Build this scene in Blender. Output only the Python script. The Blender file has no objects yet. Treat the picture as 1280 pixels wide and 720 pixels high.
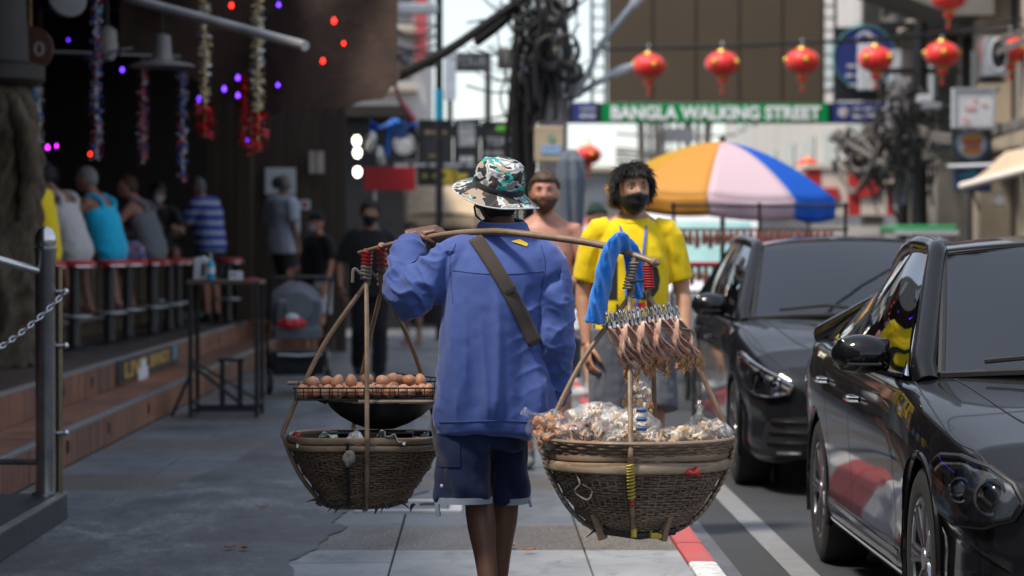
import bpy, bmesh, math, random
import numpy as np
from mathutils import Vector, Matrix, Euler
from mathutils.bvhtree import BVHTree

# ------------------------------------------------------------------ camera, sky, sun, exposure
scene = bpy.context.scene
COL = scene.collection
R = math.radians
F_PX, HOR_Y, VAN_X, EYE = 3378.0, 315.0, 600.0, 1.30      # lens in photo pixels, horizon, vanishing point, eye height

cam_data = bpy.data.cameras.new('camera')
cam = bpy.data.objects.new('camera', cam_data); COL.objects.link(cam)
cam.location = (0, 0, EYE)
cam_data.sensor_width = 36.0
cam_data.lens = 36.0 * F_PX / 1280.0
cam.rotation_euler = (math.pi/2 - math.atan(45/F_PX), 0, -math.atan(40/F_PX))
cam_data.clip_start, cam_data.clip_end = 0.1, 3000
cam_data.dof.use_dof = True
cam_data.dof.focus_distance = 9.5
cam_data.dof.aperture_fstop = 3.2
scene.camera = cam

SUN_EL, SUN_AZ = R(62), R(238)      # azimuth clockwise from +Y (street direction): sun stands to the left, a little behind
world = bpy.data.worlds.new('World'); scene.world = world; world.use_nodes = True
wn = world.node_tree.nodes; wl = world.node_tree.links
wn.clear()
sky = wn.new('ShaderNodeTexSky'); sky.sky_type = 'NISHITA'; sky.sun_disc = False
sky.sun_elevation = SUN_EL; sky.sun_rotation = SUN_AZ
sky.air_density = 1.0; sky.dust_density = 0.8; sky.ozone_density = 1.0; sky.altitude = 0
bgn = wn.new('ShaderNodeBackground'); bgn.inputs['Strength'].default_value = 0.13
out = wn.new('ShaderNodeOutputWorld')
veil = wn.new('ShaderNodeMix'); veil.data_type = 'RGBA'; veil.inputs[0].default_value = 0.45      # thin even cloud veil over the whole sky
veil.inputs[7].default_value = (5.3, 5.4, 5.6, 1)
wl.new(sky.outputs[0], veil.inputs[6]); wl.new(veil.outputs[2], bgn.inputs[0]); wl.new(bgn.outputs[0], out.inputs[0])

sun_data = bpy.data.lights.new('sun', 'SUN'); sun_data.energy = 3.3; sun_data.angle = R(9)
sun_data.color = (1.0, 0.91, 0.79)
sun = bpy.data.objects.new('sun', sun_data); COL.objects.link(sun)
sdir = Vector((math.sin(SUN_AZ)*math.cos(SUN_EL), math.cos(SUN_AZ)*math.cos(SUN_EL), math.sin(SUN_EL)))
sun.rotation_euler = sdir.to_track_quat('Z', 'Y').to_euler()
sun.location = sdir*60

scene.view_settings.view_transform = 'Standard'
scene.view_settings.look = 'None'
scene.view_settings.exposure = 0.68
scene.view_settings.gamma = 1.0
scene.view_settings.use_curve_mapping = False
scene.cycles.use_denoising = True
scene.cycles.max_bounces = 6
scene.cycles.transparent_max_bounces = 12
scene.cycles.caustics_reflective = False
scene.cycles.caustics_refractive = False
scene.cycles.sample_clamp_indirect = 6.0

rng = random.Random(7)
nrng = np.random.default_rng(11)

def W(px, py, D):
    "where a photo pixel lies at street distance D metres"
    return Vector(((px-VAN_X)*D/F_PX, D, EYE+(HOR_Y-py)*D/F_PX))
def S(D): return F_PX/D

# ------------------------------------------------------------------ materials
MATS = {}
def srgb(r, g, b):
    f = lambda c: c/12.92 if c <= .04045 else ((c+.055)/1.055)**2.4
    return (f(r/255), f(g/255), f(b/255))
class NT:
    def __init__(s, name):
        s.m = bpy.data.materials.new(name); s.m.use_nodes = True
        s.n = s.m.node_tree.nodes; s.l = s.m.node_tree.links
        s.p = s.n['Principled BSDF']; s.o = s.n['Material Output']
    def new(s, t, **kw):
        n = s.n.new(t)
        for k, v in kw.items(): setattr(n, k, v)
        return n
    def coord(s, kind='Object', scale=(1, 1, 1)):
        if kind == 'World':
            g = s.new('ShaderNodeNewGeometry').outputs['Position']
        else:
            g = s.new('ShaderNodeTexCoord').outputs[kind]
        mp = s.new('ShaderNodeMapping'); mp.inputs['Scale'].default_value = scale
        s.l.new(g, mp.inputs[0]); return mp.outputs[0]
    def noise(s, vec, scale, detail=4, rough=.55, dist=0):
        n = s.new('ShaderNodeTexNoise'); n.inputs['Scale'].default_value = scale
        n.inputs['Detail'].default_value = detail; n.inputs['Roughness'].default_value = rough
        n.inputs['Distortion'].default_value = dist
        s.l.new(vec, n.inputs['Vector']); return n.outputs['Fac']
    def ramp(s, fac, stops, interp='LINEAR'):
        r = s.new('ShaderNodeValToRGB'); r.color_ramp.interpolation = interp
        e = r.color_ramp.elements
        while len(e) < len(stops): e.new(.5)
        for i, (p, c) in enumerate(stops):
            e[i].position = p
            c = (c, c, c) if not hasattr(c, '__len__') else c
            e[i].color = (*c, 1)
        s.l.new(fac, r.inputs[0]); return r.outputs[0]
    def mix(s, fac, a, b, blend='MIX'):
        m = s.new('ShaderNodeMix', data_type='RGBA', blend_type=blend)
        for v, k in ((fac, 0), (a, 6), (b, 7)):
            if hasattr(v, 'node'): s.l.new(v, m.inputs[k])
            elif k == 0: m.inputs[0].default_value = v
            else: m.inputs[k].default_value = (*v, 1)
        return m.outputs[2]
    def math(s, op, a, b=0, clamp=False):
        m = s.new('ShaderNodeMath', operation=op, use_clamp=clamp)
        for v, k in ((a, 0), (b, 1)):
            if hasattr(v, 'node'): s.l.new(v, m.inputs[k])
            else: m.inputs[k].default_value = v
        return m.outputs[0]
    def bump(s, h, strength=.3, dist=.01):
        b = s.new('ShaderNodeBump'); b.inputs['Strength'].default_value = strength
        b.inputs['Distance'].default_value = dist
        s.l.new(h, b.inputs['Height']); s.l.new(b.outputs[0], s.p.inputs['Normal']); return b
    def set(s, key, v):
        i = s.p.inputs[key]
        if hasattr(v, 'node'): s.l.new(v, i)
        else: i.default_value = (*v, 1) if hasattr(v, '__len__') and len(v) == 3 and i.type == 'RGBA' else v
    def objrand(s):
        return s.new('ShaderNodeObjectInfo').outputs['Random']

def M(name, col=(.5, .5, .5), rough=.6, metal=0., var=.18, vs=6., bs=0., bst=.2, bd=.004, coat=0., spec=.5, emit=0., sheen=0., scale=(1, 1, 1), alpha=None, rvar=.0, orand=0., sss=0.):
    if name in MATS: return MATS[name]
    t = NT(name); t.set('Roughness', rough); t.set('Metallic', metal); t.set('Specular IOR Level', spec)
    vec = t.coord('Object', scale)
    if var > 0:
        n = t.noise(vec, vs, 5, .6)
        f = t.ramp(n, [(.28, 0.), (.72, 1.)])
        c = t.mix(f, [x*(1-var) for x in col], [min(1, x*(1+var)) for x in col])
        if orand > 0:
            k = t.ramp(t.objrand(), [(0, 1-orand), (1, 1+orand*.6)])
            c = t.mix(1., c, k, 'MULTIPLY')
        t.set('Base Color', c)
        if rvar > 0:
            t.set('Roughness', t.ramp(n, [(.3, max(.02, rough-rvar)), (.7, min(1, rough+rvar))]))
    else: t.set('Base Color', col)
    if bs > 0: t.bump(t.noise(vec, bs, 4, .6), bst, bd)
    if coat > 0: t.set('Coat Weight', coat); t.set('Coat Roughness', .03)
    if sheen > 0: t.set('Sheen Weight', sheen)
    if sss > 0:
        t.set('Subsurface Weight', sss); t.set('Subsurface Radius', (.012, .006, .003)); t.set('Subsurface Scale', .5)
    if emit > 0:
        t.p.inputs['Emission Color'].default_value = (*col, 1); t.set('Emission Strength', emit)
    if alpha is not None: t.set('Alpha', alpha)
    MATS[name] = t.m; return t.m

# ------------------------------------------------------------------ geometry helpers
def vnoise(P, seed=0):
    "smooth value noise in -1..1 at points P (n,3)"
    P = np.asarray(P, float); i = np.floor(P).astype(np.int64); f = P-i; f = f*f*(3-2*f)
    def h(a):
        x = a[:, 0]*374761393 + a[:, 1]*668265263 + a[:, 2]*2147483647 + seed*1274126177
        x = (x ^ (x >> 13))*1274126177; x = x ^ (x >> 16)
        return (x & 0xffff)/32767.5-1
    r = 0
    for dx in (0, 1):
        for dy in (0, 1):
            for dz in (0, 1):
                w = (f[:, 0] if dx else 1-f[:, 0])*(f[:, 1] if dy else 1-f[:, 1])*(f[:, 2] if dz else 1-f[:, 2])
                r = r + w*h(i+np.array([dx, dy, dz]))
    return r

def crom(pts, n):
    "catmull-rom resampling to n points"
    P = np.asarray(pts, float)
    if P.ndim == 1: P = P[:, None]
    k = len(P); t = np.linspace(0, k-1, n); i = np.clip(t.astype(int), 0, k-2); u = (t-i)[:, None]
    p0 = P[np.clip(i-1, 0, k-1)]; p1 = P[i]; p2 = P[i+1]; p3 = P[np.clip(i+2, 0, k-1)]
    # reflect ends
    p0 = np.where((i == 0)[:, None], 2*p1-p2, p0); p3 = np.where((i == k-2)[:, None], 2*p2-p1, p3)
    return .5*((2*p1)+(-p0+p2)*u+(2*p0-5*p1+4*p2-p3)*u*u+(-p0+3*p1-3*p2+p3)*u**3)

def rotm(rx=0, ry=0, rz=0): return np.array(Euler((rx, ry, rz)).to_matrix())
def unit(v): v = np.asarray(v, float); return v/max(1e-9, np.linalg.norm(v))

class MB:
    def __init__(s): s.v = []; s.f = []; s.m = []; s.n = 0
    def add(s, verts, faces, mi=0):
        v = np.asarray(verts, float).reshape(-1, 3); s.v.append(v)
        s.f += [tuple(int(a)+s.n for a in f) for f in faces]; s.m += [mi]*len(faces); s.n += len(v); return s
    def box(s, c, d, rot=None, mi=0, taper=1.):
        x, y, z = [a/2 for a in d]
        v = np.array([(-x, -y, -z), (x, -y, -z), (x, y, -z), (-x, y, -z), (-x*taper, -y*taper, z), (x*taper, -y*taper, z), (x*taper, y*taper, z), (-x*taper, y*taper, z)])
        if rot is not None: v = v @ np.asarray(rot).T
        return s.add(v+np.asarray(c), [(0, 3, 2, 1), (4, 5, 6, 7), (0, 1, 5, 4), (1, 2, 6, 5), (2, 3, 7, 6), (3, 0, 4, 7)], mi)
    def bx(s, x0, x1, y0, y1, z0, z1, mi=0):
        return s.box(((x0+x1)/2, (y0+y1)/2, (z0+z1)/2), (abs(x1-x0), abs(y1-y0), abs(z1-z0)), None, mi)
    def loft(s, rings, cap=True, mi=0, closed=True):
        k = len(rings[0]); v = np.concatenate([np.asarray(r, float) for r in rings]); f = []
        for a in range(len(rings)-1):
            for b in range(k if closed else k-1):
                c = (b+1) % k
                f.append((a*k+b, a*k+c, (a+1)*k+c, (a+1)*k+b))
        if cap and closed:
            f.append(tuple(range(k-1, -1, -1))); f.append(tuple((len(rings)-1)*k+b for b in range(k)))
        return s.add(v, f, mi)
    def tube(s, pts, r, n=8, mi=0, cap=True, flat=1., up=(0, 0, 1), loop=False):
        P = np.asarray([tuple(p) for p in pts], float); k = len(P)
        r = np.full(k, r, float) if np.isscalar(r) else np.asarray(r, float)
        if loop: T = np.roll(P, -1, 0)-np.roll(P, 1, 0)
        else: T = np.gradient(P, axis=0) if k > 2 else np.repeat((P[1]-P[0])[None], 2, 0)
        T = T/np.maximum(1e-9, np.linalg.norm(T, axis=1))[:, None]
        u = np.asarray(up, float)
        if abs(np.dot(u, T[0])) > .95: u = np.array([1., 0, 0]) if abs(T[0][0]) < .9 else np.array([0, 1., 0])
        a = np.linspace(0, 2*np.pi, n, endpoint=False); rings = []
        for i in range(k):
            x = u-T[i]*np.dot(u, T[i]); x = unit(x); u = x
            y = np.cross(T[i], x)
            rings.append(P[i]+r[i]*(np.cos(a)[:, None]*x*flat+np.sin(a)[:, None]*y))
        if loop: rings.append(rings[0]); return s.loft(rings, False, mi)
        return s.loft(rings, cap, mi)
    def lathe(s, prof, n=24, c=(0, 0, 0), rot=None, mi=0, cap=True, ax=(1, 1)):
        a = np.linspace(0, 2*np.pi, n, endpoint=False); rings = []
        for r, z in prof:
            v = np.stack([np.cos(a)*r*ax[0], np.sin(a)*r*ax[1], np.full(n, z)], 1)
            if rot is not None: v = v @ np.asarray(rot).T
            rings.append(v+np.asarray(c))
        return s.loft(rings, cap, mi)
    def ell(s, c, r, nu=16, nv=10, rot=None, mi=0, fn=None):
        r = (r, r, r) if np.isscalar(r) else r
        th = np.linspace(0, np.pi, nv+1)[1:-1]; ph = np.linspace(0, 2*np.pi, nu, endpoint=False)
        d = [(0, 0, -1)]+[(math.sin(t)*math.cos(p), math.sin(t)*math.sin(p), -math.cos(t)) for t in th for p in ph]+[(0, 0, 1)]
        d = np.array(d, float); v = d*np.asarray(r)
        if fn is not None: v = fn(d, v)
        if rot is not None: v = v @ np.asarray(rot).T
        f = [(0, 1+(b+1) % nu, 1+b) for b in range(nu)]
        for a in range(nv-2):
            for b in range(nu):
                c2 = (b+1) % nu; f.append((1+a*nu+b, 1+a*nu+c2, 1+(a+1)*nu+c2, 1+(a+1)*nu+b))
        t = len(d)-1; o = 1+(nv-2)*nu
        f += [(t, o+b, o+(b+1) % nu) for b in range(nu)]
        return s.add(v+np.asarray(c), f, mi)
    def prism(s, poly, y0, y1, axis='y', mi=0):
        "extrude a 2D outline (x,z) along y, or (y,z) along x, or (x,y) along z"
        P = np.asarray(poly, float); k = len(P)
        def mk(h):
            o = np.full(k, h)
            return np.stack({'y': [P[:, 0], o, P[:, 1]], 'x': [o, P[:, 0], P[:, 1]], 'z': [P[:, 0], P[:, 1], o]}[axis], 1)
        return s.loft([mk(y0), mk(y1)], True, mi)
    def grid(s, G, mi=0, loop=False):
        G = np.asarray(G, float); a, b = G.shape[:2]; f = []
        for i in range(a-1):
            for j in range(b if loop else b-1):
                k = (j+1) % b; f.append((i*b+j, i*b+k, (i+1)*b+k, (i+1)*b+j))
        return s.add(G.reshape(-1, 3), f, mi)
    def sheet(s, G, th, mi=0):
        "grid with thickness"
        G = np.asarray(G, float); a, b = G.shape[:2]
        du = np.gradient(G, axis=0); dv = np.gradient(G, axis=1); N = np.cross(du, dv)
        N = N/np.maximum(1e-9, np.linalg.norm(N, axis=2))[..., None]
        A = (G+N*th/2).reshape(-1, 3); B = (G-N*th/2).reshape(-1, 3); n = a*b; f = []
        for i in range(a-1):
            for j in range(b-1):
                q = (i*b+j, i*b+j+1, (i+1)*b+j+1, (i+1)*b+j)
                f.append(q); f.append(tuple(n+x for x in q[::-1]))
        bd = [(0, j) for j in range(b)]+[(i, b-1) for i in range(1, a)]+[(a-1, j) for j in range(b-2, -1, -1)]+[(i, 0) for i in range(a-2, 0, -1)]
        ids = [i*b+j for i, j in bd]
        for q in range(len(ids)):
            x, y = ids[q], ids[(q+1) % len(ids)]; f.append((y, x, n+x, n+y))
        return s.add(np.concatenate([A, B]), f, mi)
    def data(s, name):
        me = bpy.data.meshes.new(name)
        me.from_pydata(np.concatenate(s.v).tolist() if s.v else [], [], s.f); return me
    def build(s, name, mat, parent=None, smooth=40, bevel=0, loc=None, rot=None, fix=True):
        me = s.data(name); mats = mat if isinstance(mat, (list, tuple)) else [mat]
        for m in mats: me.materials.append(m)
        if len(mats) > 1: me.polygons.foreach_set('material_index', s.m)
        if fix:
            bm = bmesh.new(); bm.from_mesh(me); bmesh.ops.recalc_face_normals(bm, faces=bm.faces); bm.to_mesh(me); bm.free()
        finish(me, smooth)
        o = link(name, me, parent)
        if loc is not None: o.location = loc
        if rot is not None: o.rotation_euler = rot
        if bevel:
            b = o.modifiers.new('bevel', 'BEVEL'); b.width = bevel; b.segments = 2; b.limit_method = 'ANGLE'; b.angle_limit = R(40)
        return o

def finish(me, smooth=40):
    if smooth:
        me.polygons.foreach_set('use_smooth', [True]*len(me.polygons))
        if smooth < 180: me.set_sharp_from_angle(angle=R(smooth))
    me.update()
def link(name, data, parent=None):
    o = bpy.data.objects.new(name, data); COL.objects.link(o)
    if parent is not None: o.parent = parent
    return o
def tag(o, label=None, cat=None, group=None, kind=None):
    for k, v in (('label', label), ('category', cat), ('group', group), ('kind', kind)):
        if v: o[k] = v
    return o
def thing(name, label, cat, loc=(0, 0, 0), rz=0., group=None):
    o = link(name, None); o.empty_display_size = .1
    o.location = loc; o.rotation_euler = (0, 0, rz)
    return tag(o, label, cat, group)
def copy_tree(o, parent=None):
    c = o.copy(); COL.objects.link(c); c.parent = parent
    for ch in list(o.children): copy_tree(ch, c)
    return c

def remesh(mb, voxel, smooth_it=4, disp=None, fac=.5):
    "union of overlapping closed shapes as one continuous skin -> mesh data"
    me = mb.data('tmp'); ob = bpy.data.objects.new('tmp', me); COL.objects.link(ob)
    m = ob.modifiers.new('r', 'REMESH'); m.mode = 'VOXEL'; m.voxel_size = voxel; m.adaptivity = 0
    if smooth_it:
        k = ob.modifiers.new('s', 'SMOOTH'); k.iterations = smooth_it; k.factor = fac
    dg = bpy.context.evaluated_depsgraph_get()
    res = bpy.data.meshes.new_from_object(ob.evaluated_get(dg))
    bpy.data.objects.remove(ob); bpy.data.meshes.remove(me)
    if disp is not None:
        n = len(res.vertices); co = np.empty(n*3); res.vertices.foreach_get('co', co); co = co.reshape(-1, 3)
        no = np.empty(n*3); res.vertices.foreach_get('normal', no); no = no.reshape(-1, 3)
        co = disp(co, no); res.vertices.foreach_set('co', co.ravel()); res.update()
    return res
def mesh_join(meshes, name='joined'):
    bm = bmesh.new()
    for m in meshes: bm.from_mesh(m)
    r = bpy.data.meshes.new(name); bm.to_mesh(r); bm.free()
    for m in meshes: bpy.data.meshes.remove(m)
    return r
def put(name, me, mat, parent=None, smooth=180):
    me.name = name; me.materials.clear(); me.materials.append(mat); finish(me, smooth)
    return link(name, me, parent)
def bvh_of(o):
    me = o.data; vs = [v.co.copy() for v in me.vertices]
    return BVHTree.FromPolygons(vs, [tuple(p.vertices) for p in me.polygons])

def text_mesh(txt, size, extrude=.002, align='CENTER', bold=0.):
    cu = bpy.data.curves.new('txt', 'FONT'); cu.body = txt; cu.size = size; cu.extrude = extrude; cu.align_x = align; cu.align_y = 'CENTER'; cu.offset = bold; cu.resolution_u = 3
    ob = bpy.data.objects.new('txt', cu); COL.objects.link(ob)
    dg = bpy.context.evaluated_depsgraph_get(); me = bpy.data.meshes.new_from_object(ob.evaluated_get(dg))
    bpy.data.objects.remove(ob); bpy.data.curves.remove(cu); return me
def lettering(txt, size, mat, parent, loc, rot=(math.pi/2, 0, 0), width=None, height=None, extrude=.004, bold=0., name='lettering'):
    "letters as a thin raised mesh; default faces -Y (towards the camera)"
    me = text_mesh(txt, size, extrude, 'CENTER', bold)
    n = len(me.vertices); co = np.empty(n*3); me.vertices.foreach_get('co', co); co = co.reshape(-1, 3)
    lo, hi = co.min(0), co.max(0); co[:, :2] -= ((lo+hi)/2)[:2]
    if width: co[:, 0] *= width/(hi[0]-lo[0])
    if height: co[:, 1] *= height/(hi[1]-lo[1])
    me.vertices.foreach_set('co', co.ravel()); me.update()
    o = put(name, me, mat, parent, 0); o.location = loc; o.rotation_euler = rot
    return o
def decal(bvh, outline, frame, direction, offset, cuts=3, thick=0.):
    """outline (u,v) on the plane frame=(origin,U,V) is shot along direction onto a surface; returns mesh data lying offset in front of it"""
    o, U, V = [Vector(a) for a in frame]; d = Vector(direction).normalized()
    bm = bmesh.new(); vs = [bm.verts.new(o+U*u+V*v) for u, v in outline]; bm.faces.new(vs)
    bmesh.ops.triangulate(bm, faces=bm.faces[:])
    for _ in range(cuts): bmesh.ops.subdivide_edges(bm, edges=bm.edges[:], cuts=1, use_grid_fill=True)
    bmesh.ops.triangulate(bm, faces=bm.faces[:])
    last = None; miss = []
    for v in bm.verts:
        hit, nor, idx, dist = bvh.ray_cast(v.co, d)
        if hit is not None: v.co = hit-d*offset; last = v.co.copy()
        else: miss.append(v)
    if miss: bmesh.ops.delete(bm, geom=miss, context='VERTS')
    bmesh.ops.recalc_face_normals(bm, faces=bm.faces[:])
    me = bpy.data.meshes.new('decal'); bm.to_mesh(me); bm.free(); return me
def project_mesh(me, bvh, mat4, direction, offset, cuts=1):
    "project an existing flat mesh (letters) onto a surface"
    bm = bmesh.new(); bm.from_mesh(me); bmesh.ops.transform(bm, matrix=mat4, verts=bm.verts[:])
    bmesh.ops.triangulate(bm, faces=bm.faces[:])
    for _ in range(cuts): bmesh.ops.subdivide_edges(bm, edges=bm.edges[:], cuts=1, use_grid_fill=True)
    d = Vector(direction).normalized(); miss = []
    for v in bm.verts:
        hit, nor, idx, dist = bvh.ray_cast(v.co, d)
        if hit is not None: v.co = hit-d*offset
        else: miss.append(v)
    if miss: bmesh.ops.delete(bm, geom=miss, context='VERTS')
    bm.to_mesh(me); bm.free(); return me
# ------------------------------------------------------------------ ground, road, pavement
def mat_asphalt():
    t = NT('asphalt'); v = t.coord('World')
    fine = t.noise(v, 90, 3, .7); big = t.noise(v, .7, 5, .6, .3)
    c = t.ramp(fine, [(.3, (.012, .013, .015)), (.55, (.026, .028, .031)), (.8, (.06, .062, .065))])
    c = t.mix(t.ramp(big, [(.35, 0.), (.7, .55)]), c, (.042, .045, .05))
    t.set('Base Color', c); t.set('Roughness', t.ramp(big, [(.3, .62), (.7, .88)])); t.bump(fine, .5, .006); return t.m
def mat_paint(name, col, wear=.52):
    t = NT(name); v = t.coord('World')
    n = t.noise(v, 14, 7, .72); f = t.noise(v, 120, 2, .6)
    k = t.ramp(n, [(wear-.1, 0.), (wear+.12, 1.)])
    c = t.mix(t.math('MULTIPLY', k, .55), col, (.13, .135, .14))
    c = t.mix(t.ramp(t.noise(v, 3.1, 5), [(.4, 0.), (.75, .35)]), c, (.2, .2, .2))
    t.set('Base Color', c); t.set('Roughness', .75); t.bump(f, .3, .003); return t.m
def mat_slab(name, a, b, agg=0.):
    t = NT(name); v = t.coord('World')
    n = t.noise(v, 2.2, 6, .65, .4); st = t.noise(t.coord('World', (1., .28, 1.)), 1.1, 5, .6, .8)
    c = t.mix(t.ramp(n, [(.3, 0.), (.7, 1.)]), a, b)
    fine = t.noise(v, 70 if agg else 160, 2, .8)
    if agg:
        c = t.mix(t.ramp(fine, [(.38, 1.), (.5, 0.)]), c, [x*.38 for x in a]); c = t.mix(t.ramp(fine, [(.56, 0.), (.66, .8)]), c, (.42, .38, .33))
    c = t.mix(t.ramp(st, [(.5, 0.), (.68, .6)]), c, (.055, .06, .07))
    mid = t.noise(t.coord('World', (1, .5, 1)), 6, 6, .75, .5); c = t.mix(t.ramp(mid, [(.52, 0.), (.70, .6)]), c, [x*.3 for x in a])
    spots = t.noise(v, 26, 4, .7)
    c = t.mix(t.ramp(spots, [(.66, 0.), (.74, .55)]), c, (.05, .05, .055))
    c = t.mix(1., c, t.ramp(t.objrand(), [(0, .86), (1, 1.08)]), 'MULTIPLY')
    vo = t.new('ShaderNodeTexVoronoi'); vo.inputs['Scale'].default_value = 2.2; t.l.new(v, vo.inputs['Vector']); c = t.mix(t.ramp(vo.outputs['Distance'], [(.045, .8), (.07, 0.)]), c, (.025, .025, .028))
    t.set('Base Color', c); t.set('Roughness', t.ramp(st, [(.4, .62), (.65, .38)])); t.bump(fine, .35 if agg else .12, .004); return t.m
def mat_patch():
    t = NT('stained_concrete'); v = t.coord('World')
    big = t.noise(t.coord('World', (1.3, .5, 1)), 1.2, 8, .68, .9)
    c = t.ramp(big, [(.25, (.030, .033, .040)), (.40, (.065, .072, .084)), (.49, (.12, .132, .148)), (.56, (.21, .225, .245)), (.70, (.30, .315, .33))])
    dark = t.noise(v, .55, 4, .6, .5)
    c = t.mix(t.ramp(dark, [(.47, 0.), (.60, .62)]), c, (.028, .03, .036))
    mid = t.noise(t.coord('World', (1, .45, 1)), 7, 6, .75, .6)
    c = t.mix(t.ramp(mid, [(.50, 0.), (.66, .75)]), c, (.03, .033, .04)); c = t.mix(t.ramp(mid, [(.30, .55), (.42, 0.)]), c, (.30, .315, .335))
    fine = t.noise(v, 60, 4, .7)
    c = t.mix(t.ramp(t.noise(v, 38, 5, .8), [(.38, .75), (.56, 0.)]), c, (.028, .031, .038))
    vo = t.new('ShaderNodeTexVoronoi'); vo.inputs['Scale'].default_value = 2.6; t.l.new(v, vo.inputs['Vector']); c = t.mix(t.ramp(vo.outputs['Distance'], [(.05, .85), (.075, 0.)]), c, (.02, .02, .022))
    t.set('Base Color', c); t.set('Roughness', t.ramp(big, [(.3, .4), (.6, .7)])); t.bump(t.noise(v, 18, 6, .7), .35, .01); return t.m
asphalt = mat_asphalt()
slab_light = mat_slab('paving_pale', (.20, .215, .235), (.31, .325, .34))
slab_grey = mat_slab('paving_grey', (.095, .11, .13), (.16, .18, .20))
slab_agg = mat_slab('paving_aggregate', (.10, .088, .078), (.14, .125, .11), 1.)
m_patch = mat_patch()
m_earth = M('joint_dirt', (.05, .05, .055), .95, var=.4, vs=20)
m_white_paint = mat_paint('kerb_white_paint', (.72, .73, .74)); m_red_paint = mat_paint('kerb_red_paint', (.50, .055, .06))
m_line_paint = mat_paint('line_paint', (.20, .205, .215), .45)
m_gutter = mat_slab('gutter_concrete', (.06, .065, .075), (.10, .105, .115))

def sheet(name, x0, x1, y0, y1, z, mat, nx=1, ny=1):
    b = MB(); X = np.linspace(x0, x1, nx+1); Y = np.linspace(y0, y1, ny+1)
    b.grid(np.array([[(x, y, z) for x in X] for y in Y])); o = b.build(name, mat, smooth=0)
    return tag(o, kind='structure')
sheet('ground', -900, 900, -300, 1500, -.13, asphalt)
sheet('road', 1.12, 8.6, -20, 260, -.09, asphalt)
pav_mat = mat_slab('paving_far', (.11, .12, .135), (.17, .185, .20))
b = MB(); b.bx(-3.4, .868, -20, 260, -.12, -.022); pave = tag(b.build('pavement', m_earth, smooth=0), kind='structure')
KX0, KX1 = .87, 1.005
# slabs: four columns, rows of 0.48 with an aggregate band every 2.84 m
colx = [-2.5, -1.90, -1.20, -.37, .456, .868]
slab_cache = {}
def slab(x0, x1, y0, y1, mat, parent, dz=0.):
    key = (round(x1-x0, 3), round(y1-y0, 3), mat.name)
    if key not in slab_cache:
        w, d = x1-x0-.007, y1-y0-.007; e = .003
        m = MB(); m.loft([[(-w/2, -d/2, -.03), (w/2, -d/2, -.03), (w/2, d/2, -.03), (-w/2, d/2, -.03)], [(-w/2, -d/2, -e), (w/2, -d/2, -e), (w/2, d/2, -e), (-w/2, d/2, -e)],
                          [(-w/2+e, -d/2+e, 0), (w/2-e, -d/2+e, 0), (w/2-e, d/2-e, 0), (-w/2+e, d/2-e, 0)]])
        slab_cache[key] = m.build('paving_slab', mat, smooth=0); o = slab_cache[key]
    else:
        o = slab_cache[key].copy(); COL.objects.link(o)
    o.parent = parent; o.location = ((x0+x1)/2, (y0+y1)/2, dz+rng.uniform(-.002, .002)); return o
y = 11.77-1.92
while y < 35:
    for r in range(4):
        for c in range(len(colx)-1):
            if y > 12 and colx[c+1] <= -.37 and colx[c] >= -1.3 and 15 < y < 30: pass
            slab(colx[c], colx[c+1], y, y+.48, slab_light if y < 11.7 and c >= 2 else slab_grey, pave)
        y += .48
    for c in range(len(colx)-1): slab(colx[c], colx[c+1], y, y+1.07, slab_agg, pave)
    y += 1.07
for (x0, x1, y0, y1) in ((-2.5, .868, y, 120), (-2.5, .868, -18, 11.77-1.925)):
    tag(MB().bx(x0, x1, y0, y1, -.02, 0).build('pavement_far', pav_mat, smooth=0), kind='structure')
# worn concrete repair with a ragged edge
edge = [(-2.46, 4.), (-2.46, 13.4), (-2.2, 13.55), (-1.95, 13.5), (-1.82, 13.8), (-1.72, 14.4), (-1.62, 15.6), (-1.50, 17.2), (-1.40, 18.6), (-1.38, 21), (-1.30, 24), (-1.30, 32), (-.95, 32.3), (-.62, 31), (-.50, 27), (-.55, 22), (-.42, 18), (-.5, 16.), (-.3, 14.6),
        (-.45, 14.15), (-.66, 13.6), (-.72, 12.9), (-.64, 12.7), (-.70, 12.3), (-.72, 11.8), (-.76, 11.3), (-.73, 10.6), (-.8, 9.8), (-.85, 4.)]
E2 = []
for i, a in enumerate(edge):
    c = edge[(i+1) % len(edge)]; n = max(1, int(math.hypot(a[0]-c[0], a[1]-c[1])/.03)); n = min(n, 90)
    for k in range(n):
        u = k/n; x_, y_ = a[0]+(c[0]-a[0])*u, a[1]+(c[1]-a[1])*u; w_ = float(vnoise(np.array([[x_*5, y_*2.2, 1.3]]), 4)[0])*.03+float(vnoise(np.array([[x_*17, y_*9, 4.1]]), 9)[0])*.012; E2.append((x_+w_+rng.uniform(-.006, .006), y_+w_*.8+rng.uniform(-.01, .01)))
bm = bmesh.new(); fc = bm.faces.new([bm.verts.new((x, y, .0065)) for x, y in E2]); bmesh.ops.triangulate(bm, faces=[fc])
me = bpy.data.meshes.new('concrete_patch'); bm.to_mesh(me); bm.free(); me.materials.append(m_patch)
tag(link('concrete_patch', me), kind='structure')
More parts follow.
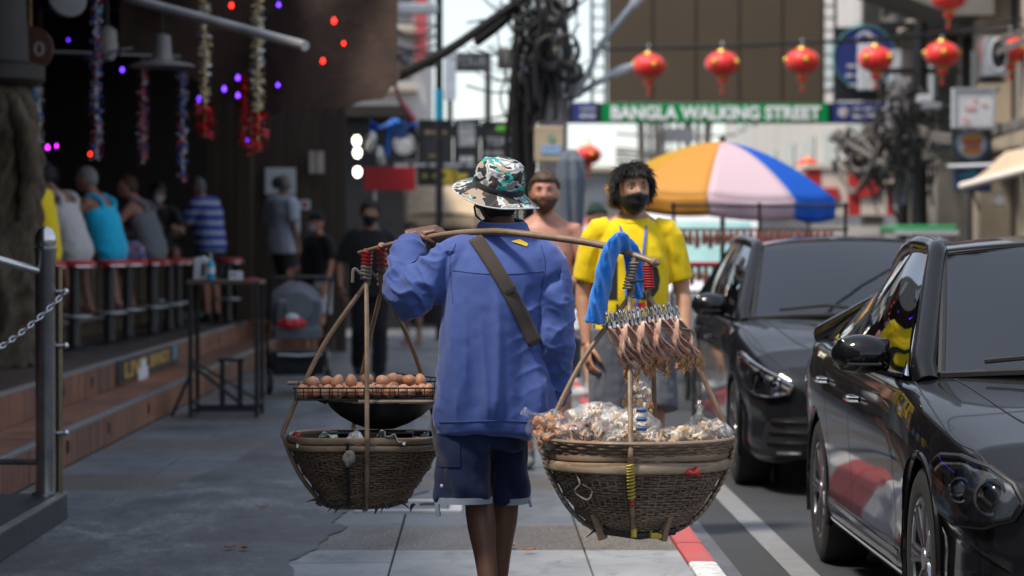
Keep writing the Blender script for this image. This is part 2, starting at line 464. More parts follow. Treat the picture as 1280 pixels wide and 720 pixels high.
# access cover
mc = thing('access_cover', 'pale rectangular concrete access cover set flush in the pavement', 'access cover', (-.36, 13.75, .0))
pale = mat_slab('cover_concrete', (.48, .49, .50), (.62, .63, .64))
MB().bx(-.27, .27, -.30, -.235, -.01, .014).bx(-.27, .27, .235, .30, -.01, .014).bx(-.27, -.205, -.235, .235, -.01, .014).bx(.205, .27, -.235, .235, -.01, .014).build('frame', pale, mc, 0, .004)
MB().bx(-.195, .195, -.225, .225, -.01, .011).build('lid', slab_grey, mc, 0, .004)
for s in (-1, 1): MB().tube([(s*.1-.05, 0, .012), (s*.1-.03, 0, .018), (s*.1+.03, 0, .018), (s*.1+.05, 0, .012)], .006, 6).build('lift_handle', M('rusty_iron', (.08, .05, .035), .8), mc)
# kerb stones, painted two red, two white
kerb = thing('kerb', 'kerb painted red and white along the road edge', 'kerb'); kerb['kind'] = 'structure'
del kerb['category']
m = MB(); L = .72; e = .012; w0, w1 = KX0, KX1
prof = [(w0+.003, -.12), (w1, -.12), (w1, -.02), (w1-.02, .008), (w1-.04, .012), (w0+e, .012), (w0+.003, .004)]
m.loft([[(x, .006, z) for x, z in prof], [(x, L-.006, z) for x, z in prof]])
first = {}
for i in range(-6, 60):
    y0 = 11.26+.72*i; red = (i//2) % 2 == 0
    if y0 < -1: continue
    if red not in first:
        o = first[red] = m.build('kerb_stone', m_red_paint if red else m_white_paint, kerb, 0)
    else:
        o = first[red].copy(); COL.objects.link(o)
    o.location = (rng.uniform(-.004, .004), y0, rng.uniform(-.003, .003))
tag(MB().bx(KX1+.002, 1.12, -18, 120, -.12, -.083).build('gutter', m_gutter, smooth=0), kind='structure')
tag(MB().bx(.872, 1.0, 54.6, 120, -.12, .008).build('kerb_far', m_white_paint, smooth=0), kind='structure')
sheet('road_line', 1.33, 1.455, 6, 90, -.085, m_line_paint)
tag(MB().bx(8.6, 12, -20, 200, -.12, .03).build('pavement_opposite', pav_mat, smooth=0), kind='structure')
# litter on the ground
for i, (px, py, c) in enumerate(((662, 690, (.35, .12, .05)), (640, 684, (.30, .16, .08)), (640, 646, (.35, .15, .08)), (287, 686, (.33, .12, .05)), (305, 687, (.30, .10, .05)), (328, 635, (.42, .20, .08)))):
    D = F_PX*1.29/(py-HOR_Y); p = W(px, py, D)
    g = np.array([[(u*.03+.004*v, v*.017*(1-u*u*.7), .004+.005*(u*u+v*v)) for u in np.linspace(-1, 1, 5)] for v in np.linspace(-1, 1, 4)])
    o = MB().sheet(g, .002).build('dry_leaf', M('dry_leaf_%d' % i, c, .8), loc=(p.x, D, .012), rot=(0, 0, i*1.3))
    tag(o, ['brown dry leaf on pavement right of the walking legs', 'small dry leaf beside the aggregate band right of the legs', 'dry leaf lying near the right basket', 'reddish dry leaf on stained concrete, bottom left', 'reddish dry leaf beside another on stained concrete', 'orange dry leaf below the egg basket on stained concrete'][i], 'leaf', 'dry leaves on the pavement')

# ------------------------------------------------------------------ the open-fronted bar on the left
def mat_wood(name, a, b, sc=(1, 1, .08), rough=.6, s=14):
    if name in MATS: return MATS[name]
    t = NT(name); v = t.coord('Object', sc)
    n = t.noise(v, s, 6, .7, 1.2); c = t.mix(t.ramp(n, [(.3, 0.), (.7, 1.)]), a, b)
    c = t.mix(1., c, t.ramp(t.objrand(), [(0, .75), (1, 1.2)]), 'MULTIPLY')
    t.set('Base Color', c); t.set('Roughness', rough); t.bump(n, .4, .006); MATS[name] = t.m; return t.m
def mat_terracotta():
    t = NT('terracotta_tile'); v = t.coord('World')
    n = t.noise(v, 3, 6, .65, .3); drip = t.noise(t.coord('World', (3, 3, .35)), 2.6, 5, .6, .2)
    c = t.mix(t.ramp(n, [(.3, 0.), (.7, 1.)]), (.17, .068, .040), (.30, .135, .08))
    c = t.mix(1., c, t.ramp(t.objrand(), [(0, (.72, .74, .8)), (1, (1.25, 1.15, 1.0))]), 'MULTIPLY')
    c = t.mix(t.ramp(drip, [(.50, 0.), (.66, .8)]), c, (.045, .032, .028))
    t.set('Base Color', c); t.set('Roughness', .5); t.bump(n, .2, .004); return t.m
m_terra = mat_terracotta()
m_metal = M('brushed_steel', (.55, .56, .58), .3, 1., var=.1, vs=20)
m_nosing = M('aluminium_nosing', (.42, .44, .46), .4, 1., var=.2, vs=9)
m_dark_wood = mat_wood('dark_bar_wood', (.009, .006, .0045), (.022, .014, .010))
m_brown_wood = mat_wood('brown_plank', (.028, .016, .010), (.062, .037, .023))
m_black = M('black_metal', (.012, .012, .013), .45, .3, var=.2)
m_blackpl = M('black_plastic', (.014, .014, .016), .38, var=.15)
m_plaster = M('bar_plaster', (.34, .31, .28), .9, bs=40)

bar = thing('bar_building', 'dark open-fronted bar with terracotta steps and hanging garlands', 'building', (0, 0, 0))
B0, B1 = 12.0, 33.6
MB().bx(-9, -2.91, B0, B1+6, -.02, .428).build('platform', m_earth, bar, 0)
floor = MB().bx(-9, -2.93, B0, B1+6, .428, .432).build('floor_base', m_earth, bar, 0)
ft = None
m_floor_tile = mat_slab('bar_floor_tile', (.052, .03, .024), (.085, .05, .04))
for i in range(12):
    for j in range(26):
        x1 = -2.95-i*.42; y0 = B0+j*.84
        if x1 < -7.5: continue
        if ft is None: ft = o = MB().bx(-.415, 0, 0, .835, -.01, .008).build('floor_tile', m_floor_tile, floor, 0)
        else: o = ft.copy(); COL.objects.link(o)
        o.location = (x1, y0, .433)
steps = MB().bx(-2.909, -2.515, B0, B1, -.02, .205).build('steps', m_earth, bar, 0)
cache = {}
for j in range(int((B1-B0)/.6)):
    y0 = B0+j*.6
    for key, dims, loc in (('r1', (.012, .592, .2), (-2.506, y0+.3, .106)), ('t1', (.385, .592, .012), (-2.71, y0+.3, .212)), ('r2', (.012, .592, .205), (-2.903, y0+.3, .325))):
        if key not in cache: o = cache[key] = MB().box((0, 0, 0), dims).build('tile', m_terra, steps, 0)
        else: o = cache[key].copy(); COL.objects.link(o)
        o.location = (loc[0]+rng.uniform(-.002, .002), loc[1], loc[2])
for z, x in ((.219, -2.512), (.442, -2.91)):
    MB().bx(x-.035, x+.014, B0, B1, z-.02, z+.006).build('nosing', m_nosing, steps, 0, .003)
MB().bx(-2.905, -2.15, B1+.01, B1+1.5, -.02, .44).build('landing', m_terra, bar, 0, .01)
# weep holes in the risers
for j, (yy, x, z) in enumerate([(16.4, -2.5, .12), (18.2, -2.5, .12), (20.4, -2.5, .12), (18.8, -2.897, .33), (20.2, -2.897, .33), (27.5, -2.897, .34), (28.8, -2.897, .33), (30, -2.897, .33)]):
    MB().box((x+.004, yy, z), (.006, .09 if j < 5 else .05, .075)).build('vent_slot', m_black, steps, 0)
# painted board on the upper riser
sgn = thing('riser_sign', 'worn black board with yellow lettering fixed to the bar step', 'sign', (-2.888, 23.7, .335))
MB().box((0, 0, 0), (.012, 4.3, .185)).build('board', M('worn_black_paint', (.03, .028, .026), .7, var=.6, vs=9), sgn, 0)
m_yel = M('faded_yellow_paint', (.42, .27, .07), .7, var=.55, vs=16)
lettering('LIVE', .3, m_yel, sgn, (.008, -1.05, 0), (math.pi/2, 0, math.pi/2), 1.45, .13, bold=.012)
lettering('BANDS', .3, m_yel, sgn, (.008, .65, .012), (math.pi/2, 0, math.pi/2), 1.45, .12, bold=.012)
MB().box((.007, 1.85, .02), (.006, .35, .14)).build('blue_sticker', M('blue_sticker', (.16, .24, .33), .6), sgn, 0)
o = MB().box((0, 0, 0), (.012, .62, .10)).box((0, .03, .085), (.012, .3, .07)).build('paper_notice', M('paper_white', (.66, .67, .72), .8, var=.05), loc=(-2.878, 23.1, .265))
tag(o, 'white paper notice stuck on the step below the yellow lettering', 'notice')

# shell of the bar: walls, ceiling, posts, unseen upper storeys (height set for the shade they cast)
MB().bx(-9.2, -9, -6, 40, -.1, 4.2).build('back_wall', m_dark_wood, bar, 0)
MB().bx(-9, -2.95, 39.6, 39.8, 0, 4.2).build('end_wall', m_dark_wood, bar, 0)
MB().bx(-9, -2.95, 8.6, 8.8, -.1, 4.2).build('light_block_wall', m_dark_wood, bar, 0)  # unseen end wall, added to keep sky light out of the bar
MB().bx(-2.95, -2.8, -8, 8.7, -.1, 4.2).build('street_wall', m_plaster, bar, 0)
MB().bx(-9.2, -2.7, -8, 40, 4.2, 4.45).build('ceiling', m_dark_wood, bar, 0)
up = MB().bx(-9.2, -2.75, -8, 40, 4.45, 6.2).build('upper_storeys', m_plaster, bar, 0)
for j in range(10):
    for z in (5.3,):
        MB().box((-2.735, -4+j*4.4, z), (.03, 1.6, 1.1)).build('window', M('dark_window', (.03, .035, .04), .08, var=0), bar, 0)
for j in range(8):
    MB().bx(-8.9, -2.9, B0+.5+j*3.4, B0+.62+j*3.4, 3.95, 4.19).build('ceiling_beam', m_dark_wood, bar, 0)
for (x, yy, w) in ((-2.98, 34.2, .22), (-5.2, 24.5, .2), (-5.2, 31.5, .2)):
    MB().bx(x-w/2, x+w/2, yy-w/2, yy+w/2, .44, 4.2).build('post', m_brown_wood, bar, 0, .015)
# plank screen at the far end of the bar
scr = thing('plank_screen', 'tall brown timber plank screen at the far end of the bar', 'screen', (0, 35.2, 0))
pl = None
for i in range(11):
    x = -3.55+i*.165; h = 3.35+.1*math.sin(i*2.1)
    o = MB().bx(0, .158, 0, .04, 0, 1).build('plank', m_brown_wood, scr, 0, .004) if pl is None else pl.copy()
    if pl is None: pl = o
    else: COL.objects.link(o)
    o.location = (x, rng.uniform(-.02, .02), 0); o.scale = (1, 1, h)
MB().bx(-3.55, -1.75, .05, .1, .9, 1.0).bx(-3.55, -1.75, .05, .1, 2.6, 2.7).build('rail', m_brown_wood, scr, 0)
# bar counter
cnt = thing('bar_counter', 'long dark bar counter behind the row of stools', 'counter', (-4.25, 27.5, .44))
MB().bx(-.05, .45, -9.3, 6.8, 1.04, 1.10).build('counter_top', mat_wood('counter_wood', (.05, .022, .014), (.11, .05, .03), (1, .08, 1), .3), cnt, 0, .01)
MB().bx(.0, .3, -9.3, 6.8, 0, 1.04).build('front_panel', m_dark_wood, cnt, 0)
for j in range(40): MB().bx(.3, .325, -9.2+j*.4, -9.2+j*.4+.09, .02, 1.02).build('batten', mat_wood('pale_batten', (.10, .075, .04), (.20, .15, .09)), cnt, 0)
MB().tube([(.42, -9.2, .2), (.42, 6.7, .2)], .022, 10).build('foot_rail', m_metal, cnt)
# back shelves with purple glow
sh = thing('back_shelf', 'dark liquor shelf with a purple light strip behind the bar', 'shelf', (-7.6, 29, .44))
for z in (.9, 1.35, 1.8, 2.25): MB().bx(-.25, .25, -7, 7, z, z+.03).build('board', m_dark_wood, sh, 0)
m_purple = M('purple_led', (.16, .02, .9), .5, var=0, emit=2.6); m_magenta = M('magenta_led', (.6, .02, .9), .5, var=0, emit=5.); m_redled = M('red_led', (1., .02, .01), .5, var=0, emit=5.)
m_blueled = M('violet_led', (.12, .03, 1.), .5, var=0, emit=4.5)
MB().bx(.255, .275, -6.5, 2.0, 1.33, 1.36).bx(.255, .275, -4.5, 1.0, 2.02, 2.05).build('light_strip', m_purple, sh, 0)
bt = MB().lathe([(.03, 0), (.036, .02), (.036, .18), (.014, .24), (.013, .30), (.016, .31)], 10)
btm = [M('bottle_%d' % i, c, .12, var=0) for i, c in enumerate(((.02, .06, .025), (.10, .04, .01), (.3, .3, .28), (.03, .03, .09)))]
b0 = [bt.build('bottle', m_) for m_ in btm]
for i in range(36):
    o = b0[i % 4] if i < 4 else b0[i % 4].copy()
    if i >= 4: COL.objects.link(o)
    o.location = (-7.5+rng.uniform(-.06, .1), 23.5+(i % 18)*.55+rng.uniform(-.1, .1), .44+(.93 if i < 18 else 1.38)); o.scale = (1, 1, rng.uniform(.8, 1.1))
    tag(o, 'liquor bottle standing on the dark shelf behind the bar', 'bottle', 'bottles on the bar shelf')
# small coloured lamps in the dark
for i, (px, py, D, m_, r) in enumerate(((349, 7, 25.2, m_blueled, .035), (348, 107, 25.2, m_blueled, .032), (298, 98, 25, m_blueled, .04), (281, 112, 25, m_blueled, .04), (298, 120, 25, m_blueled, .04), (310, 175, 31, m_blueled, .03), (250, 125, 25.5, m_blueled, .045), (154, 88, 26, m_blueled, .035), (18, 86, 24, m_blueled, .03),
                                        (87, 51, 30, m_blueled, .02), (145, 56, 26, m_redled, .035), (114, 193, 27, m_redled, .03), (61, 185, 24, m_magenta, .035), (72, 183, 24.4, m_magenta, .025), (418, 27, 25.8, m_redled, .045), (404, 77, 25.8, m_redled, .04), (290, 8, 25.5, m_redled, .04), (430, 55, 25.8, m_redled, .03))):
    p = W(px, py, D); o = MB().ell((0, 0, 0), (r*.42, r*.42, r*.5), 12, 8).tube([(0, 0, r*.45), (0, 0, r*.7)], r*.2, 6).build('party_light', m_, loc=p)
    kind = {'violet_led': 'small violet party light glowing in the dark bar', 'red_led': 'small red party light glowing in the dark bar', 'magenta_led': 'small magenta light glowing beside the carved pillar'}[m_.name]
    lab = ['violet party light at the top right of the long gold garland', 'violet party light right of the long gold garland, level with its middle', 'upper of two violet lights left of the long gold garland', 'violet party light just left of the stacked violet pair', 'lower of two violet lights left of the long gold garland', 'lowest violet party light, beside the bushy red garland end', 'violet party light on the shorter gold garland', 'violet party light between the ceiling fan and pendant lamp', 'leftmost violet party light, above the carved pillar', 'tiny violet party light left of the ceiling fan',
           'red party light beside the ceiling fan', 'red party light above the cyan vest man', 'larger magenta light beside the carved pillar', 'smaller magenta light beside the larger magenta one', 'upper left red light on the brown awning', 'lowest red light on the brown awning', 'red party light between the two gold garlands at the top', 'rightmost red light on the brown awning'][i]
    tag(o, lab, 'party light', kind.split(' glow')[0]+'s')
# tinsel garlands
foil = [M('foil_'+n, c, .2, .45, var=.2, vs=40) for n, c in (('silver', (.75, .78, .82)), ('red', (.8, .03, .03)), ('blue', (.05, .18, .6)), ('gold', (.75, .55, .22)), ('pale_gold', (.8, .72, .5)), ('deep_red', (.6, .01, .015)))]
def garland(px, y0, y1, D, pal, w, label, redtail=0):
    a, c = W(px, y0, D), W(px, y1, D); L = a.z-c.z; m = MB()
    m.tube([(0, 0, 0), (0, 0, -L)], .006, 5, mi=pal[0])
    w *= 1.35
    for i in range(int(L*230)):
        z = -rng.random()*L; an = rng.random()*6.28; rr = w*rng.uniform(.5, 1); d = np.array([math.cos(an), math.sin(an), rng.uniform(-.6, .5)]); t = np.array([-d[1], d[0], rng.uniform(-1, 1)])*.009
        mi = pal[rng.randrange(len(pal))] if -z < L-redtail else rng.choice((1, 5))
        b_ = np.array([0, 0, z]); e_ = b_+d*rr*(1.6 if -z > L-redtail else 1); m.add([b_-t, b_+t, e_+t, e_-t, e_+t*.2+np.array([0, 0, .012])], [(0, 1, 2, 3), (3, 2, 4)], mi)
    o = m.build('tinsel_garland', foil, loc=a, smooth=0, fix=False); tag(o, label, 'garland', 'garlands hanging in the bar')
garland(122, -20, 196, 25, (0, 1, 2, 2), .055, 'leftmost red and blue tinsel garland above the cyan vest man')
garland(180, 72, 205, 27, (0, 1, 2, 1), .05, 'red and blue tinsel garland above the grey vest man')
garland(229, 92, 228, 27, (0, 1, 2, 2), .05, 'blue and red tinsel garland beside the striped shirt man')
garland(257, -10, 172, 24, (3, 0, 4), .05, 'shorter gold tinsel garland with a small red end', .32)
garland(305, 92, 184, 27, (1, 5), .045, 'plain red tinsel garland between the two gold ones')
garland(323, -10, 190, 24, (3, 0, 4, 4), .055, 'long gold tinsel garland with a bushy red end', .36)
garland(50, 110, 190, 25, (0, 2, 4), .045, 'dim blue garland behind the carved pillar')
# carved shaggy pillar at the far left
t = NT('carved_dark_timber'); v = t.coord('Object', (3, 3, 1)); n = t.noise(v, 5, 6, .7, 1.5)
t.set('Base Color', t.ramp(n, [(.3, (.02, .014, .009)), (.55, (.085, .06, .036)), (.75, (.17, .125, .075))])); t.set('Roughness', .8); t.bump(n, .8, .02)
pil = thing('carved_pillar', 'bulky carved brown timber pillar at the left edge', 'pillar', (-3.62, 20.2, .44))
m = MB(); m.lathe([(.30, 0), (.27, .25), (.30, .6), (.34, 1.0), (.36, 1.35), (.34, 1.7), (.30, 1.95), (.22, 2.1)], 40)
def disp(co, no):
    a = np.arctan2(co[:, 1], co[:, 0]); k = np.sin(a*9+3*vnoise(co*2.5, 3))+.6*np.sin(co[:, 2]*26+4*np.sin(a*3)+3*vnoise(co*3, 8))
    return co+no*(k*.022+.03*vnoise(co*4, 5))[:, None]
put('trunk', remesh(m, .018, 2, disp), t.m, pil)
m = MB()
for s in (-1, 1): m.tube([(.16*s, -.22, 2.02), (.28*s, -.3, 1.75), (.31*s, -.26, 1.4), (.24*s, -.3, 1.1)], [.05, .09, .08, .03], 10)
put('carved_scroll', remesh(m, .015, 2, lambda co, no: co+no*(.012*vnoise(co*14, 2))[:, None]), t.m, pil)
MB().lathe([(.34, 2.1), (.38, 2.14), (.38, 2.24), (.26, 2.28), (.2, 3.7)], 20).build('capital', m_dark_wood, pil)
# hanging numbered board, pendant lamp and ceiling fan
hs = thing('hanging_board', 'small round hanging board reading 1 0 above the carved pillar', 'sign', W(40, 62, 21))
MB().lathe([(.17, -.015), (.18, 0), (.17, .015)], 28, rot=rotm(math.pi/2)).build('disc', M('dull_red_board', (.07, .018, .012), .6), hs)
m_dullw = M('dull_white', (.30, .29, .27), .6)
lettering('1', .2, m_dullw, hs, (-.08, -.02, 0), width=.03, height=.11); lettering('0', .2, m_dullw, hs, (.07, -.02, 0), width=.08, height=.11)
MB().tube([(0, 0, .17), (0, 0, .55)], .01, 6).build('cord', m_yel, hs)
MB().tube([(0, 0, -.17), (.02, 0, -.3)], [.008, .008], 6).ell((.02, 0, -.36), (.05, .05, .075), 12, 8).build('blue_bauble', M('dull_blue', (.03, .07, .16), .4), hs)
pd = thing('pendant_lamp', 'unlit wide-brimmed pendant lamp hanging in the dark bar', 'lamp', W(204, 78, 25))
MB().lathe([(.02, .26), (.075, .24), (.09, .05), (.10, .02), (.30, -.03), (.31, -.045), (.1, -.01), (.08, .0)], 28, cap=False).build('lamp_shade', M('enamel_grey', (.18, .17, .16), .4), pd)
MB().tube([(0, 0, .24), (0, 0, 1.2)], .008, 6).build('cord', m_black, pd)
fn = thing('ceiling_fan', 'dim ceiling fan with pale blades inside the bar', 'fan', W(135, 72, 26))
MB().lathe([(.03, .3), (.09, .26), (.11, .05), (.06, -.03)], 18).build('motor', m_dullw, fn); MB().tube([(0, 0, .25), (0, 0, 1.)], .02, 8).build('rod', m_black, fn)
for k in range(4):
    a = k*math.pi/2+.4; r_ = rotm(0.12, 0, a); MB().box(np.array([0, 0, 0])+r_@np.array([.42, 0, .03]), (.6, .11, .012), r_).build('blade', m_dullw, fn, 0)
lp = thing('round_speaker', 'grey rounded speaker horn under the bar ceiling', 'speaker', W(82, 4, 21))
MB().lathe([(.05, -.12), (.10, -.06), (.15, .05), (.155, .08), (.12, .09)], 20, rot=rotm(R(70), 0, .5)).build('horn', M('horn_grey', (.12, .115, .11), .5), lp)
MB().tube([(0, .05, .05), (0, .15, .9)], .02, 6).build('bracket', m_black, lp)

# slanting white pole and the brown awning over the pavement
a, c = W(160, -2, 22), W(382, 58, 20)
o = MB().tube([a, a.lerp(c, .5), c], .037, 14).build('slanting_pole', M('white_pvc', (.55, .54, .53), .45, var=.25, vs=3)); tag(o, 'long white pole slanting out from the bar front', 'pole')
aw = thing('brown_awning', 'brown canvas awning sagging out over the pavement from the bar', 'awning', (0, 0, 0))
t = NT('brown_canvas'); v = t.coord('Object'); n = t.noise(v, 1.6, 6, .7, .6)
t.set('Base Color', t.ramp(n, [(.3, (.018, .010, .007)), (.6, (.05, .026, .017)), (.8, (.10, .056, .036))])); t.set('Roughness', .85); t.bump(t.noise(v, 9, 5), .4, .03)
def awn(u, v):   # u along the street, v out from the wall
    D = 27+u*5.0; x = -3.0+v*2.05+.12*math.sin(u*7); z = 4.25-.25*v-.95*max(0, v-.62)**1.2*2.0+.10*math.sin(u*17+v*3)*v-.35*(1-u)*v*(1 if v < .9 else 1.05)
    return (x, D, z)
G = np.array([[awn(u, v) for v in np.linspace(0, 1, 16)] for u in np.linspace(0, 1, 30)])
MB().sheet(G, .012).build('canvas', t.m, aw, 80)
def hemline(px): return np.interp(px, [150, 235, 290, 330, 380, 420, 455, 480, 497], [60, 95, 128, 150, 132, 140, 128, 126, 98])
G = np.array([[tuple(W(150+347*v, 0, 27))[:1]+(26.95+.10*math.sin(v*14+w*3)+.25*w*math.sin(v*6), (4.3-.15*v)*(1-w)+w*W(0, hemline(150+347*v), 27).z) for v in np.linspace(0, 1, 40)] for w in np.linspace(0, 1, 12)])
MB().sheet(G, .012).build('valance', t.m, aw, 80)
for u in (0, .5, 1): MB().tube([np.array(awn(u, v))+np.array([0, .0, .03]) for v in np.linspace(0, 1, 9)], .02, 6).build('rib', m_black, aw)
# hand rail, post, chain and the raised block at the lower left
blk = thing('entrance_block', 'low dark raised block at the bottom left corner', 'step', (-2.0, 11, 0))
MB().bx(-1.6, 0, -2.6, 2.12, 0, .13).build('block', M('dark_slate_block', (.03, .034, .04), .5, var=.35, vs=5, bs=40), blk, 0, .012)
MB().bx(-.03, .008, -2.6, 2.126, .1315, .138).build('edge_strip', m_nosing, blk, 0)
pst = thing('railing_post', 'steel railing post with domed cap on the dark block', 'post', (-2.085, 13.0, .13))
m_dsteel = M('dull_steel', (.30, .305, .315), .28, .9, var=.3, vs=7)
MB().lathe([(.07, 0), (.07, .012), (.05, .02), (.05, 1.17), (.054, 1.175), (.054, 1.19)], 24).build('shaft', m_dsteel, pst)
MB().lathe([(.04, 1.185), (.045, 1.20), (.052, 1.215), (.05, 1.25), (.032, 1.28), (.006, 1.293)], 24).build('cap', m_metal, pst)
MB().tube([(.062, .02, 0), (.062, .02, 1.1)], .016, 10).build('side_tube', M('brassy_tube', (.20, .155, .10), .4, .8), pst)
for z in (.3, .72, .98): MB().tube([(.05, 0, z), (.09, 0, z)], .011, 8).ell((.095, 0, z), .016, 10, 6).build('eye_bolt', m_metal, pst)
rl = thing('hand_rail', 'polished steel hand rail rising from the post to the left edge', 'railing', (0, 0, 0))
MB().tube([(-2.085, 13, 1.20), (-2.2, 12.9, 1.235), (-2.8, 12.2, 1.45)], .02, 14).build('top_bar', m_metal, rl)
MB().tube([(-2.12, 13, .29), (-3.0, 13.1, .29)], .015, 10).build('lower_bar', m_dsteel, rl)
# chain links
ch = thing('chain', 'steel chain hanging from the railing post', 'chain', (0, 0, 0))
A, Bp = np.array([-1.99, 13.0, 1.11]), np.array([-2.50, 12.6, .74]); lk = None; n = 26
for i in range(n):
    u = (i+.5)/n; p = A+(Bp-A)*u-np.array([0, 0, .12*4*u*(1-u)*.5]); dd = (Bp-A)-np.array([0, 0, .12*2*(1-2*u)])
    if lk is None:
        a = np.linspace(0, 2*np.pi, 12, endpoint=False); lk = o = MB().tube([(math.cos(q)*.018, math.sin(q)*.0105, 0) for q in a], .0042, 6, loop=True).build('chain_link', m_metal, ch)
    else: o = lk.copy(); COL.objects.link(o)
    q = Vector(dd).to_track_quat('X', 'Z').to_matrix().to_4x4() @ Matrix.Rotation(math.pi/2*(i % 2), 4, 'X')
    o.matrix_basis = Matrix.Translation(Vector(p)) @ q
# teal covered crate behind the post
cr = thing('covered_crate', 'small table under a dull teal cloth at the left edge', 'table', (-3.08, 15.4, .0))
m = MB(); m.box((0, 0, .77), (.52, .6, .30), taper=.93)
put('cloth', remesh(m, .012, 3, lambda co, no: co+no*(.012*np.sin(co[:, 0]*60+co[:, 1]*40)*(co[:, 2] < .8))[:, None]), M('teal_cloth', (.05, .11, .115), .85), cr)
for sx in (-1, 1):
    for sy in (-1, 1): MB().bx(sx*.2-.02, sx*.2+.02, sy*.22-.02, sy*.22+.02, .22 if sx > 0 else .23, .7).build('leg', m_black, cr, 0)
# ------------------------------------------------------------------ street background
m_frame = M('dark_frame', (.02, .021, .024), .5, .5, var=.2); m_signblack = M('sign_black', (.014, .014, .017), .45, var=.3, vs=3); m_signwhite = M('sign_white', (.52, .54, .57), .5, var=.12, vs=4); m_signred = M('sign_red', (.36, .006, .012), .45, var=.12, vs=3)
m_signblue = M('sign_blue', (.02, .035, .19), .45, var=.15, vs=3); m_cream = M('cream_canvas', (.48, .37, .25), .85, var=.22, vs=4, bs=20); m_concrete = M('grey_concrete', (.28, .28, .285), .9, var=.3, vs=3, bs=30)
m_galv = M('galvanised', (.42, .44, .46), .4, .8, var=.2); m_bulb = M('lit_bulb', (1., .86, .66), .5, var=0, emit=5.)
def board(name, label, cat, x0, y0, x1, y1, D, mat, th=.08, frame=None, group=None, tilt=0.):
    a, c = W(x0, y1, D), W(x1, y0, D); w, h = c.x-a.x, c.z-a.z; root = thing(name, label, cat, ((a.x+c.x)/2, D, (a.z+c.z)/2), tilt, group)
    MB().box((0, 0, 0), (w, th, h)).build('panel', mat, root, 0, .004); root['w'] = w; root['h'] = h
    if frame is not None:
        f = .035; 
        for q in (-1, 1):
            MB().box((q*(w/2-f/2), -th/2-.012, 0), (f, .03, h)).build('frame_bar', frame, root, 0); MB().box((0, -th/2-.0125, q*(h/2-f/2)), (w-2*f-.004, .03, f)).build('frame_bar', frame, root, 0)
    return root, w, h
def words(root, w, h, rows, mat, y=-.05, seed=1):
    "illegible lines of print: one thin strip a word"
    rg = random.Random(seed)
    for (v, hh, x0, x1) in rows:
        x = x0
        while x < x1-.02:
            L = min(x1-x, rg.uniform(.10, .22)); MB().box(((x+L/2)*w, y, v*h), (L*w, .006, hh*h)).build('print_line', mat, root, 0); x += L+.04
# --- gantry across the road
GD = 52.
gn = thing('street_gantry', 'brown-backed gantry over the road with a green name board', 'gantry', (0, GD, 0))
m_brownback = M('brown_screen_back', (.075, .052, .030), .7, var=.12, vs=.6)
def pxbox(m, x0, y0, x1, y1, D, th, yo=0., mi=0):
    a, c = W(x0, y1, D), W(x1, y0, D); return m.bx(a.x, c.x, yo-th/2, yo+th/2, a.z, c.z, mi)
pxbox(MB(), 760, -120, 1030, 128, GD, .25).build('screen_back', m_brownback, gn, 0)
for i in range(1, 5): pxbox(MB(), 760+54*i-1, -120, 760+54*i+1, 127, GD, .02, -.135).build('panel_seam', M('brown_seam', (.05, .035, .02), .7), gn, 0)
pxbox(MB(), 652, 129, 1150, 154, GD, .22, .02).build('beam', m_signblack, gn, 0)
t = NT('green_sign'); t.set('Base Color', (.0, .27, .07)); t.set('Roughness', .7); t.set('Specular IOR Level', .15); MATS['green_sign'] = t.m
pxbox(MB(), 752, 130, 1034, 153, GD, .05, -.13).build('name_board', t.m, gn, 0)
a, c = W(763, 151, GD), W(1025, 132, GD)
lettering('BANGLA WALKING STREET', .3, M('letter_white', (.92, .93, .94), .6, var=0), gn, ((a.x+c.x)/2, -.165, (a.z+c.z)/2), width=c.x-a.x, height=.265, bold=.012)
for xx in (748, 1035):     # ladder trusses either side of the screen
    p = W(xx, 130, GD); top = W(xx, -120, GD).z
    for q in (-1, 1): MB().tube([(p.x+q*.13, -.1, p.z), (p.x+q*.13, -.1, top)], .03, 8).build('truss_chord', m_frame, gn)
    z = p.z
    while z < top: MB().tube([(p.x-.13, -.1, z), (p.x+.13, -.1, z)], .018, 6).build('truss_rung', m_frame, gn); z += .235
for X in (.95, 8.15): MB().tube([(X, .05, -.1), (X, .05, 4.35)], .11, 16).build('leg', m_frame, gn)
pxbox(MB(), 652, -10, 760, -6, GD, .1, .1).build('tie_bar', m_frame, gn, 0)
rp, w, h = board('advert_panel', 'dark panel with a round blue advert right of the gantry screen', 'sign', 1042, 34, 1122, 126, GD-.3, m_signblack)
MB().lathe([(.6, -.02), (.6, .02)], 48, rot=rotm(math.pi/2), c=(-.02, -.06, .12)).build('blue_disc', m_signblue, rp); MB().tube([(-.02+math.cos(a)*.6, -.085, .12+math.sin(a)*.6) for a in np.linspace(0, 2*np.pi, 48, endpoint=False)], .02, 6, loop=True).build('ring', M('teal_ring', (.06, .22, .24), .5), rp)
MB().lathe([(.17, -.01), (.17, .01)], 28, rot=rotm(math.pi/2), c=(-.02, -.09, .46)).build('white_disc', m_signwhite, rp); MB().lathe([(.11, -.01), (.11, .01)], 28, rot=rotm(math.pi/2), c=(-.05, -.11, .45)).build('emblem', m_signblue, rp); MB().box((.06, -.115, .47), (.10, .01, .12)).build('emblem_mark', M('pale_pink', (.6, .3, .32), .5), rp)
words(rp, w, h, [(.10, .03, -.15, .15), (-.03, .045, -.3, .28), (-.16, .05, -.32, .3), (-.29, .05, -.28, .26)], m_signwhite, -.09, 3)
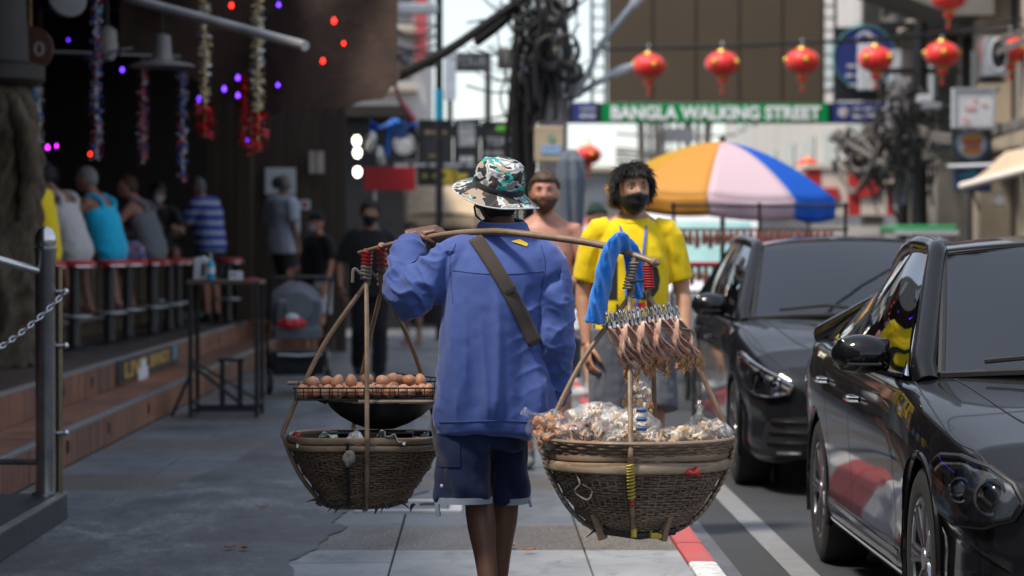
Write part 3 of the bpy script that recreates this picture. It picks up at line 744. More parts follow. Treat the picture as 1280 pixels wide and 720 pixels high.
for nm, x0, x1, lb in (('phone_board', 1042, 1121, 'blue strip sign with white lines right of the green board'), ('phone_board', 716, 746, 'short blue strip sign left of the green board')):
    r_, w, h = board(nm, lb, 'sign', x0, 128, x1, 153, GD-.35, m_signblue)
    if w > .7: MB().lathe([(.10, -.01), (.10, .01)], 24, rot=rotm(math.pi/2), c=(-.42, -.05, 0)).build('white_disc', m_signwhite, r_); MB().box((-.39, -.065, .01), (.06, .01, .09)).build('emblem_mark', MATS['pale_pink'], r_)
    words(r_, w, h, [(.18, .12, -.2, .45), (-.18, .2, -.2, .46)], m_signwhite, -.05, int(x0))
# --- red lanterns on a wire
m_lred = M('lantern_red_silk', (.74, .02, .012), .45, var=.12, vs=5, sheen=.3); m_lgold = M('lantern_gold', (.62, .40, .06), .35, .6, var=.15); m_ldeep = M('lantern_deep_red', (.36, .010, .012), .5, var=.15)
def lantern_parts(root, R_, body):
    A = np.linspace(0, 2*np.pi, 64, endpoint=False); rings = []
    for th in np.linspace(.16, math.pi-.16, 16):
        rr = R_*math.sin(th)**.85*(1+.028*np.cos(A*16)); rings.append(np.stack([rr*np.cos(A), rr*np.sin(A), np.full(64, R_*.74*math.cos(th))], 1))
    MB().loft(rings).build('shade', body, root, 180)
    for s_ in (1, -1): MB().lathe([(R_*.34, s_*R_*.72), (R_*.36, s_*R_*.75), (R_*.30, s_*R_*.84), (R_*.1, s_*R_*.86)], 24).build('gold_cap', m_lgold, root)
    for k in range(4): a = k*math.pi/2+.3; MB().ell((math.cos(a)*R_*.97, math.sin(a)*R_*.97, .02), (.05*R_/.27, .05*R_/.27, .055*R_/.27), 10, 8).build('gold_motif', m_lgold, root)
    MB().lathe([(R_*.26, -R_*.85), (R_*.28, -R_*.95), (R_*.28, -R_*1.15), (R_*.25, -R_*1.18)], 20).build('collar', body, root)
    MB().tube([(0, 0, -R_*1.15), (0, 0, -R_*1.35)], .012, 6).ell((0, 0, -R_*1.38), R_*.09, 10, 8, mi=0).build('bead', m_lgold, root)
    MB().lathe([(R_*.06, -R_*1.42), (R_*.11, -R_*1.5), (R_*.13, -R_*1.74)], 14).build('tassel', body, root)
    MB().tube([(0, 0, R_*.8), (0, 0, R_*1.35)], .02, 8).build('hanger', m_signwhite, root)
lx = [(811, 83), (903, 80), (1003, 77), (1095, 74), (1178, 68), (1264, 62), (1186, -4)]; names = ['leftmost red lantern over the road beside the gantry truss', 'second red lantern from the left, before the gantry screen', 'third red lantern from the left, near the right truss', 'red lantern hanging before the round blue advert', 'darker red lantern left of the air conditioner', 'rightmost red lantern at the picture edge', 'red lantern cut off by the top edge, only its tassel low']
LD = [46.5, 46, 45.5, 45, 44.5, 44, 43]
lproto = None
for i, ((px, py), nm) in enumerate(zip(lx, names)):
    p = W(px, py, LD[i]); root = thing('red_lantern', nm, 'lantern', p, i*.7, 'red lanterns over the road')
    if lproto is None: lantern_parts(root, .285, m_lred); lproto = root
    else:
        for ch in lproto.children: c_ = ch.copy(); COL.objects.link(c_); c_.parent = root
for i, (px, py, D, rr) in enumerate(((735, 194, 60, .3), (1010, 207, 75, .35), (1070, 190, 70, .35), (1062, 215, 66, .3))):
    root = thing('red_lantern', ['small far red lantern above the grey banner', 'far red lantern at the blue edge of the parasol', 'far red lantern among pale cables', 'far lower red lantern among pale cables'][i], 'lantern', W(px, py, D), i, 'red lanterns over the road')
    for ch in lproto.children: c_ = ch.copy(); COL.objects.link(c_); c_.parent = root
wire_pts = [W(740, 62, 47), W(811, 60, 46.5), W(903, 58, 46), W(1003, 53, 45.5), W(1095, 50, 45), W(1178, 42, 44.5), W(1264, 37, 44), W(1330, 30, 43.5)]
o = MB().tube(crom([tuple(p) for p in wire_pts], 40), .03, 6).build('lantern_wire', m_black); tag(o, 'sagging black wire carrying the red lanterns', 'wire')
o = MB().tube(crom([tuple(W(x, y, 44)) for x, y in ((1035, 52), (1100, 47), (1180, 40), (1290, 22))], 24), .022, 6).build('overhead_wire', m_black); tag(o, 'thin black wire above the right lanterns', 'wire')

# --- utility poles with tangled cables
m_cable = M('black_cable', (.011, .011, .012), .55, var=.2); m_cable_lit = M('cable_sunlit_tone', (.13, .12, .11), .7, var=.3)  # second tone is the same cable with sunlight painted into its colour
def cables(name, label, specs, mat, kind='stuff'):
    m = MB()
    for pts, r in specs: m.tube(crom([tuple(p) for p in pts], max(10, len(pts)*5)), r, 5)
    o = m.build(name, mat, smooth=180); tag(o, label, 'cables', kind=kind); return o
up1 = thing('utility_pole', 'grey concrete utility pole with meter boxes on the pavement', 'utility pole', (.76, 28.2, 0))
MB().bx(-.15, .15, -.13, .13, 0, 9.5).build('shaft', M('pole_concrete', (.30, .29, .28), .85, var=.35, vs=4, bs=40), up1, 0, .02)
def ubox(x0, y0, x1, y1, D, mat, nm='meter_box', th=.16):
    a, c = W(x0, y1, D), W(x1, y0, D); b_ = MB().bx(a.x-.76, c.x-.76, D-28.2-th/2, D-28.2+th/2, a.z, c.z).build(nm, mat, up1, 0, .01); return b_, a, c
m_beige = M('beige_box', (.46, .37, .25), .6, var=.15, vs=6)
for spec in ((679, 53, 707, 72, 28.0, m_beige), (694, 62, 708, 84, 27.9, m_signwhite), (651, 70, 664, 92, 28.0, M('pale_blue_box', (.32, .42, .52), .6)), (702, 84, 709, 122, 27.9, m_galv), (676, 40, 681, 86, 28.0, m_galv), (696, 38, 701, 56, 28.0, m_signwhite), (711, 80, 727, 122, 28.1, M('dull_grey_box', (.26, .27, .26), .6)), (622, 61, 650, 86, 28.6, M('mid_grey_box', (.20, .20, .195), .7))): ubox(*spec)
b_, a, c = ubox(668, 158, 704, 202, 27.6, m_beige, 'notice_box', .12); 
p = W(689, 178, 27.6); MB().box((p.x-.76+.0, 27.6-28.2-.064, p.z-.075), (.2, .006, .09)).build('blue_label', M('pale_blue_print', (.25, .40, .62), .5, var=.4, vs=30), up1, 0); MB().lathe([(.04, -.003), (.04, .003)], 18, rot=rotm(math.pi/2), c=(p.x-.76, 27.6-28.2-.064, p.z+.04)).build('green_label', M('green_print', (.18, .34, .22), .5), up1)
# tangle: coils, hanging strands and droops round the pole head
rg = random.Random(21); sp = []
for i in range(95):
    x = min(max(rg.gauss(676, 17), 636), 722); D = rg.uniform(27.6, 28.9); y0 = rg.uniform(-60, 70); y1 = min(y0+rg.uniform(70, 190), 236 if x < 672 else 150); b_ = rg.gauss(0, 9); c_ = rg.gauss(0, 6)
    if y1 < y0+30: continue
    sp.append(([W(x, y0, D), W(x+b_, y0+(y1-y0)*.35, D), W(x+b_*.7+c_, y0+(y1-y0)*.7, D), W(x+c_*.4, y1, D)], rg.choice((.008, .011, .015, .022))))
for i in range(26):
    x = rg.uniform(648, 712); y = rg.uniform(-10, 105); D = rg.uniform(27.5, 28.1); r = rg.uniform(7, 17); ph = rg.uniform(0, 6); e = rg.uniform(.7, 1.5)
    for q in range(rg.randint(2, 4)): r2 = r*(1+.10*q); sp.append(([W(x+r2*math.cos(a+ph), y+r2*e*math.sin(a+ph)+q, D+.03*q) for a in np.linspace(0, 6.6, 12)], .009))
for i in range(30):     # drooping spans between the pole and both sides
    y = rg.uniform(-30, 110); D = rg.uniform(28, 29); dx = rg.uniform(25, 60)*rg.choice((-1, 1)); sp.append(([W(684, y, D), W(684+dx*.5, y+rg.uniform(6, 22), D), W(684+dx, y+rg.uniform(-14, 6), D+.4)], rg.choice((.007, .010, .014))))
for i in range(30):
    D = rg.uniform(27.9, 28.6); x = rg.uniform(642, 666); c_ = rg.gauss(0, 4); sp.append(([W(x, rg.uniform(40, 110), D), W(x-3+c_, 165, D), W(x-1+c_, 215, D), W(x+c_*.5, 245+rg.uniform(0, 55), D)], rg.choice((.011, .018, .028))))
cables('cable_tangle', 'mass of tangled black cables around the concrete pole', sp, m_cable)
sp = []
for i in range(9): o_ = rg.uniform(-5, 5); sp.append(([W(500, 96+o_, 29), W(560, 64+o_*.8, 28.6), W(620, 22+o_*.7, 28.3), W(668, -12+o_, 28.1)], rg.choice((.018, .03, .04))))
for i in range(5): o_ = rg.uniform(-4, 4); sp.append(([W(596, 50+o_, 28.8), W(628, 25+o_, 28.5), W(655, 0, 28.3), W(675, -25, 28)], .045))
cables('cable_bundle', 'thick black cable bundle sloping down left from the concrete pole', sp, m_cable)
sp = []
for i in range(26):
    y = rg.uniform(-5, 150); x1 = rg.uniform(560, 640); s_ = rg.uniform(-18, 18); sp.append(([W(x1, y+s_, 31), W((x1+655)/2, y+rg.uniform(2, 16), 29.5), W(655, y+rg.uniform(-10, 10), 28.4)], rg.choice((.006, .008, .012))))
for i in range(12): y = rg.uniform(20, 80); sp.append(([W(492, y, 33), W(520, y+rg.uniform(0, 14), 32), W(552, y+rg.uniform(-6, 12), 31)], .010))
cables('thin_cables', 'thin dark cables crossing the sky left of the concrete pole', sp, m_cable)
# street lamp arms reaching right from the pole
for i, (pts, lb) in enumerate((([(706, 135), (735, 92), (752, 55), (806, -12)], 'galvanised lamp arm rising right from the concrete pole'), ([(716, 122), (742, 106), (768, 92), (789, 83)], 'lamp arm with pale lamp head pointing at the first lantern'))):
    root = thing('street_lamp', lb, 'street lamp', (0, 0, 0)); P = [W(x, y, 28.6) for x, y in pts]; MB().tube(crom([tuple(p) for p in P], 14), .035, 10).build('arm', m_galv, root)
    e, f_ = P[-1], P[-2]; d = (e-f_).normalized(); MB().tube([e-d*.22, e-d*.1, e+d*.02], [.045, .055, .035], 12).build('lamp_head', m_signwhite, root)
# right-hand pole
up2 = thing('utility_pole', 'dark utility pole wrapped in cables on the right pavement', 'utility pole', (9.0, 57, 0)); up2.location = (W(1150, 290, 47).x, 47, 0)
MB().lathe([(.16, 0), (.12, 5.3)], 16).build('shaft', m_frame, up2)
for z in (4.4, 5.2): MB().bx(-.7, .7, -.05, .05, z, z+.1).build('crossarm', m_frame, up2, 0)
MB().bx(-.6, -.2, -.3, -.1, 3.4, 4.3).build('junction_box', m_concrete, up2, 0, .02); MB().bx(-1.1, -.8, -.3, -.1, 4.1, 4.9).build('white_box', m_signwhite, up2, 0, .02)
sp = []
for i in range(34):
    x = rg.gauss(1140, 15); D = rg.uniform(45.5, 47.5); y0 = rg.uniform(95, 180); L_ = rg.uniform(50, 130); c_ = rg.gauss(0, 7); sp.append(([W(x, y0, D), W(x+c_, y0+L_*.4, D), W(x+c_*1.2, y0+L_*.75, D), W(x+c_*.3, y0+L_, D)], rg.choice((.014, .02, .028))))
for i in range(8):
    x = rg.uniform(1110, 1168); y = rg.uniform(130, 225); r = rg.uniform(6, 15); ph = rg.uniform(0, 6)
    for q in range(3): r2 = r*(1+.12*q); sp.append(([W(x+r2*math.cos(a+ph), y+r2*math.sin(a+ph), 46.3+.05*q) for a in np.linspace(0, 6.6, 12)], .013))
for i in range(34):     # drooping wires to left and right
    y = rg.uniform(95, 210); dx = rg.uniform(30, 110)*rg.choice((-1, 1, 1)); sp.append(([W(1146, y, 46.6), W(1146+dx*.5, y+rg.uniform(4, 16), 46), W(1146+dx, y+rg.uniform(-18, 8), 45.3)], rg.choice((.010, .014, .018))))
cables('cable_tangle', 'mass of tangled dark cables on the right-hand pole', sp, m_cable)
sp = []
for i in range(16): o_ = rg.gauss(0, 4); sp.append(([W(1148, 162+o_, 46), W(1185, 173+o_, 45), W(1235, 166+o_, 43.5), W(1300, 146+o_, 42)], rg.choice((.03, .04))))
for i in range(10): o_ = rg.gauss(0, 3); sp.append(([W(1155, 192+o_, 46), W(1180, 186+o_, 45.4), W(1210, 172+o_, 44.5), W(1250, 158+o_, 43)], .03))
cables('cable_bundle', 'thick sunlit-toned cable bundle running right from the right-hand pole', sp, m_cable_lit)
sp = []
for i in range(30): x = rg.uniform(1035, 1085); y = rg.uniform(155, 215); sp.append(([W(x, y, 50), W(x+rg.uniform(5, 20), y+rg.uniform(-10, 25), 50), W(x+rg.uniform(15, 45), y+rg.uniform(-20, 40), 49), W(1120+rg.gauss(0, 10), 170+rg.gauss(0, 25), 48)], rg.choice((.025, .04, .05))))
cables('cable_loops', 'pale looping cables between the gantry and the right-hand pole', sp, m_cable_lit)
sp = []
for i in range(14): y = rg.uniform(35, 60); sp.append(([W(1230, y+20, 43), W(1260, y+6, 42.4), W(1300, y-8, 41.5)], .016))
cables('thin_cables', 'thin cables fanning behind the rightmost lantern', sp, m_cable_lit)

# wires high above the near part of the street
sp = []
for i in range(11): x0 = rg.uniform(-3, -2.8); y0 = -6+i*3.1; sp.append(([(x0, y0, 6.0+rg.uniform(-.5, .8)), (2.5, y0+rg.uniform(0, 4), 5.6+rg.uniform(-.3, .6)), (9.2, y0+rg.uniform(2, 9), 6.4+rg.uniform(-.3, .8))], rg.choice((.012, .02, .03))))
cables('overhead_wires', 'black wires strung high across the street', sp, m_cable)
# --- buildings on the right
m_wallbeige = M('beige_render', (.42, .345, .26), .9, var=.16, vs=1.2, bs=25); m_wallgrey = M('grey_render', (.20, .185, .165), .9, var=.2, vs=1.2, bs=25); m_wallpale = M('pale_render', (.55, .53, .50), .9, var=.12, vs=.8); m_glassdark = M('shop_glass', (.015, .017, .02), .08, var=0)
FX = 8.9
b1 = thing('shop_building', 'beige sunlit shophouse at the right edge with awning and air conditioner', 'building', (FX, 36, 0))
MB().bx(0.6, 9, 0, 12.4, 3.1, 12).build('upper_wall', m_wallgrey, b1, 0); MB().bx(3, 9, 0, 12.4, 0, 3.1).build('shop_back_wall', m_signblack, b1, 0)
for yy in (3.9, 7.6, 11.9): MB().bx(-.05, .55, yy, yy+.55, 0, 12).build('column', m_wallbeige, b1, 0, .03)
for z in (3.05, 6.1, 9.2): MB().bx(.1, .62, 0, 12.4, z, z+.45).build('floor_band', m_wallbeige, b1, 0, .03)
for yy in (.6, 4.7, 8.4):
    for z in (4.0, 7.1): f = MB().bx(.56, .62, yy, yy+2.6, z, z+1.5).build('window', m_glassdark, b1, 0); MB().bx(.5, .6, yy-.06, yy+2.66, z-.08, z-.01).build('sill', m_wallbeige, f, 0)
MB().bx(.65, .72, 4.6, 7.4, 0, 2.6).build('shop_front', m_glassdark, b1, 0); MB().bx(.5, .66, 7.55, 7.62, 0, 2.6).build('door_post', m_wallpale, b1, 0); MB().bx(.6, .7, 8.3, 11.8, 0, 2.7).build('shop_shutter', M('tan_shutter', (.30, .24, .17), .7, var=.15), b1, 0)
b2 = thing('shop_building', 'dark-fronted shophouse with red and white shop canopy behind the cables', 'building', (FX+.2, 48.6, 0))
MB().bx(0.4, 9, 0, 16, 2.9, 11).build('upper_wall', m_wallbeige, b2, 0); MB().bx(2.6, 9, 0, 16, 0, 2.9).build('shop_back_wall', m_signblack, b2, 0)
for yy in (.0, 5.2, 10.4, 15.5): MB().bx(.0, .5, yy, yy+.45, 0, 11).build('column', m_wallgrey, b2, 0, .03)
for yy in (1, 6.2, 11.4):
    for z in (3.8, 6.8): MB().bx(.36, .42, yy, yy+3.4, z, z+1.7).build('window', m_glassdark, b2, 0)
MB().bx(-1.6, .5, 0, 15, 9.2, 9.5).bx(-.9, .5, 0, 9, 5.6, 5.75).build('balcony_slab', m_wallbeige, b2, 0)
m_rw = M('canopy_red', (.5, .03, .03), .6, var=.15); m_ww = M('canopy_white', (.75, .66, .58), .6, var=.1)
sc_ = thing('shop_canopy', 'red and white shop canopy glowing in the sun below the gantry', 'canopy', W(1085, 240, 64))
for k in range(9):
    MB().bx(-1.4+k*.31, -1.4+(k+1)*.31-.004, 0, .1, -.55, .55).build('valance_panel', m_rw if k % 3 == 0 else m_ww, sc_, 0)
MB().bx(-1.5, 1.5, -.05, 1.6, .56, .66).build('top', m_ww, sc_, 0); MB().bx(-1.45, 1.45, .02, .08, -1.05, -.8).build('white_bar', m_wallpale, sc_, 0)
MB().bx(-.4, .3, -.06, -.01, -.1, .4).bx(-1.1, -.7, -.06, -.01, -.2, .1).build('red_motif', m_rw, sc_, 0)
for xx in (-1.4, 1.4): MB().tube([(xx, .05, -.55), (xx, .05, -4.)], .05, 8).build('post', m_frame, sc_)
b3 = thing('far_building', 'pale sunlit building beyond the red canopy on the right', 'building', (10.5, 66, 0))
MB().bx(0, 12, 0, 50, 0, 9).build('wall', m_wallpale, b3, 0)
for k in range(8):
    for z in (3.4, 6.2): MB().bx(-.04, .02, 2+k*5.5, 5.2+k*5.5, z, z+1.5).build('window', m_glassdark, b3, 0)
MB().bx(-.8, 0, 0, 50, 2.8, 3.0).build('ledge', m_wallbeige, b3, 0)
ov = thing('concrete_canopy', 'broad beige overhanging balcony slab at the top right', 'balcony', W(1130, 10, 47.6)); MB().add([(-1.0, 0, .8), (1.6, 0, .8), (1.6, 0, -.12), (.9, 0, -.12), (-.1, 0, .25), (-1.0, 0, .62), (-1.0, 2.5, .8), (1.6, 2.5, .8), (1.6, 2.5, -.12), (.9, 2.5, -.12), (-.1, 2.5, .25), (-1.0, 2.5, .62)], [(5, 4, 3, 2, 1, 0), (6, 7, 8, 9, 10, 11), (0, 1, 7, 6), (1, 2, 8, 7), (2, 3, 9, 8), (3, 4, 10, 9), (4, 5, 11, 10), (5, 0, 6, 11)]).build('slab', m_wallgrey, ov, 0)
# fittings and signs on the right
ac = thing('air_conditioner', 'grey air conditioner unit fixed to the beige column', 'air conditioner', W(1241, 72, 43)); MB().box((0, 0, 0), (.36, .62, .62)).build('casing', m_galv, ac, 0, .02)
MB().tube([(.04+math.cos(a)*.24*.55, -.33, math.sin(a)*.25+.03) for a in np.linspace(0, 2*np.pi, 30, endpoint=False)], .02, 6, loop=True).build('fan_ring', m_signwhite, ac); MB().lathe([(.22, -.005), (.22, .005)], 30, rot=rotm(math.pi/2), c=(.04, -.315, .03), ax=(.55, 1)).build('fan_grille', m_frame, ac); MB().box((0, .1, -.36), (.4, .5, .05)).build('bracket', m_frame, ac, 0)
r_, w, h = board('light_box_sign', 'weathered white light box sign with faded pink marks', 'sign', 1191, 110, 1243, 160, 42.5, m_signwhite, .2, m_galv)
for i, (x, z, s_) in enumerate(((-.05, .0, .11), (.16, .05, .07), (-.12, -.2, .09), (.02, .12, .05))): MB().ell((x, -.105, z), (s_, .006, s_*.6), 14, 6, rotm(0, .5*i, 0)).build('faded_mark', M('faded_pink', (.52, .34, .36), .6), r_)
r_, w, h = board('round_logo_sign', 'black signboard with round red and white burger logo', 'sign', 1190, 162, 1240, 207, 42.8, m_signblack, .12)
MB().lathe([(.235, -.02), (.235, .02)], 40, rot=rotm(math.pi/2), c=(.0, -.08, .05)).build('white_disc', m_signwhite, r_); MB().tube([(math.cos(a)*.235, -.10, .05+math.sin(a)*.235) for a in np.linspace(0, 2*np.pi, 40, endpoint=False)], .02, 6, loop=True).build('blue_ring', M('ring_blue', (.10, .16, .26), .5), r_)
for s_ in (1, -1): MB().lathe([(.17, -.012), (.17, .012)], 30, rot=rotm(math.pi/2), c=(0, -.105, .05+s_*.095), ax=(1, .45)).build('bun', M('bun_orange', (.55, .25, .05), .5), r_)
lettering('BURGER', .1, M('letter_red', (.42, .02, .03), .5, var=0), r_, (0, -.115, .085), width=.31, height=.075, bold=.004); lettering('KING', .1, MATS['letter_red'], r_, (0, -.115, .0), width=.22, height=.075, bold=.004)
r_, w, h = board('blue_shop_sign', 'dark blue shop sign with teal band under the round logo', 'sign', 1193, 209, 1240, 240, 42.9, M('deep_blue', (.012, .03, .09), .4, var=.2), .1); MB().box((-.05, -.055, .06), (.35, .01, .07)).box((-.02, -.055, .12), (.15, .01, .05)).build('teal_band', M('teal_print', (.03, .22, .30), .5), r_, 0)
o = MB().tube([W(1186, 208, 42.4), W(1246, 206, 42)], .03, 8).build('sign_lamp_tube', m_signwhite); tag(o, 'pale lamp tube along the top of the blue shop sign', 'lamp')
r_, w, h = board('arrow_sign', 'small round grey sign right of the blue shop sign', 'sign', 1244, 242, 1256, 258, 41.5, m_signblack, .05); MB().lathe([(.09, -.01), (.09, .01)], 24, rot=rotm(math.pi/2), c=(0, -.04, 0)).build('disc', m_concrete, r_)
wa = thing('tan_awning', 'tan canvas awning lit by the sun at the right edge', 'awning', (0, 0, 0)); q = [W(1203, 233, 40), W(1300, 208, 38.5), W(1300, 182, 39.5), W(1258, 190, 41.6)]
G = np.array([[tuple((q[0].lerp(q[1], u)).lerp(q[3].lerp(q[2], u), v)+Vector((0, 0, -.06*math.sin(math.pi*v)))) for u in np.linspace(0, 1, 10)] for v in np.linspace(0, 1, 8)]); MB().sheet(G, .02).build('canvas', m_cream, wa, 80)
MB().tube([q[0], q[1]], .06, 10).build('front_bar', m_ww, wa); MB().tube([q[0].lerp(q[1], .12), W(1225, 262, 41)], .02, 6).tube([q[0].lerp(q[1], .8), W(1290, 262, 39)], .02, 6).build('stay', m_frame, wa)
wb = thing('tan_awning', 'small tan awning fin above the sunlit awning at the right', 'awning', (0, 0, 0)); q = [W(1244, 200, 42), W(1262, 188, 41.5), W(1266, 193, 41.4), W(1246, 206, 42)]; MB().sheet(np.array([[tuple(q[0]), tuple(q[1])], [tuple(q[3]), tuple(q[2])]]), .03).build('canvas', m_cream, wb, 0)
for i, (x0, y0, x1, y1, D, mt, lb) in enumerate(((1147, 118, 1166, 128, 45.6, m_signwhite, 'white cross-arm box glinting on the right-hand pole'), (1153, 128, 1176, 136, 45.4, m_galv, 'pale metal bracket below the glinting box on the right-hand pole'), (1113, 62, 1126, 102, 48, m_signwhite, 'pale grey meter cabinet between the round advert and the lanterns'), (1118, 205, 1136, 255, 49, M('grey_blue_cabinet', (.26, .30, .36), .6, var=.3), 'grey-blue cabinet behind the right-hand cable tangle'))):
    r_, w, h = board('pole_box', lb, 'box', x0, y0, x1, y1, D, mt, .2); MB().box((0, -.105, -h*.1), (w*.7, .012, h*.5)).build('cover', mt, r_, 0)

# --- far end of the street
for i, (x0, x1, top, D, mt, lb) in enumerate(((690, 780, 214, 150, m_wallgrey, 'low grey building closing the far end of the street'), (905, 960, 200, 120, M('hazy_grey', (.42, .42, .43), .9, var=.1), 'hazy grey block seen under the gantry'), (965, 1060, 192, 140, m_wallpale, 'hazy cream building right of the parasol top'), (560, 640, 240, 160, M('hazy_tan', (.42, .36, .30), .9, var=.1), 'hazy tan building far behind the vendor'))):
    a, c = W(x0, top, D), W(x1, 315, D); b_ = thing('far_building', lb, 'building', (a.x, D, 0)); w = c.x-a.x; MB().bx(0, w, 0, 12, -.2, a.z).build('wall', mt, b_, 0); MB().bx(-.2, w+.2, -.3, 12, a.z, a.z+.25).build('roof_edge', m_wallbeige, b_, 0)
    for k in range(max(1, int(w/1.6))):
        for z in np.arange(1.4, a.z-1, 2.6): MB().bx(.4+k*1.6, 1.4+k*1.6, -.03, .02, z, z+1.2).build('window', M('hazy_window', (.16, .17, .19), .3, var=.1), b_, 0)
r_, w, h = board('overhead_sign', 'grey panel hanging under the gantry against the sky', 'sign', 832, 160, 868, 178, 70, M('slate_panel', (.20, .21, .23), .6)); MB().tube([(-.3, 0, h/2), (-.3, 0, 1.3)], .02, 6).tube([(.3, 0, h/2), (.3, 0, 1.3)], .02, 6).build('hanger', m_frame, r_)
sp = []
for i in range(26): x = rg.uniform(795, 905); sp.append(([W(x, 150, 75), W(x+rg.uniform(-2, 2), 180, 75), W(x+rg.uniform(-3, 3), rg.uniform(195, 225), 75)], rg.choice((.03, .05))))
for i in range(10): y = rg.uniform(156, 205); sp.append(([W(770, y, 76), W(840, y+rg.uniform(0, 8), 76), W(920, y+rg.uniform(-5, 5), 76)], .035))
cables('far_wires', 'grid of far wires against the bright sky under the gantry', sp, m_cable_lit)

# --- left side further back
pl_ = thing('pale_building', 'tall pale building behind the cables at upper left', 'building', (W(488, 0, 88).x, 88, 0)); wv = W(532, 0, 88).x-W(488, 0, 88).x
MB().bx(-8, wv, 0, 14, 0, 14).build('wall', m_wallpale, pl_, 0)
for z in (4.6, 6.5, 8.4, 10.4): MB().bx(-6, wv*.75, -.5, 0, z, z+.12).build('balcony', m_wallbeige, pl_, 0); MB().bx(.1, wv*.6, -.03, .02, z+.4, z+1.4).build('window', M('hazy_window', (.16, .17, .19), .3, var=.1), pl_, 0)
MB().bx(wv-.34, wv+.05, -.35, -.1, 7.4, 9.6).build('red_stripe', M('dull_red_pillar', (.45, .08, .09), .7, var=.2), pl_, 0)
lb2 = thing('bar_building', 'dark cluttered bar front further up the left pavement', 'building', (-2.4, 41, 0))
MB().bx(-7, 1.12, 4.5, 22, 0, 3.55).build('wall', m_signblack, lb2, 0); MB().bx(-7, 1.2, 4.2, 22.5, 3.56, 3.75).build('eaves', m_dark_wood, lb2, 0)
for yy in (0, 5, 10): MB().bx(.1, .3, yy, yy+.2, 0, 3).build('post', m_brown_wood, lb2, 0)
SD = 44.
r_, w, h = board('red_sign', 'plain dark red rectangular sign behind the man in black', 'sign', 455, 209, 519, 238, 38.6, m_signred, .06); MB().tube([(-w*.3, .05, 0), (-w*.3, .05, -2.2)], .03, 8).build('post', m_galv, r_)
r_, w, h = board('clock_sign', 'black sign with a round white dial left of the bar signs', 'sign', 487, 161, 521, 200, 42, m_signblack, .1, m_frame); MB().lathe([(.17, -.01), (.17, .01)], 32, rot=rotm(math.pi/2), c=(0.02, -.065, 0)).build('dial', M('dial_white', (.42, .43, .45), .5, var=.5, vs=14), r_)
for k in range(12): a = k*math.pi/6; MB().box((.02+math.cos(a)*.13, -.08, math.sin(a)*.13), (.025, .006, .03), rotm(0, -a, 0)).build('dial_mark', m_signblack, r_, 0)
r_, w, h = board('bar_sign', 'black bar sign with dim frames above the yellow lettered board', 'sign', 523, 150, 566, 203, 43, m_signblack, .1, m_frame); words(r_, w, h, [(.2, .08, -.3, .3), (-.35, .05, -.2, .2)], M('dim_gold', (.22, .16, .08), .5), -.06, 5)
r_, w, h = board('bar_sign', 'black bar sign with a pale square print', 'sign', 567, 150, 600, 206, 43.4, m_signblack, .1, m_frame); MB().box((0, -.06, .08), (w*.62, .008, h*.42)).build('pale_print', M('dim_print', (.26, .28, .30), .5, var=.6, vs=12), r_, 0); words(r_, w, h, [(.40, .08, -.3, .3), (-.38, .12, -.25, .25)], m_signwhite, -.06, 6)
r_, w, h = board('menu_sign', 'black sign reading TERM with green leaf emblem', 'sign', 601, 152, 660, 207, 44, m_signblack, .1, m_frame); lettering('TERM', .2, M('dim_white_letter', (.36, .38, .40), .5, var=0), r_, (-.06, -.06, .03), width=w*.6, height=.13); words(r_, w, h, [(-.22, .10, -.42, .3), (-.38, .06, -.4, .2)], M('dim_white2', (.22, .23, .25), .5), -.06, 8); MB().ell((-.02, -.06, h*.33), (.13, .01, .05), 14, 6).build('leaf_emblem', M('bright_green', (.10, .42, .03), .5), r_)
MB().ell((.24, -.06, -.06), (.09, .012, .12), 14, 8).build('pale_figure', MATS['dim_white2'], r_)
r_, w, h = board('long_sign', 'long narrow sign with pale print between the bar signs', 'sign', 488, 202, 602, 212, 42.6, m_signblack, .08); words(r_, w, h, [(0, .5, -.45, .42)], M('dim_white3', (.30, .32, .36), .5), -.05, 9)
r_, w, h = board('yellow_lettered_sign', 'black sign with rows of yellow print above the cream awning', 'sign', 522, 208, 598, 232, 42.2, m_signblack, .08); words(r_, w, h, [(.26, .18, -.1, .15), (.0, .18, -.25, .38), (-.26, .18, -.08, .22), (0., .2, -.42, -.34)], M('yellow_print', (.45, .36, .03), .5), -.05, 10)
fr_ = thing('tour_sign', 'black framed sign reading TOUR against the bright sky', 'sign', (W(592, 110, 60).x, 60, W(592, 110, 60).z)); k_ = 60/F_PX
MB().bx(-33*k_, 22*k_, -.05, .05, 20*k_, 44*k_).build('head_board', m_signblack, fr_, 0); MB().bx(14*k_, 22*k_, -.05, .05, -46*k_, 20*k_).build('side_bar', m_signblack, fr_, 0); MB().bx(-33*k_, -26*k_, -.05, .05, -46*k_, 20*k_).build('side_bar', m_signblack, fr_, 0); MB().bx(-33*k_, 22*k_, -.05, .05, -62*k_, -46*k_).build('foot_board', m_signblack, fr_, 0); MB().bx(-.1, .1, 0, .1, -12, -62*k_).build('post', m_frame, fr_, 0)
lettering('TOUR', .3, M('letter_grey', (.30, .32, .34), .5, var=0), fr_, (-4*k_, -.06, 33*k_), width=42*k_, height=12*k_)
bp = thing('banner_pole', 'black pole with a cyan band and pale hanging banner', 'pole', (W(549, 0, 40).x, 40, 0)); MB().tube([(0, 0, 0), (0, 0, 7)], .055, 12).build('shaft', m_frame, bp); z0, z1 = W(0, 150, 40).z, W(0, 112, 40).z; MB().tube([(0, 0, z0), (0, 0, z1)], .066, 12).build('cyan_band', M('cyan_band', (.0, .26, .42), .5), bp)
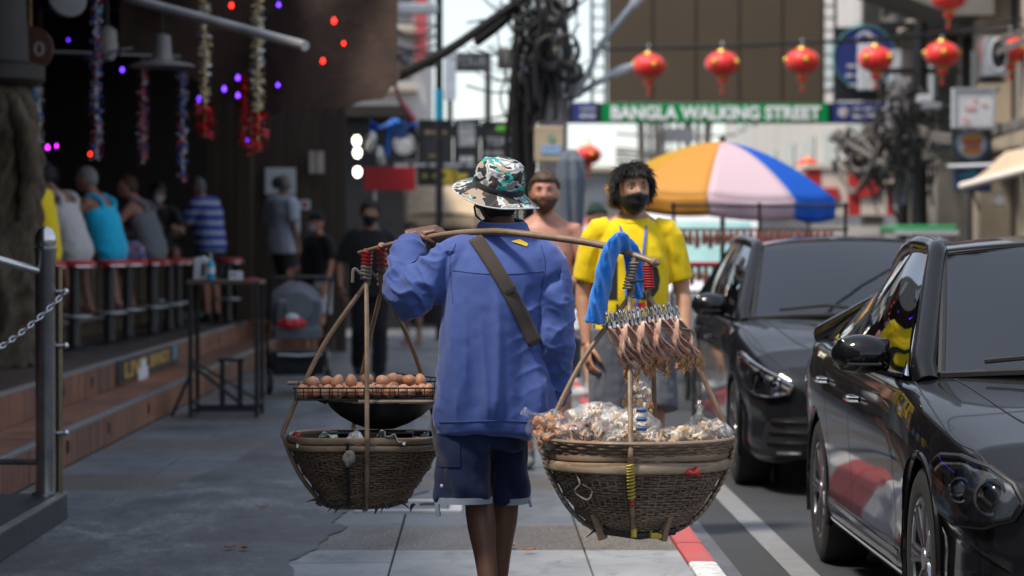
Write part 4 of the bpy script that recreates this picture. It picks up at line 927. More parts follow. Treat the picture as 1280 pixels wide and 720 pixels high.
MB().bx(.08, .25, -.02, .02, W(0, 125, 40).z, W(0, 58, 40).z).build('banner', M('pale_banner', (.45, .50, .58), .7, var=.15), bp, 0); MB().bx(-.6, 0, -.05, .05, W(0, 18, 40).z, W(0, 5, 40).z).build('lamp_arm', m_galv, bp, 0, .02)
tp = thing('blue_tarp', 'crumpled bright blue tarp under the brown awning', 'tarp', (0, 0, 0)); G = np.array([[tuple(W(462+60*u, 148+14*v+5*math.sin(u*9+v*2)+6*math.sin(u*3), 37.5)+Vector((0, .35*math.sin(v*3+u*7), 0))) for u in np.linspace(0, 1, 22)] for v in np.linspace(0, 1, 6)]); MB().sheet(G, .01).build('sheet', M('tarp_blue', (.0, .12, .50), .5, var=.25, vs=8), tp, 60); MB().tube([W(486, 160, 37.4), W(484, 196, 37.4)], .03, 6).build('rope', MATS['tarp_blue'], tp)
o = MB().tube([W(494, 105, 33), W(500, 125, 33.3), W(517, 150, 33.6)], [.02, .03, .05], 8).build('pink_cloth_strip', M('pink_cloth', (.55, .16, .22), .7)); tag(o, 'pink cloth strip hanging from the tip of the brown awning', 'cloth')
for i, (px, py) in enumerate(((446, 176), (447, 191), (447, 215))):
    root = thing('hanging_lamp', ['uppermost lit bulb lamp hanging left of the red sign', 'middle lit bulb lamp hanging left of the red sign', 'lowest lit bulb lamp beside the red sign'][i], 'lamp', W(px, py, 36.5), 0, 'lit bulb lamps'); MB().ell((0, 0, 0), (.05, .05, .07), 16, 10).build('bulb', m_bulb, root); MB().tube([(0, 0, .06), (0, 0, .12)], .025, 8).build('socket', m_black, root)
r_, w, h = board('white_notice_board', 'white framed notice board on the plank screen behind the pale shirt man', 'notice board', 332, 210, 370, 243, 35.0, m_signwhite, .04); MB().lathe([(.08, -.005), (.08, .005)], 24, rot=rotm(math.pi/2), c=(-.03, -.025, -.02)).build('dark_disc', m_signblack, r_)
r_, w, h = board('wall_lamp', 'pale twin wall lamp on the plank screen', 'lamp', 387, 189, 405, 217, 35, M('lamp_cream', (.42, .38, .32), .6), .1); MB().box((0, -.055, 0), (.012, .012, h)).build('divider', m_frame, r_, 0)
r_, w, h = board('small_notice', 'small white and red notice on the plank screen', 'notice', 375, 250, 388, 262, 35, m_signwhite, .02); MB().box((0, -.014, 0), (.07, .005, .06)).build('red_mark', m_signred, r_, 0)
for i, (px, py, D) in enumerate(((462, 178, 37), (474, 195, 37.3))):
    root = thing('floodlight', ['grey floodlight pointing down left under the blue tarp', 'pale floodlight below the blue tarp'][i], 'lamp', W(px, py, D)); MB().lathe([(.04, .14), (.07, .1), (.09, -.1), (.08, -.12)], 18, rot=rotm(.3, .5-.6*i, 0)).build('housing', m_galv, root); MB().tube([(0, 0, .1), (0, .1, .4)], .015, 6).build('bracket', m_frame, root)
# cream scalloped stall awning
sa = thing('stall_awning', 'cream stall awning with scalloped edge behind the red sign', 'awning', (0, 0, 0)); D = 47
G = np.array([[tuple(W(500+95*u, 236+34*v-4*math.sin(u*3), D+1.6*(1-v))) for u in np.linspace(0, 1, 16)] for v in np.linspace(0, 1, 6)]); MB().sheet(G, .02).build('canvas', m_cream, sa, 80)
m = MB()
for k in range(13):
    x0, x1 = 500+7.3*k, 500+7.3*(k+1); a, c = W(x0, 270, D-.02), W(x1, 270, D-.02); m_ = [(a.x, a.z), (a.x, a.z-.11)]+[((a.x+c.x)/2-(c.x-a.x)/2*math.cos(q), a.z-.11-.09*math.sin(q)) for q in np.linspace(0, math.pi, 7)]+[(c.x, c.z)]; MB().prism(m_, D-.03, D-.015).build('scallop', m_cream, sa, 0)
for xx in (503, 592): p = W(xx, 270, D); MB().tube([(p.x, D, 0), (p.x, D, p.z)], .03, 8).build('post', m_galv, sa)
stl = thing('market_stall', 'dim market stall with goods under the cream awning', 'stall', (-.75, 48.5, 0)); MB().bx(-.6, .65, 0, .8, 0, .85).build('counter', m_dark_wood, stl, 0); MB().bx(-.6, .65, .9, 1., 0, 2.1).build('back_screen', M('stall_cloth', (.05, .04, .04), .9, var=.5, vs=5), stl, 0)
for k in range(7): MB().ell((-.5+k*.18, .3, .95), (.07, .09, .11), 10, 8).build('goods', [m_cream, m_signred, M('goods_teal', (.05, .2, .2), .6), m_signwhite][k % 4], stl)
# grey closed parasol / banner by the concrete pole
gb = thing('folded_parasol', 'tall folded grey parasol beside the concrete pole', 'parasol', (W(714, 0, 24).x, 24, 0)); m = MB(); m.lathe([(.05, 1.0), (.07, 1.1), (.09, 1.5), (.12, 1.95), (.105, 2.12), (.03, 2.2)], 30)
put('cloth', remesh(m, .014, 1, lambda co, no: co+no*(.018*np.sin(np.arctan2(co[:, 1], co[:, 0])*7+co[:, 2]*2))[:, None]), M('slate_cloth', (.12, .145, .18), .85, var=.15), gb); MB().tube([(0, 0, 0), (0, 0, 2.2)], .02, 8).build('pole', m_galv, gb); MB().lathe([(.22, 0), (.22, .05), (.05, .08)], 20).build('base', m_concrete, gb)
# ------------------------------------------------------------------ people
def mat_skin(name, col, spec=.4):
    if name in MATS: return MATS[name]
    t = NT(name); v = t.coord('Object'); n = t.noise(v, 9, 5, .6); f = t.noise(v, 160, 2)
    t.set('Base Color', t.mix(t.ramp(n, [(.3, 0.), (.7, 1.)]), [c*.82 for c in col], [min(1, c*1.14) for c in col]))
    t.set('Roughness', .5); t.set('Specular IOR Level', spec); t.set('Subsurface Weight', .12); t.set('Subsurface Radius', (.012, .005, .003)); t.set('Subsurface Scale', .4)
    t.bump(f, .12, .002); MATS[name] = t.m; return t.m
def mat_cloth(name, a, b=None, scale=3., rough=.85, weave=900, wst=.12):
    if name in MATS: return MATS[name]
    t = NT(name); v = t.coord('Object'); b = b or [c*.78 for c in a]
    c = t.mix(t.ramp(t.noise(v, scale, 5, .6), [(.3, 0.), (.7, 1.)]), b, a)
    f = t.noise(v, weave, 1, .5); c = t.mix(1., c, t.ramp(f, [(.35, .86), (.65, 1.08)]), 'MULTIPLY')
    t.set('Base Color', c); t.set('Roughness', rough); t.set('Specular IOR Level', .25); t.set('Sheen Weight', .15)
    h = t.math('ADD', t.math('MULTIPLY', f, .25), t.noise(t.coord('Object', (1, 1, .55)), 16, 4, .55, .6)); t.bump(h, wst*3, .006); MATS[name] = t.m; return t.m
def mat_stripes(name, a, b, freq=60., axis=2):
    t = NT(name); v = t.coord('Object'); sx = t.new('ShaderNodeSeparateXYZ'); t.l.new(v, sx.inputs[0])
    w = t.math('SINE', t.math('ADD', t.math('MULTIPLY', sx.outputs[axis], freq), t.math('MULTIPLY', t.noise(v, 3), 2.2)))
    t.set('Base Color', t.mix(t.ramp(w, [(.35, 0.), (.65, 1.)]), a, b)); t.set('Roughness', .85); t.bump(t.noise(v, 18, 4), .3, .006); return t.m
def mat_blotch(name, cols, scale=9.):
    t = NT(name); v = t.coord('Object'); n = t.noise(v, scale, 2, .6, .8)
    t.set('Base Color', t.ramp(n, [(.0, cols[0])]+[(.34+.11*i, c) for i, c in enumerate(cols[1:])], 'CONSTANT')); t.set('Roughness', .85); return t.m

HEADR = np.array([.076, .097, .117])
def head_fn(d, v):
    v = v.copy(); zn = d[:, 2]; lo = np.clip(-zn, 0, 1)
    v[:, 0] *= 1-.30*lo**1.7
    back = np.clip(-d[:, 1], 0, 1); v[:, 1] *= 1-.42*lo**1.2*back
    v[:, 2] *= np.where(zn > 0, 1., 1.0)
    fr = np.clip((d[:, 1]-.15)/.5, 0, 1); x, z = v[:, 0], v[:, 2]
    v[:, 1] = np.where(v[:, 1] > .07, .07+(v[:, 1]-.07)*.72, v[:, 1])
    v[:, 1] += fr*(.010*np.clip((-zn-.35)/.5, 0, 1))
    g = lambda x0, z0, sx, sz: np.exp(-((x-x0)/sx)**2-((z-z0)/sz)**2)
    nz = np.clip((.028-z)/.052, 0, 1)*np.where(z < -.026, np.exp(-((z+.026)/.009)**2), 1.)
    v[:, 1] += fr*.026*nz*np.exp(-(x/(.009+.007*nz))**2)
    v[:, 1] += fr*(-.012*(g(.032, .010, .017, .012)+g(-.032, .010, .017, .012))+.006*(g(.03, .032, .022, .008)+g(-.03, .032, .022, .008))+.006*g(0, -.060, .022, .007)-.003*g(0, -.0535, .02, .003)+.008*g(0, -.098, .02, .014)+.005*(g(.045, -.018, .016, .016)+g(-.045, -.018, .016, .016)))
    return v
def head_pts(n=(72, 54)):
    pass

ARM_R = [(0, .052), (.18, .050), (.38, .043), (.5, .036), (.62, .039), (.78, .033), (1, .024)]
LEG_R = [(0, .088), (.2, .080), (.42, .060), (.5, .053), (.64, .057), (.82, .041), (1, .035)]
def limb(a, b_, c, f0, f1, prof, infl=0., n=14, mul=1.):
    a, b_, c = [np.asarray(q, float) for q in (a, b_, c)]
    def at(f):
        if f < .46: return a+(b_-a)*(f/.5)
        if f > .54: return b_+(c-b_)*((f-.5)/.5)
        u = (f-.46)/.08; p, q = a+(b_-a)*.92, b_+(c-b_)*.08
        return (1-u)**2*p+2*u*(1-u)*b_+u*u*q
    fs = np.linspace(f0, f1, n); P = [at(f) for f in fs]
    r = np.interp(fs, [q[0] for q in prof], [q[1] for q in prof])*mul+infl
    return P, r
def hand_mesh(w, d, n, t, curl=.5, sc=1., voxel=.0034, thumb_in=.3, spread=.05, curls=None):
    w = np.asarray(w, float); d = unit(d); n = np.asarray(n, float); n = unit(n-d*np.dot(n, d)); t = np.asarray(t, float); t = unit(t-d*np.dot(t, d)-n*np.dot(t, n))
    m = MB(); A = np.linspace(0, 2*np.pi, 16, endpoint=False); rings = []
    for s_, a_, b_, off in ((-.03, .023, .018, 0), (0, .026, .018, 0), (.03, .036, .017, 0), (.06, .041, .015, .0), (.088, .040, .012, -.002), (.096, .033, .008, -.003)):
        rings.append(w+sc*(d*s_+n*off+np.cos(A)[:, None]*t*a_+np.sin(A)[:, None]*n*b_))
    m.loft(rings)
    for i, (o, L, r) in enumerate(((.030, .074, .0092), (.010, .082, .0095), (-.010, .076, .009), (-.029, .060, .0082))):
        cu = curl if curls is None else curls[i]; p = w+sc*(d*.086+t*o); f = unit(d+t*spread*(1.5-i)*.6); P = [p-f*.012*sc, p]; rr = [r, r]
        ang = 0
        for k, q in enumerate((.45, .31, .24)):
            ang += cu*(.75, 1.05, .7)[k]; dirn = f*math.cos(ang)+n*math.sin(ang); p = p+dirn*L*q*sc; P.append(p); rr.append(r*(.95, .88, .74)[k])
        m.tube(crom(P, 12), np.interp(np.linspace(0, 1, 12), np.linspace(0, 1, len(rr)), rr)*sc, 9); m.ell(P[-1], rr[-1]*sc, 9, 6)
    p = w+sc*(d*.022+t*.022); dirs = [unit(d*.55+t*.75+n*.2), unit(d*.85+t*(.45-thumb_in*.6)+n*(.15+thumb_in)), unit(d*.9+t*(.2-thumb_in)+n*(.2+thumb_in))]
    P = [p]; 
    for q, L in zip(dirs, (.042, .034, .028)): p = p+q*L*sc; P.append(p)
    m.tube(crom(P, 12), np.linspace(.0135, .0088, 12)*sc, 9); m.ell(P[-1], .0088*sc, 9, 6)
    return remesh(m, voxel, 2)

SP_S = [0, .2, .4, .62, .82, 1.]
SP_RX = [.11, .163, .140, .160, .150, .055]; SP_RY = [.080, .104, .092, .112, .088, .055]
class Person:
    def __init__(s, name, label, loc, rz=0., H=1.7, J=None, fat=0., skin=None, head=(0, 0, 0), group=None, voxel=.007, cat='person'):
        s.H = H; k = H/1.7; s.k = k; s.fat = fat; s.vox = voxel
        s.root = thing(name, label, cat, loc, rz, group); s.skin = skin; s.head_rot = rotm(*head)
        j = dict(crotch=(0, 0, .82), pelvis=(0, 0, .94), waist=(0, .012, 1.07), chest=(0, .008, 1.25), shl=(0, -.012, 1.385), neck=(0, -.008, 1.455), head=(0, .03, 1.585),
                 sL=(-.172, -.012, 1.368), sR=(.172, -.012, 1.368), eL=(-.225, -.03, 1.11), eR=(.225, -.03, 1.11), wL=(-.225, .04, .86), wR=(.225, .04, .86),
                 hL=(-.088, 0, .90), hR=(.088, 0, .90), kL=(-.098, .02, .49), kR=(.098, .02, .49), aL=(-.105, -.02, .085), aR=(.105, -.02, .085))
        s.J = {q: np.array(v, float)*k for q, v in j.items()}
        for q, v in (J or {}).items(): s.J[q] = np.array(v, float)
        s.parts = []
    def spine(s, u):
        keys = ['crotch', 'pelvis', 'waist', 'chest', 'shl', 'neck']; P = np.array([s.J[q] for q in keys])
        dense = crom(P, 101); i = np.interp(u, SP_S, np.linspace(0, 100, 6)); a = int(min(99, i)); p = dense[a]+(dense[a+1]-dense[a])*(i-a); t = unit(dense[min(100, a+1)]-dense[max(0, a-1)])
        lat = unit(s.J['hR']-s.J['hL'])*(1-u)+unit(s.J['sR']-s.J['sL'])*u; lat = unit(lat-t*np.dot(lat, t)); return p, t, lat, np.cross(t, lat)
    def torso(s, m, u0, u1, infl=0., boxy=0., n=16, drop=0., flare=0., back=0., top=None):
        A = np.linspace(0, 2*np.pi, 28, endpoint=False); rings = []; ks = s.k
        for i, u in enumerate(np.linspace(u0, u1, n)):
            p, t, lat, fw = s.spine(u); rx = np.interp(u, SP_S, SP_RX)*ks*(1+.25*s.fat)+infl; ry = np.interp(u, SP_S, SP_RY)*ks+infl+.05*s.fat*math.exp(-((u-.42)/.2)**2)
            if boxy and u < .7: rx = max(rx, boxy); ry = max(ry, boxy*.68)
            fw2 = fw*(1+s.fat*.0)
            if i == 0 and drop:
                q = p-t*drop; e = 1+flare
                for w in (0, .5): rings.append(q+t*drop*w+(rx*(e-(e-1)*w))*np.cos(A)[:, None]*lat+(ry*(e-(e-1)*w))*np.sin(A)[:, None]*fw2)
            sq = np.sign(np.cos(A))*np.abs(np.cos(A))**.85, np.sign(np.sin(A))*np.abs(np.sin(A))**.9
            rings.append(p+rx*sq[0][:, None]*lat+ry*sq[1][:, None]*fw2+fw*(.03*s.fat*math.exp(-((u-.42)/.2)**2)))
        m.loft(rings)
    def arm(s, m, side, f0, f1, infl=0., mul=1., prof=ARM_R, n=14):
        a, b_, c = [s.J[q+side] for q in 'sew']; P, r = limb(a, b_, c, f0, f1, prof, infl, n, s.k*mul); 
        if f0 == 0: P = [a+(s.J['shl']-a)*.35]+P; r = np.concatenate([[r[0]*1.02], r])
        m.tube(P, r, 16)
    def leg(s, m, side, f0, f1, infl=0., mul=1., n=16, prof=LEG_R):
        a, b_, c = [s.J[q+side] for q in 'hka']; P, r = limb(a, b_, c, f0, f1, prof, infl, n, s.k*mul); m.tube(P, r, 18)
    def foot(s, m, side, infl=0., ln=.17):
        a = s.J['a'+side]; b_ = s.J['k'+side]; f = s.J.get('toe'+side); d = unit(np.array(f)-a) if f is not None else np.array([0, 1., 0]); d = unit(d*np.array([1, 1, 0])) if f is None else d
        gz = s.k*.05; up = np.array([0, 0, 1.]); base = a-up*gz
        P = [base-d*.055, base-d*.02, base+d*.06, base+d*.12, base+d*ln]; r = np.array([.033, .038, .036, .034, .02])*s.k+infl
        m.tube(P, r, 14, flat=.8); m.tube([a+up*.03, base], np.array([.036, .038])*s.k+infl, 12)
    def body(s, hands=None, feet=True, legs=True, head=True):
        m = MB(); J = s.J; s.torso(m, 0.02, 1.0); k = s.k
        hc = J['head']; m.tube([J['neck']-np.array([0, 0, .06]), J['neck'], hc+np.array([0, -.012, -.05])*k], np.array([.06, .053, .054])*k, 14)
        # shoulders slope (trapezius)
        for sd in 'LR':
            s.arm(m, sd, 0, 1.); m.tube([J['neck']+(J['s'+sd]-J['neck'])*.1, J['neck']*.35+J['s'+sd]*.65-np.array([0, 0, .012])], np.array([.045, .042])*k, 12)
            if legs: s.leg(m, sd, 0, 1.)
            if feet and legs: s.foot(m, sd)
        hv = lambda d, v: head_fn(d, v)*k*1.0
        m.ell(hc, HEADR, 72, 54, s.head_rot, fn=lambda d, v: head_fn(d, v)*k)
        for sx in (-1, 1): m.ell(hc+s.head_rot @ (np.array([sx*.079, -.012, -.004])*k), np.array([.010, .020, .032])*k, 12, 8, s.head_rot @ rotm(0, 0, sx*.35))
        res = [remesh(m, s.vox, 2)]
        for sd in 'LR':
            hd = (hands or {}).get(sd, {}) 
            if hd is None: continue
            w, e = J['w'+sd], J['e'+sd]; d = hd.get('d', w-e); n_ = hd.get('n', (1 if sd == 'L' else -1, 0, 0)); t_ = hd.get('t', (0, 1, 0))
            res.append(hand_mesh(w, d, n_, t_, hd.get('curl', .35), k, max(.0036, s.vox*.6), hd.get('thumb', .3), curls=hd.get('curls')))
        o = put('body', mesh_join(res), s.skin, s.root); s.body_o = o
        return o
    def face(s, brow=(.012, .009, .008), iris=(.03, .016, .01), mouth=None):
        k = s.k; hc, Rm = s.J['head'], s.head_rot; mw = M('eye_white', (.62, .58, .55), .25, var=0); mi = M('eye_dark', iris, .1, var=0); mb_ = M('brow_dark', brow, .8, var=0)
        for sx in (-1, 1):
            c = hc+Rm @ (np.array([sx*.031, .0725, .0095])*k)
            o = MB().ell(c, np.array([.0130, .010, .0037])*k, 12, 8, Rm).ell(c+Rm @ (np.array([0, .0068, 0])*k), np.array([.0062, .0042, .0042])*k, 10, 6, Rm, mi=1).build('eye', [mw, mi], s.root)
            P = [hc+Rm @ (np.array([sx*(.014+.034*u), .086-.018*u*u, .029+.006*math.sin(u*2.6)])*k) for u in np.linspace(0, 1, 6)]
            MB().tube(P, np.array([.003, .0045, .0048, .0042, .003, .0015])*k, 6).build('eyebrow', mb_, s.root)
        if mouth is not None:
            MB().tube([hc+Rm @ (np.array([u*.024, .088-.006*u*u, -.058])*k) for u in np.linspace(-1, 1, 7)], np.array([.001, .003, .0042, .0045, .0042, .003, .001])*k, 6).build('lips', M('lips', mouth, .5, var=0), s.root)
    def shell(s, name, mat, fn, nu=96, nv=72, noise=None):
        "a layer round the head: fn(d, p) -> outward offset (negative hides it inside)"
        def f(d, v):
            p = head_fn(d, v); off = fn(d, p); 
            q = p+d*off[:, None]
            if noise: q = q+d*(noise(d, p)*(off > 0))[:, None]
            return q*s.k
        return MB().ell(s.J['head'], HEADR, nu, nv, s.head_rot, fn=f).build(name, mat, s.root, 180)
    def hair(s, mat, th=.016, line=.045, back=-.07, side=-.02, rough=.006, locks=0, lock_len=.05, fringe=0., seed=1, thin=1.):
        def fn(d, p):
            front = np.clip((d[:, 1]+.1)/.9, 0, 1); lim = back+(side-back)*np.clip((d[:, 1]+.75)/.5, 0, 1); lim = np.where(d[:, 1] > -.25, side+(line-side)*np.clip((d[:, 1]+.15)/.55, 0, 1)**1.0, lim)
            m = np.clip((p[:, 2]-lim)/.014, -1, 1); return np.where(m > 0, th*np.clip(m, 0, 1)**.5, -.018)
        ns = lambda d, p: rough*vnoise(np.stack([d[:, 0]*16, d[:, 1]*16, d[:, 2]*7], 1), seed)+rough*.6*vnoise(d*34, seed+3)
        o = s.shell('hair', mat, fn, noise=ns)
        if locks:
            rg = random.Random(seed); m = MB(); hc, Rm, k = s.J['head'], s.head_rot, s.k
            for i in range(locks):
                a = rg.uniform(0, 2*math.pi); zz = rg.uniform(-.1, 1.0); d = np.array([math.cos(a)*math.sqrt(1-zz*zz), math.sin(a)*math.sqrt(1-zz*zz), zz])
                p = head_fn(d[None], (d*HEADR)[None])[0]
                lim = back if d[1] < -.4 else (side if d[1] < .1 else line)
                if p[2] < lim+.008: continue
                cr = np.array([.10, -.35, .93]); away = d-cr; tang = unit(away-d*np.dot(away, d)); tang = unit(tang+np.array([rg.gauss(0, .16)+(.25 if d[1] > .2 else 0), rg.gauss(0, .16), rg.gauss(0, .12)])); L = lock_len*rg.uniform(.6, 1.3)*(.5 if d[1] > .35 else 1.)
                q = p+d*(th*.55); P = [q, q+d*th*.40+tang*L*.4, q+d*th*.2+tang*L*.8, q+d*rg.uniform(-.5, .5)*th+tang*L*1.1]
                m.tube([hc+Rm @ (x*k) for x in crom(P, 6)], np.array([.0045, .006, .0055, .0042, .0026, .0006])*k*thin, 4)
            m.build('hair_locks', mat, o, 180)['kind'] = 'stuff'
        return o
    def mask(s, mat, top=-.012, bot=-.118, straps=True, low=0.):
        def fn(d, p):
            fr = d[:, 1]; x = np.abs(p[:, 0]); topz = top-.004-low-.55*np.clip(x-.012, 0, 1)*.5; 
            inside = (p[:, 2] < topz) & (fr > .02+.25*np.clip((-p[:, 2]-.05)/.07, 0, 1)); return np.where(inside, .007+.010*np.exp(-(x/.03)**2)*np.exp(-((p[:, 2]+.045)/.04)**2), -.02)
        return s.shell('face_mask', mat, fn)
    def wear(s, name, mat, shapes, infl=.018, amp=.010, vox=None, sm=3, seed=2, stretch=(9, 9, 4), fold=None, parent=None, smooth=180):
        m = MB(); shapes(m)
        def dp(co, no):
            q = co*np.array(stretch); w = vnoise(q, seed); r = (1-2*np.abs(vnoise(q*1.9+7, seed+5)))
            d = amp*(.65*w+.45*r)+amp*.3*vnoise(co*34, seed+9)
            if fold is not None: d = d+fold(co, no)
            return co+no*d[:, None]
        o = put(name, remesh(m, vox or s.vox*1.1, sm+3, dp), mat, parent or s.root, smooth); return o
    # ready-made clothes
    def tee(s, mat, sleeve=.36, hem=.13, infl=.020, boxy=.165, drop=.02, name='shirt', amp=.009, seed=2, vox=None, fold=None, fl=.03):
        def sh(m):
            s.torso(m, hem, .965, infl, boxy*s.k+infl, drop=drop, flare=fl)
            for sd in 'LR':
                if sleeve: s.arm(m, sd, 0, sleeve, infl+.006, 1.0); 
                a_ = s.J['neck']*.25+s.J['s'+sd]*.75-np.array([0, 0, .030]); a_ = s.J['neck']*.38+s.J['s'+sd]*.62-np.array([0, 0, .040]); m.tube([s.J['neck']+(s.J['s'+sd]-s.J['neck'])*.10-np.array([0, 0, .034]), a_], np.array([.050, .047])*s.k+infl*.5, 14); m.ell(s.J['s'+sd]-np.array([0, 0, .030]), .047*s.k+infl*.7, 16, 12)
        return s.wear(name, mat, sh, amp=amp, seed=seed, vox=vox, fold=fold)
    def tank(s, mat, name='vest', seed=2, hem=.12):
        def sh(m):
            s.torso(m, hem, .70, .014, .16*s.k, drop=.02, flare=.02)
            for sd in 'LR':
                p = s.spine(.66)[0]; a = s.J['neck']*.42+s.J['s'+sd]*.58; lat = (s.J['s'+sd]-s.J['shl'])*.48
                fw = s.spine(.66)[3]
                for q in (1, -1): m.tube(crom([p+lat*1.1+fw*q*.085, p+lat*1.2+fw*q*.085+np.array([0, 0, .09]), a+fw*q*.055+np.array([0, 0, .0]), a+np.array([0, 0, .034])], 8), .03, 8)
        return s.wear(name, mat, sh, amp=.008, seed=seed)
    def shorts(s, mat, f=.40, infl=.022, name='shorts', seed=4, top=.22, amp=.008, flare=.012):
        prof = [(0, .098), (.2, .092), (.42, .080+flare), (.5, .078+flare), (1, .078)]
        def sh(m):
            s.torso(m, .03, top, .004)
            for sd in 'LR': s.leg(m, sd, 0, f, infl, prof=prof)
        return s.wear(name, mat, sh, amp=amp, seed=seed)
    def trousers(s, mat, infl=.016, seed=6):
        prof = [(0, .092), (.2, .085), (.42, .068), (.5, .064), (.64, .064), (.82, .056), (1, .054)]
        def sh(m):
            s.torso(m, .03, .30, .012)
            for sd in 'LR': s.leg(m, sd, 0, .985, infl, prof=prof)
        return s.wear('trousers', mat, sh, amp=.009, seed=seed, stretch=(9, 9, 12))
    def shoes(s, mat):
        for sd in 'LR':
            m = MB(); s.foot(m, sd, .009, .175); put('shoe', remesh(m, .008, 2), mat, s.root)

black_hair = M('black_hair', (.008, .007, .0065), .55, var=.3, vs=30, scale=(1, 1, .3)); brown_hair = M('brown_hair', (.06, .032, .016), .6, var=.3, vs=30); grey_hair = M('grey_hair', (.16, .155, .15), .7, var=.3, vs=40)
m_maskblack = mat_cloth('mask_black', (.010, .010, .012), wst=.05); m_maskblue = mat_cloth('mask_blue', (.25, .5, .7), wst=.05); m_maskwhite = mat_cloth('mask_white', (.6, .62, .66), wst=.05)

# --- the man in the yellow shirt walking towards the camera
sk1 = mat_skin('skin_tan', (.42, .22, .135))
Y = Person('person', 'man in yellow t-shirt and grey shorts with black face mask, facing camera', (.75, 13.3, 0), math.pi, 1.73, head=(.06, 0, .26), skin=sk1, voxel=.0055,
           J=dict(eL=(-.252, -.02, 1.10), eR=(.245, -.03, 1.10), wL=(-.255, .10, .865), wR=(.225, .05, .845), kL=(-.10, .10, .50), aL=(-.10, .02, .085), kR=(.10, .02, .50), aR=(.10, -.16, .13), head=(0, .035, 1.60)))
Y.body(hands=dict(L=dict(curl=.5, n=(1, -.2, 0), t=(0, 1, 0)), R=dict(curl=.4, n=(-1, -.3, 0), t=(-.2, 1, 0))))
Y.face(); Y.hair(black_hair, th=.017, line=.062, back=-.080, side=-.012, rough=.009, locks=4200, lock_len=.060, seed=3, thin=.42); Y.mask(m_maskblack, top=-.010)
def yfold(co, no):
    z = co[:, 2]; x = co[:, 0]
    return .006*np.sin(x*34+z*9+2*np.sin(z*7))*np.clip((1.30-z)/.4, 0, 1)+.007*np.sin((z*40+np.abs(x)*60))*np.exp(-((np.abs(x)-.17)/.05)**2)*np.exp(-((z-1.28)/.07)**2)
yshirt = Y.tee(mat_cloth('yellow_cotton', (.86, .63, .008), (.78, .54, .006), wst=.08), sleeve=.40, hem=.10, infl=.015, boxy=.162, drop=.06, vox=.006, amp=.004, fold=yfold, name='t_shirt')
Y.shorts(mat_cloth('grey_denim', (.115, .125, .15), (.07, .078, .095)), f=.47, infl=.026, flare=.016); Y.shoes(mat_cloth('dark_shoe', (.03, .03, .035)))
bv = bvh_of(yshirt); ink = M('black_print', (.012, .011, .010), .8, var=.2); redink = M('red_print', (.5, .012, .02), .75, var=.15)
def print_on(txt, cx, cz, w, h, mat, bold=0.):     # local frame of the person: chest faces +Y
    me = text_mesh(txt, 1., 0., 'CENTER', bold); n = len(me.vertices); co = np.empty(n*3); me.vertices.foreach_get('co', co); co = co.reshape(-1, 3); lo, hi = co.min(0), co.max(0)
    co[:, :2] -= ((lo+hi)/2)[:2]; co[:, 0] *= w/(hi[0]-lo[0]); co[:, 1] *= h/(hi[1]-lo[1]); me.vertices.foreach_set('co', co.ravel()); me.update()
    mt = Matrix(((-1, 0, 0, cx), (0, 0, 1, .6), (0, 1, 0, cz), (0, 0, 0, 1)))
    o = put('print', project_mesh(me, bv, mt, (0, -1, 0), .003, 2), mat, yshirt, 0); return o
print_on('10', .0, 1.165, .26, .20, ink, .03); print_on('TO PARTY', .0, .965, .24, .036, ink, .012); print_on('I', .08, 1.03, .012, .03, ink)
hp = []
for a in np.linspace(0, 2*np.pi, 40, endpoint=False): hp.append((-(16*math.sin(a)**3)/16*.030, (13*math.cos(a)-5*math.cos(2*a)-2*math.cos(3*a)-math.cos(4*a))/16*.030))
put('print', decal(bv, hp, ((-.03, .6, 1.035), (1, 0, 0), (0, 0, 1)), (0, -1, 0), .003, 2), redink, yshirt, 0)
m = MB()       # neckline rib
A = np.linspace(0, 2*np.pi, 30, endpoint=False); pn = Y.J['neck']+np.array([0, .012, -.012]); m.tube([pn+np.array([math.cos(a)*.078, math.sin(a)*.072, -.028*max(0, math.sin(a))-.0]) for a in A], .008, 6, loop=True); m.build('collar_rib', MATS['yellow_cotton'], yshirt)
# lanyard round the neck, a thing that hangs on him
def surf(bvh, x, z, off=.006, y=.6):
    h = bvh.ray_cast(Vector((x, y, z)), Vector((0, -1, 0)))[0]; return Vector((x, (h.y if h else .08)+off, z))
lan = thing('lanyard', 'blue lanyard with white card round the neck of the yellow shirt man', 'lanyard', (.75, 13.3, 0), math.pi)
for sx in (-1, 1):
    P = [Vector((sx*.062, -.01, 1.475)), Vector((sx*.068, .04, 1.455))]+[surf(bv, sx*(.062-.05*u), 1.42-.40*u) for u in np.linspace(0.02, 1, 9)]
    MB().tube(P, .0065, 6, flat=.5, up=(0, 1, 0)).build('strap', M('blue_ribbon', (.03, .09, .5), .6, var=.1), lan)
c = surf(bv, .0, 1.0, .01); MB().box(c+Vector((0, 0, -.03)), (.07, .006, .095)).build('card', M('white_card', (.75, .76, .78), .4, var=.03), lan, 0)
wt = MB().tube([Y.J['wL']+np.array([math.cos(a)*.031, math.sin(a)*.029, .03]) for a in A], .008, 6, loop=True).box(Y.J['wL']+np.array([-.032, 0.01, .03]), (.012, .034, .036)).build('wristwatch', m_blackpl, loc=(.75, 13.3, 0), rot=(0, 0, math.pi)); tag(wt, 'black wristwatch on the yellow shirt man', 'watch')

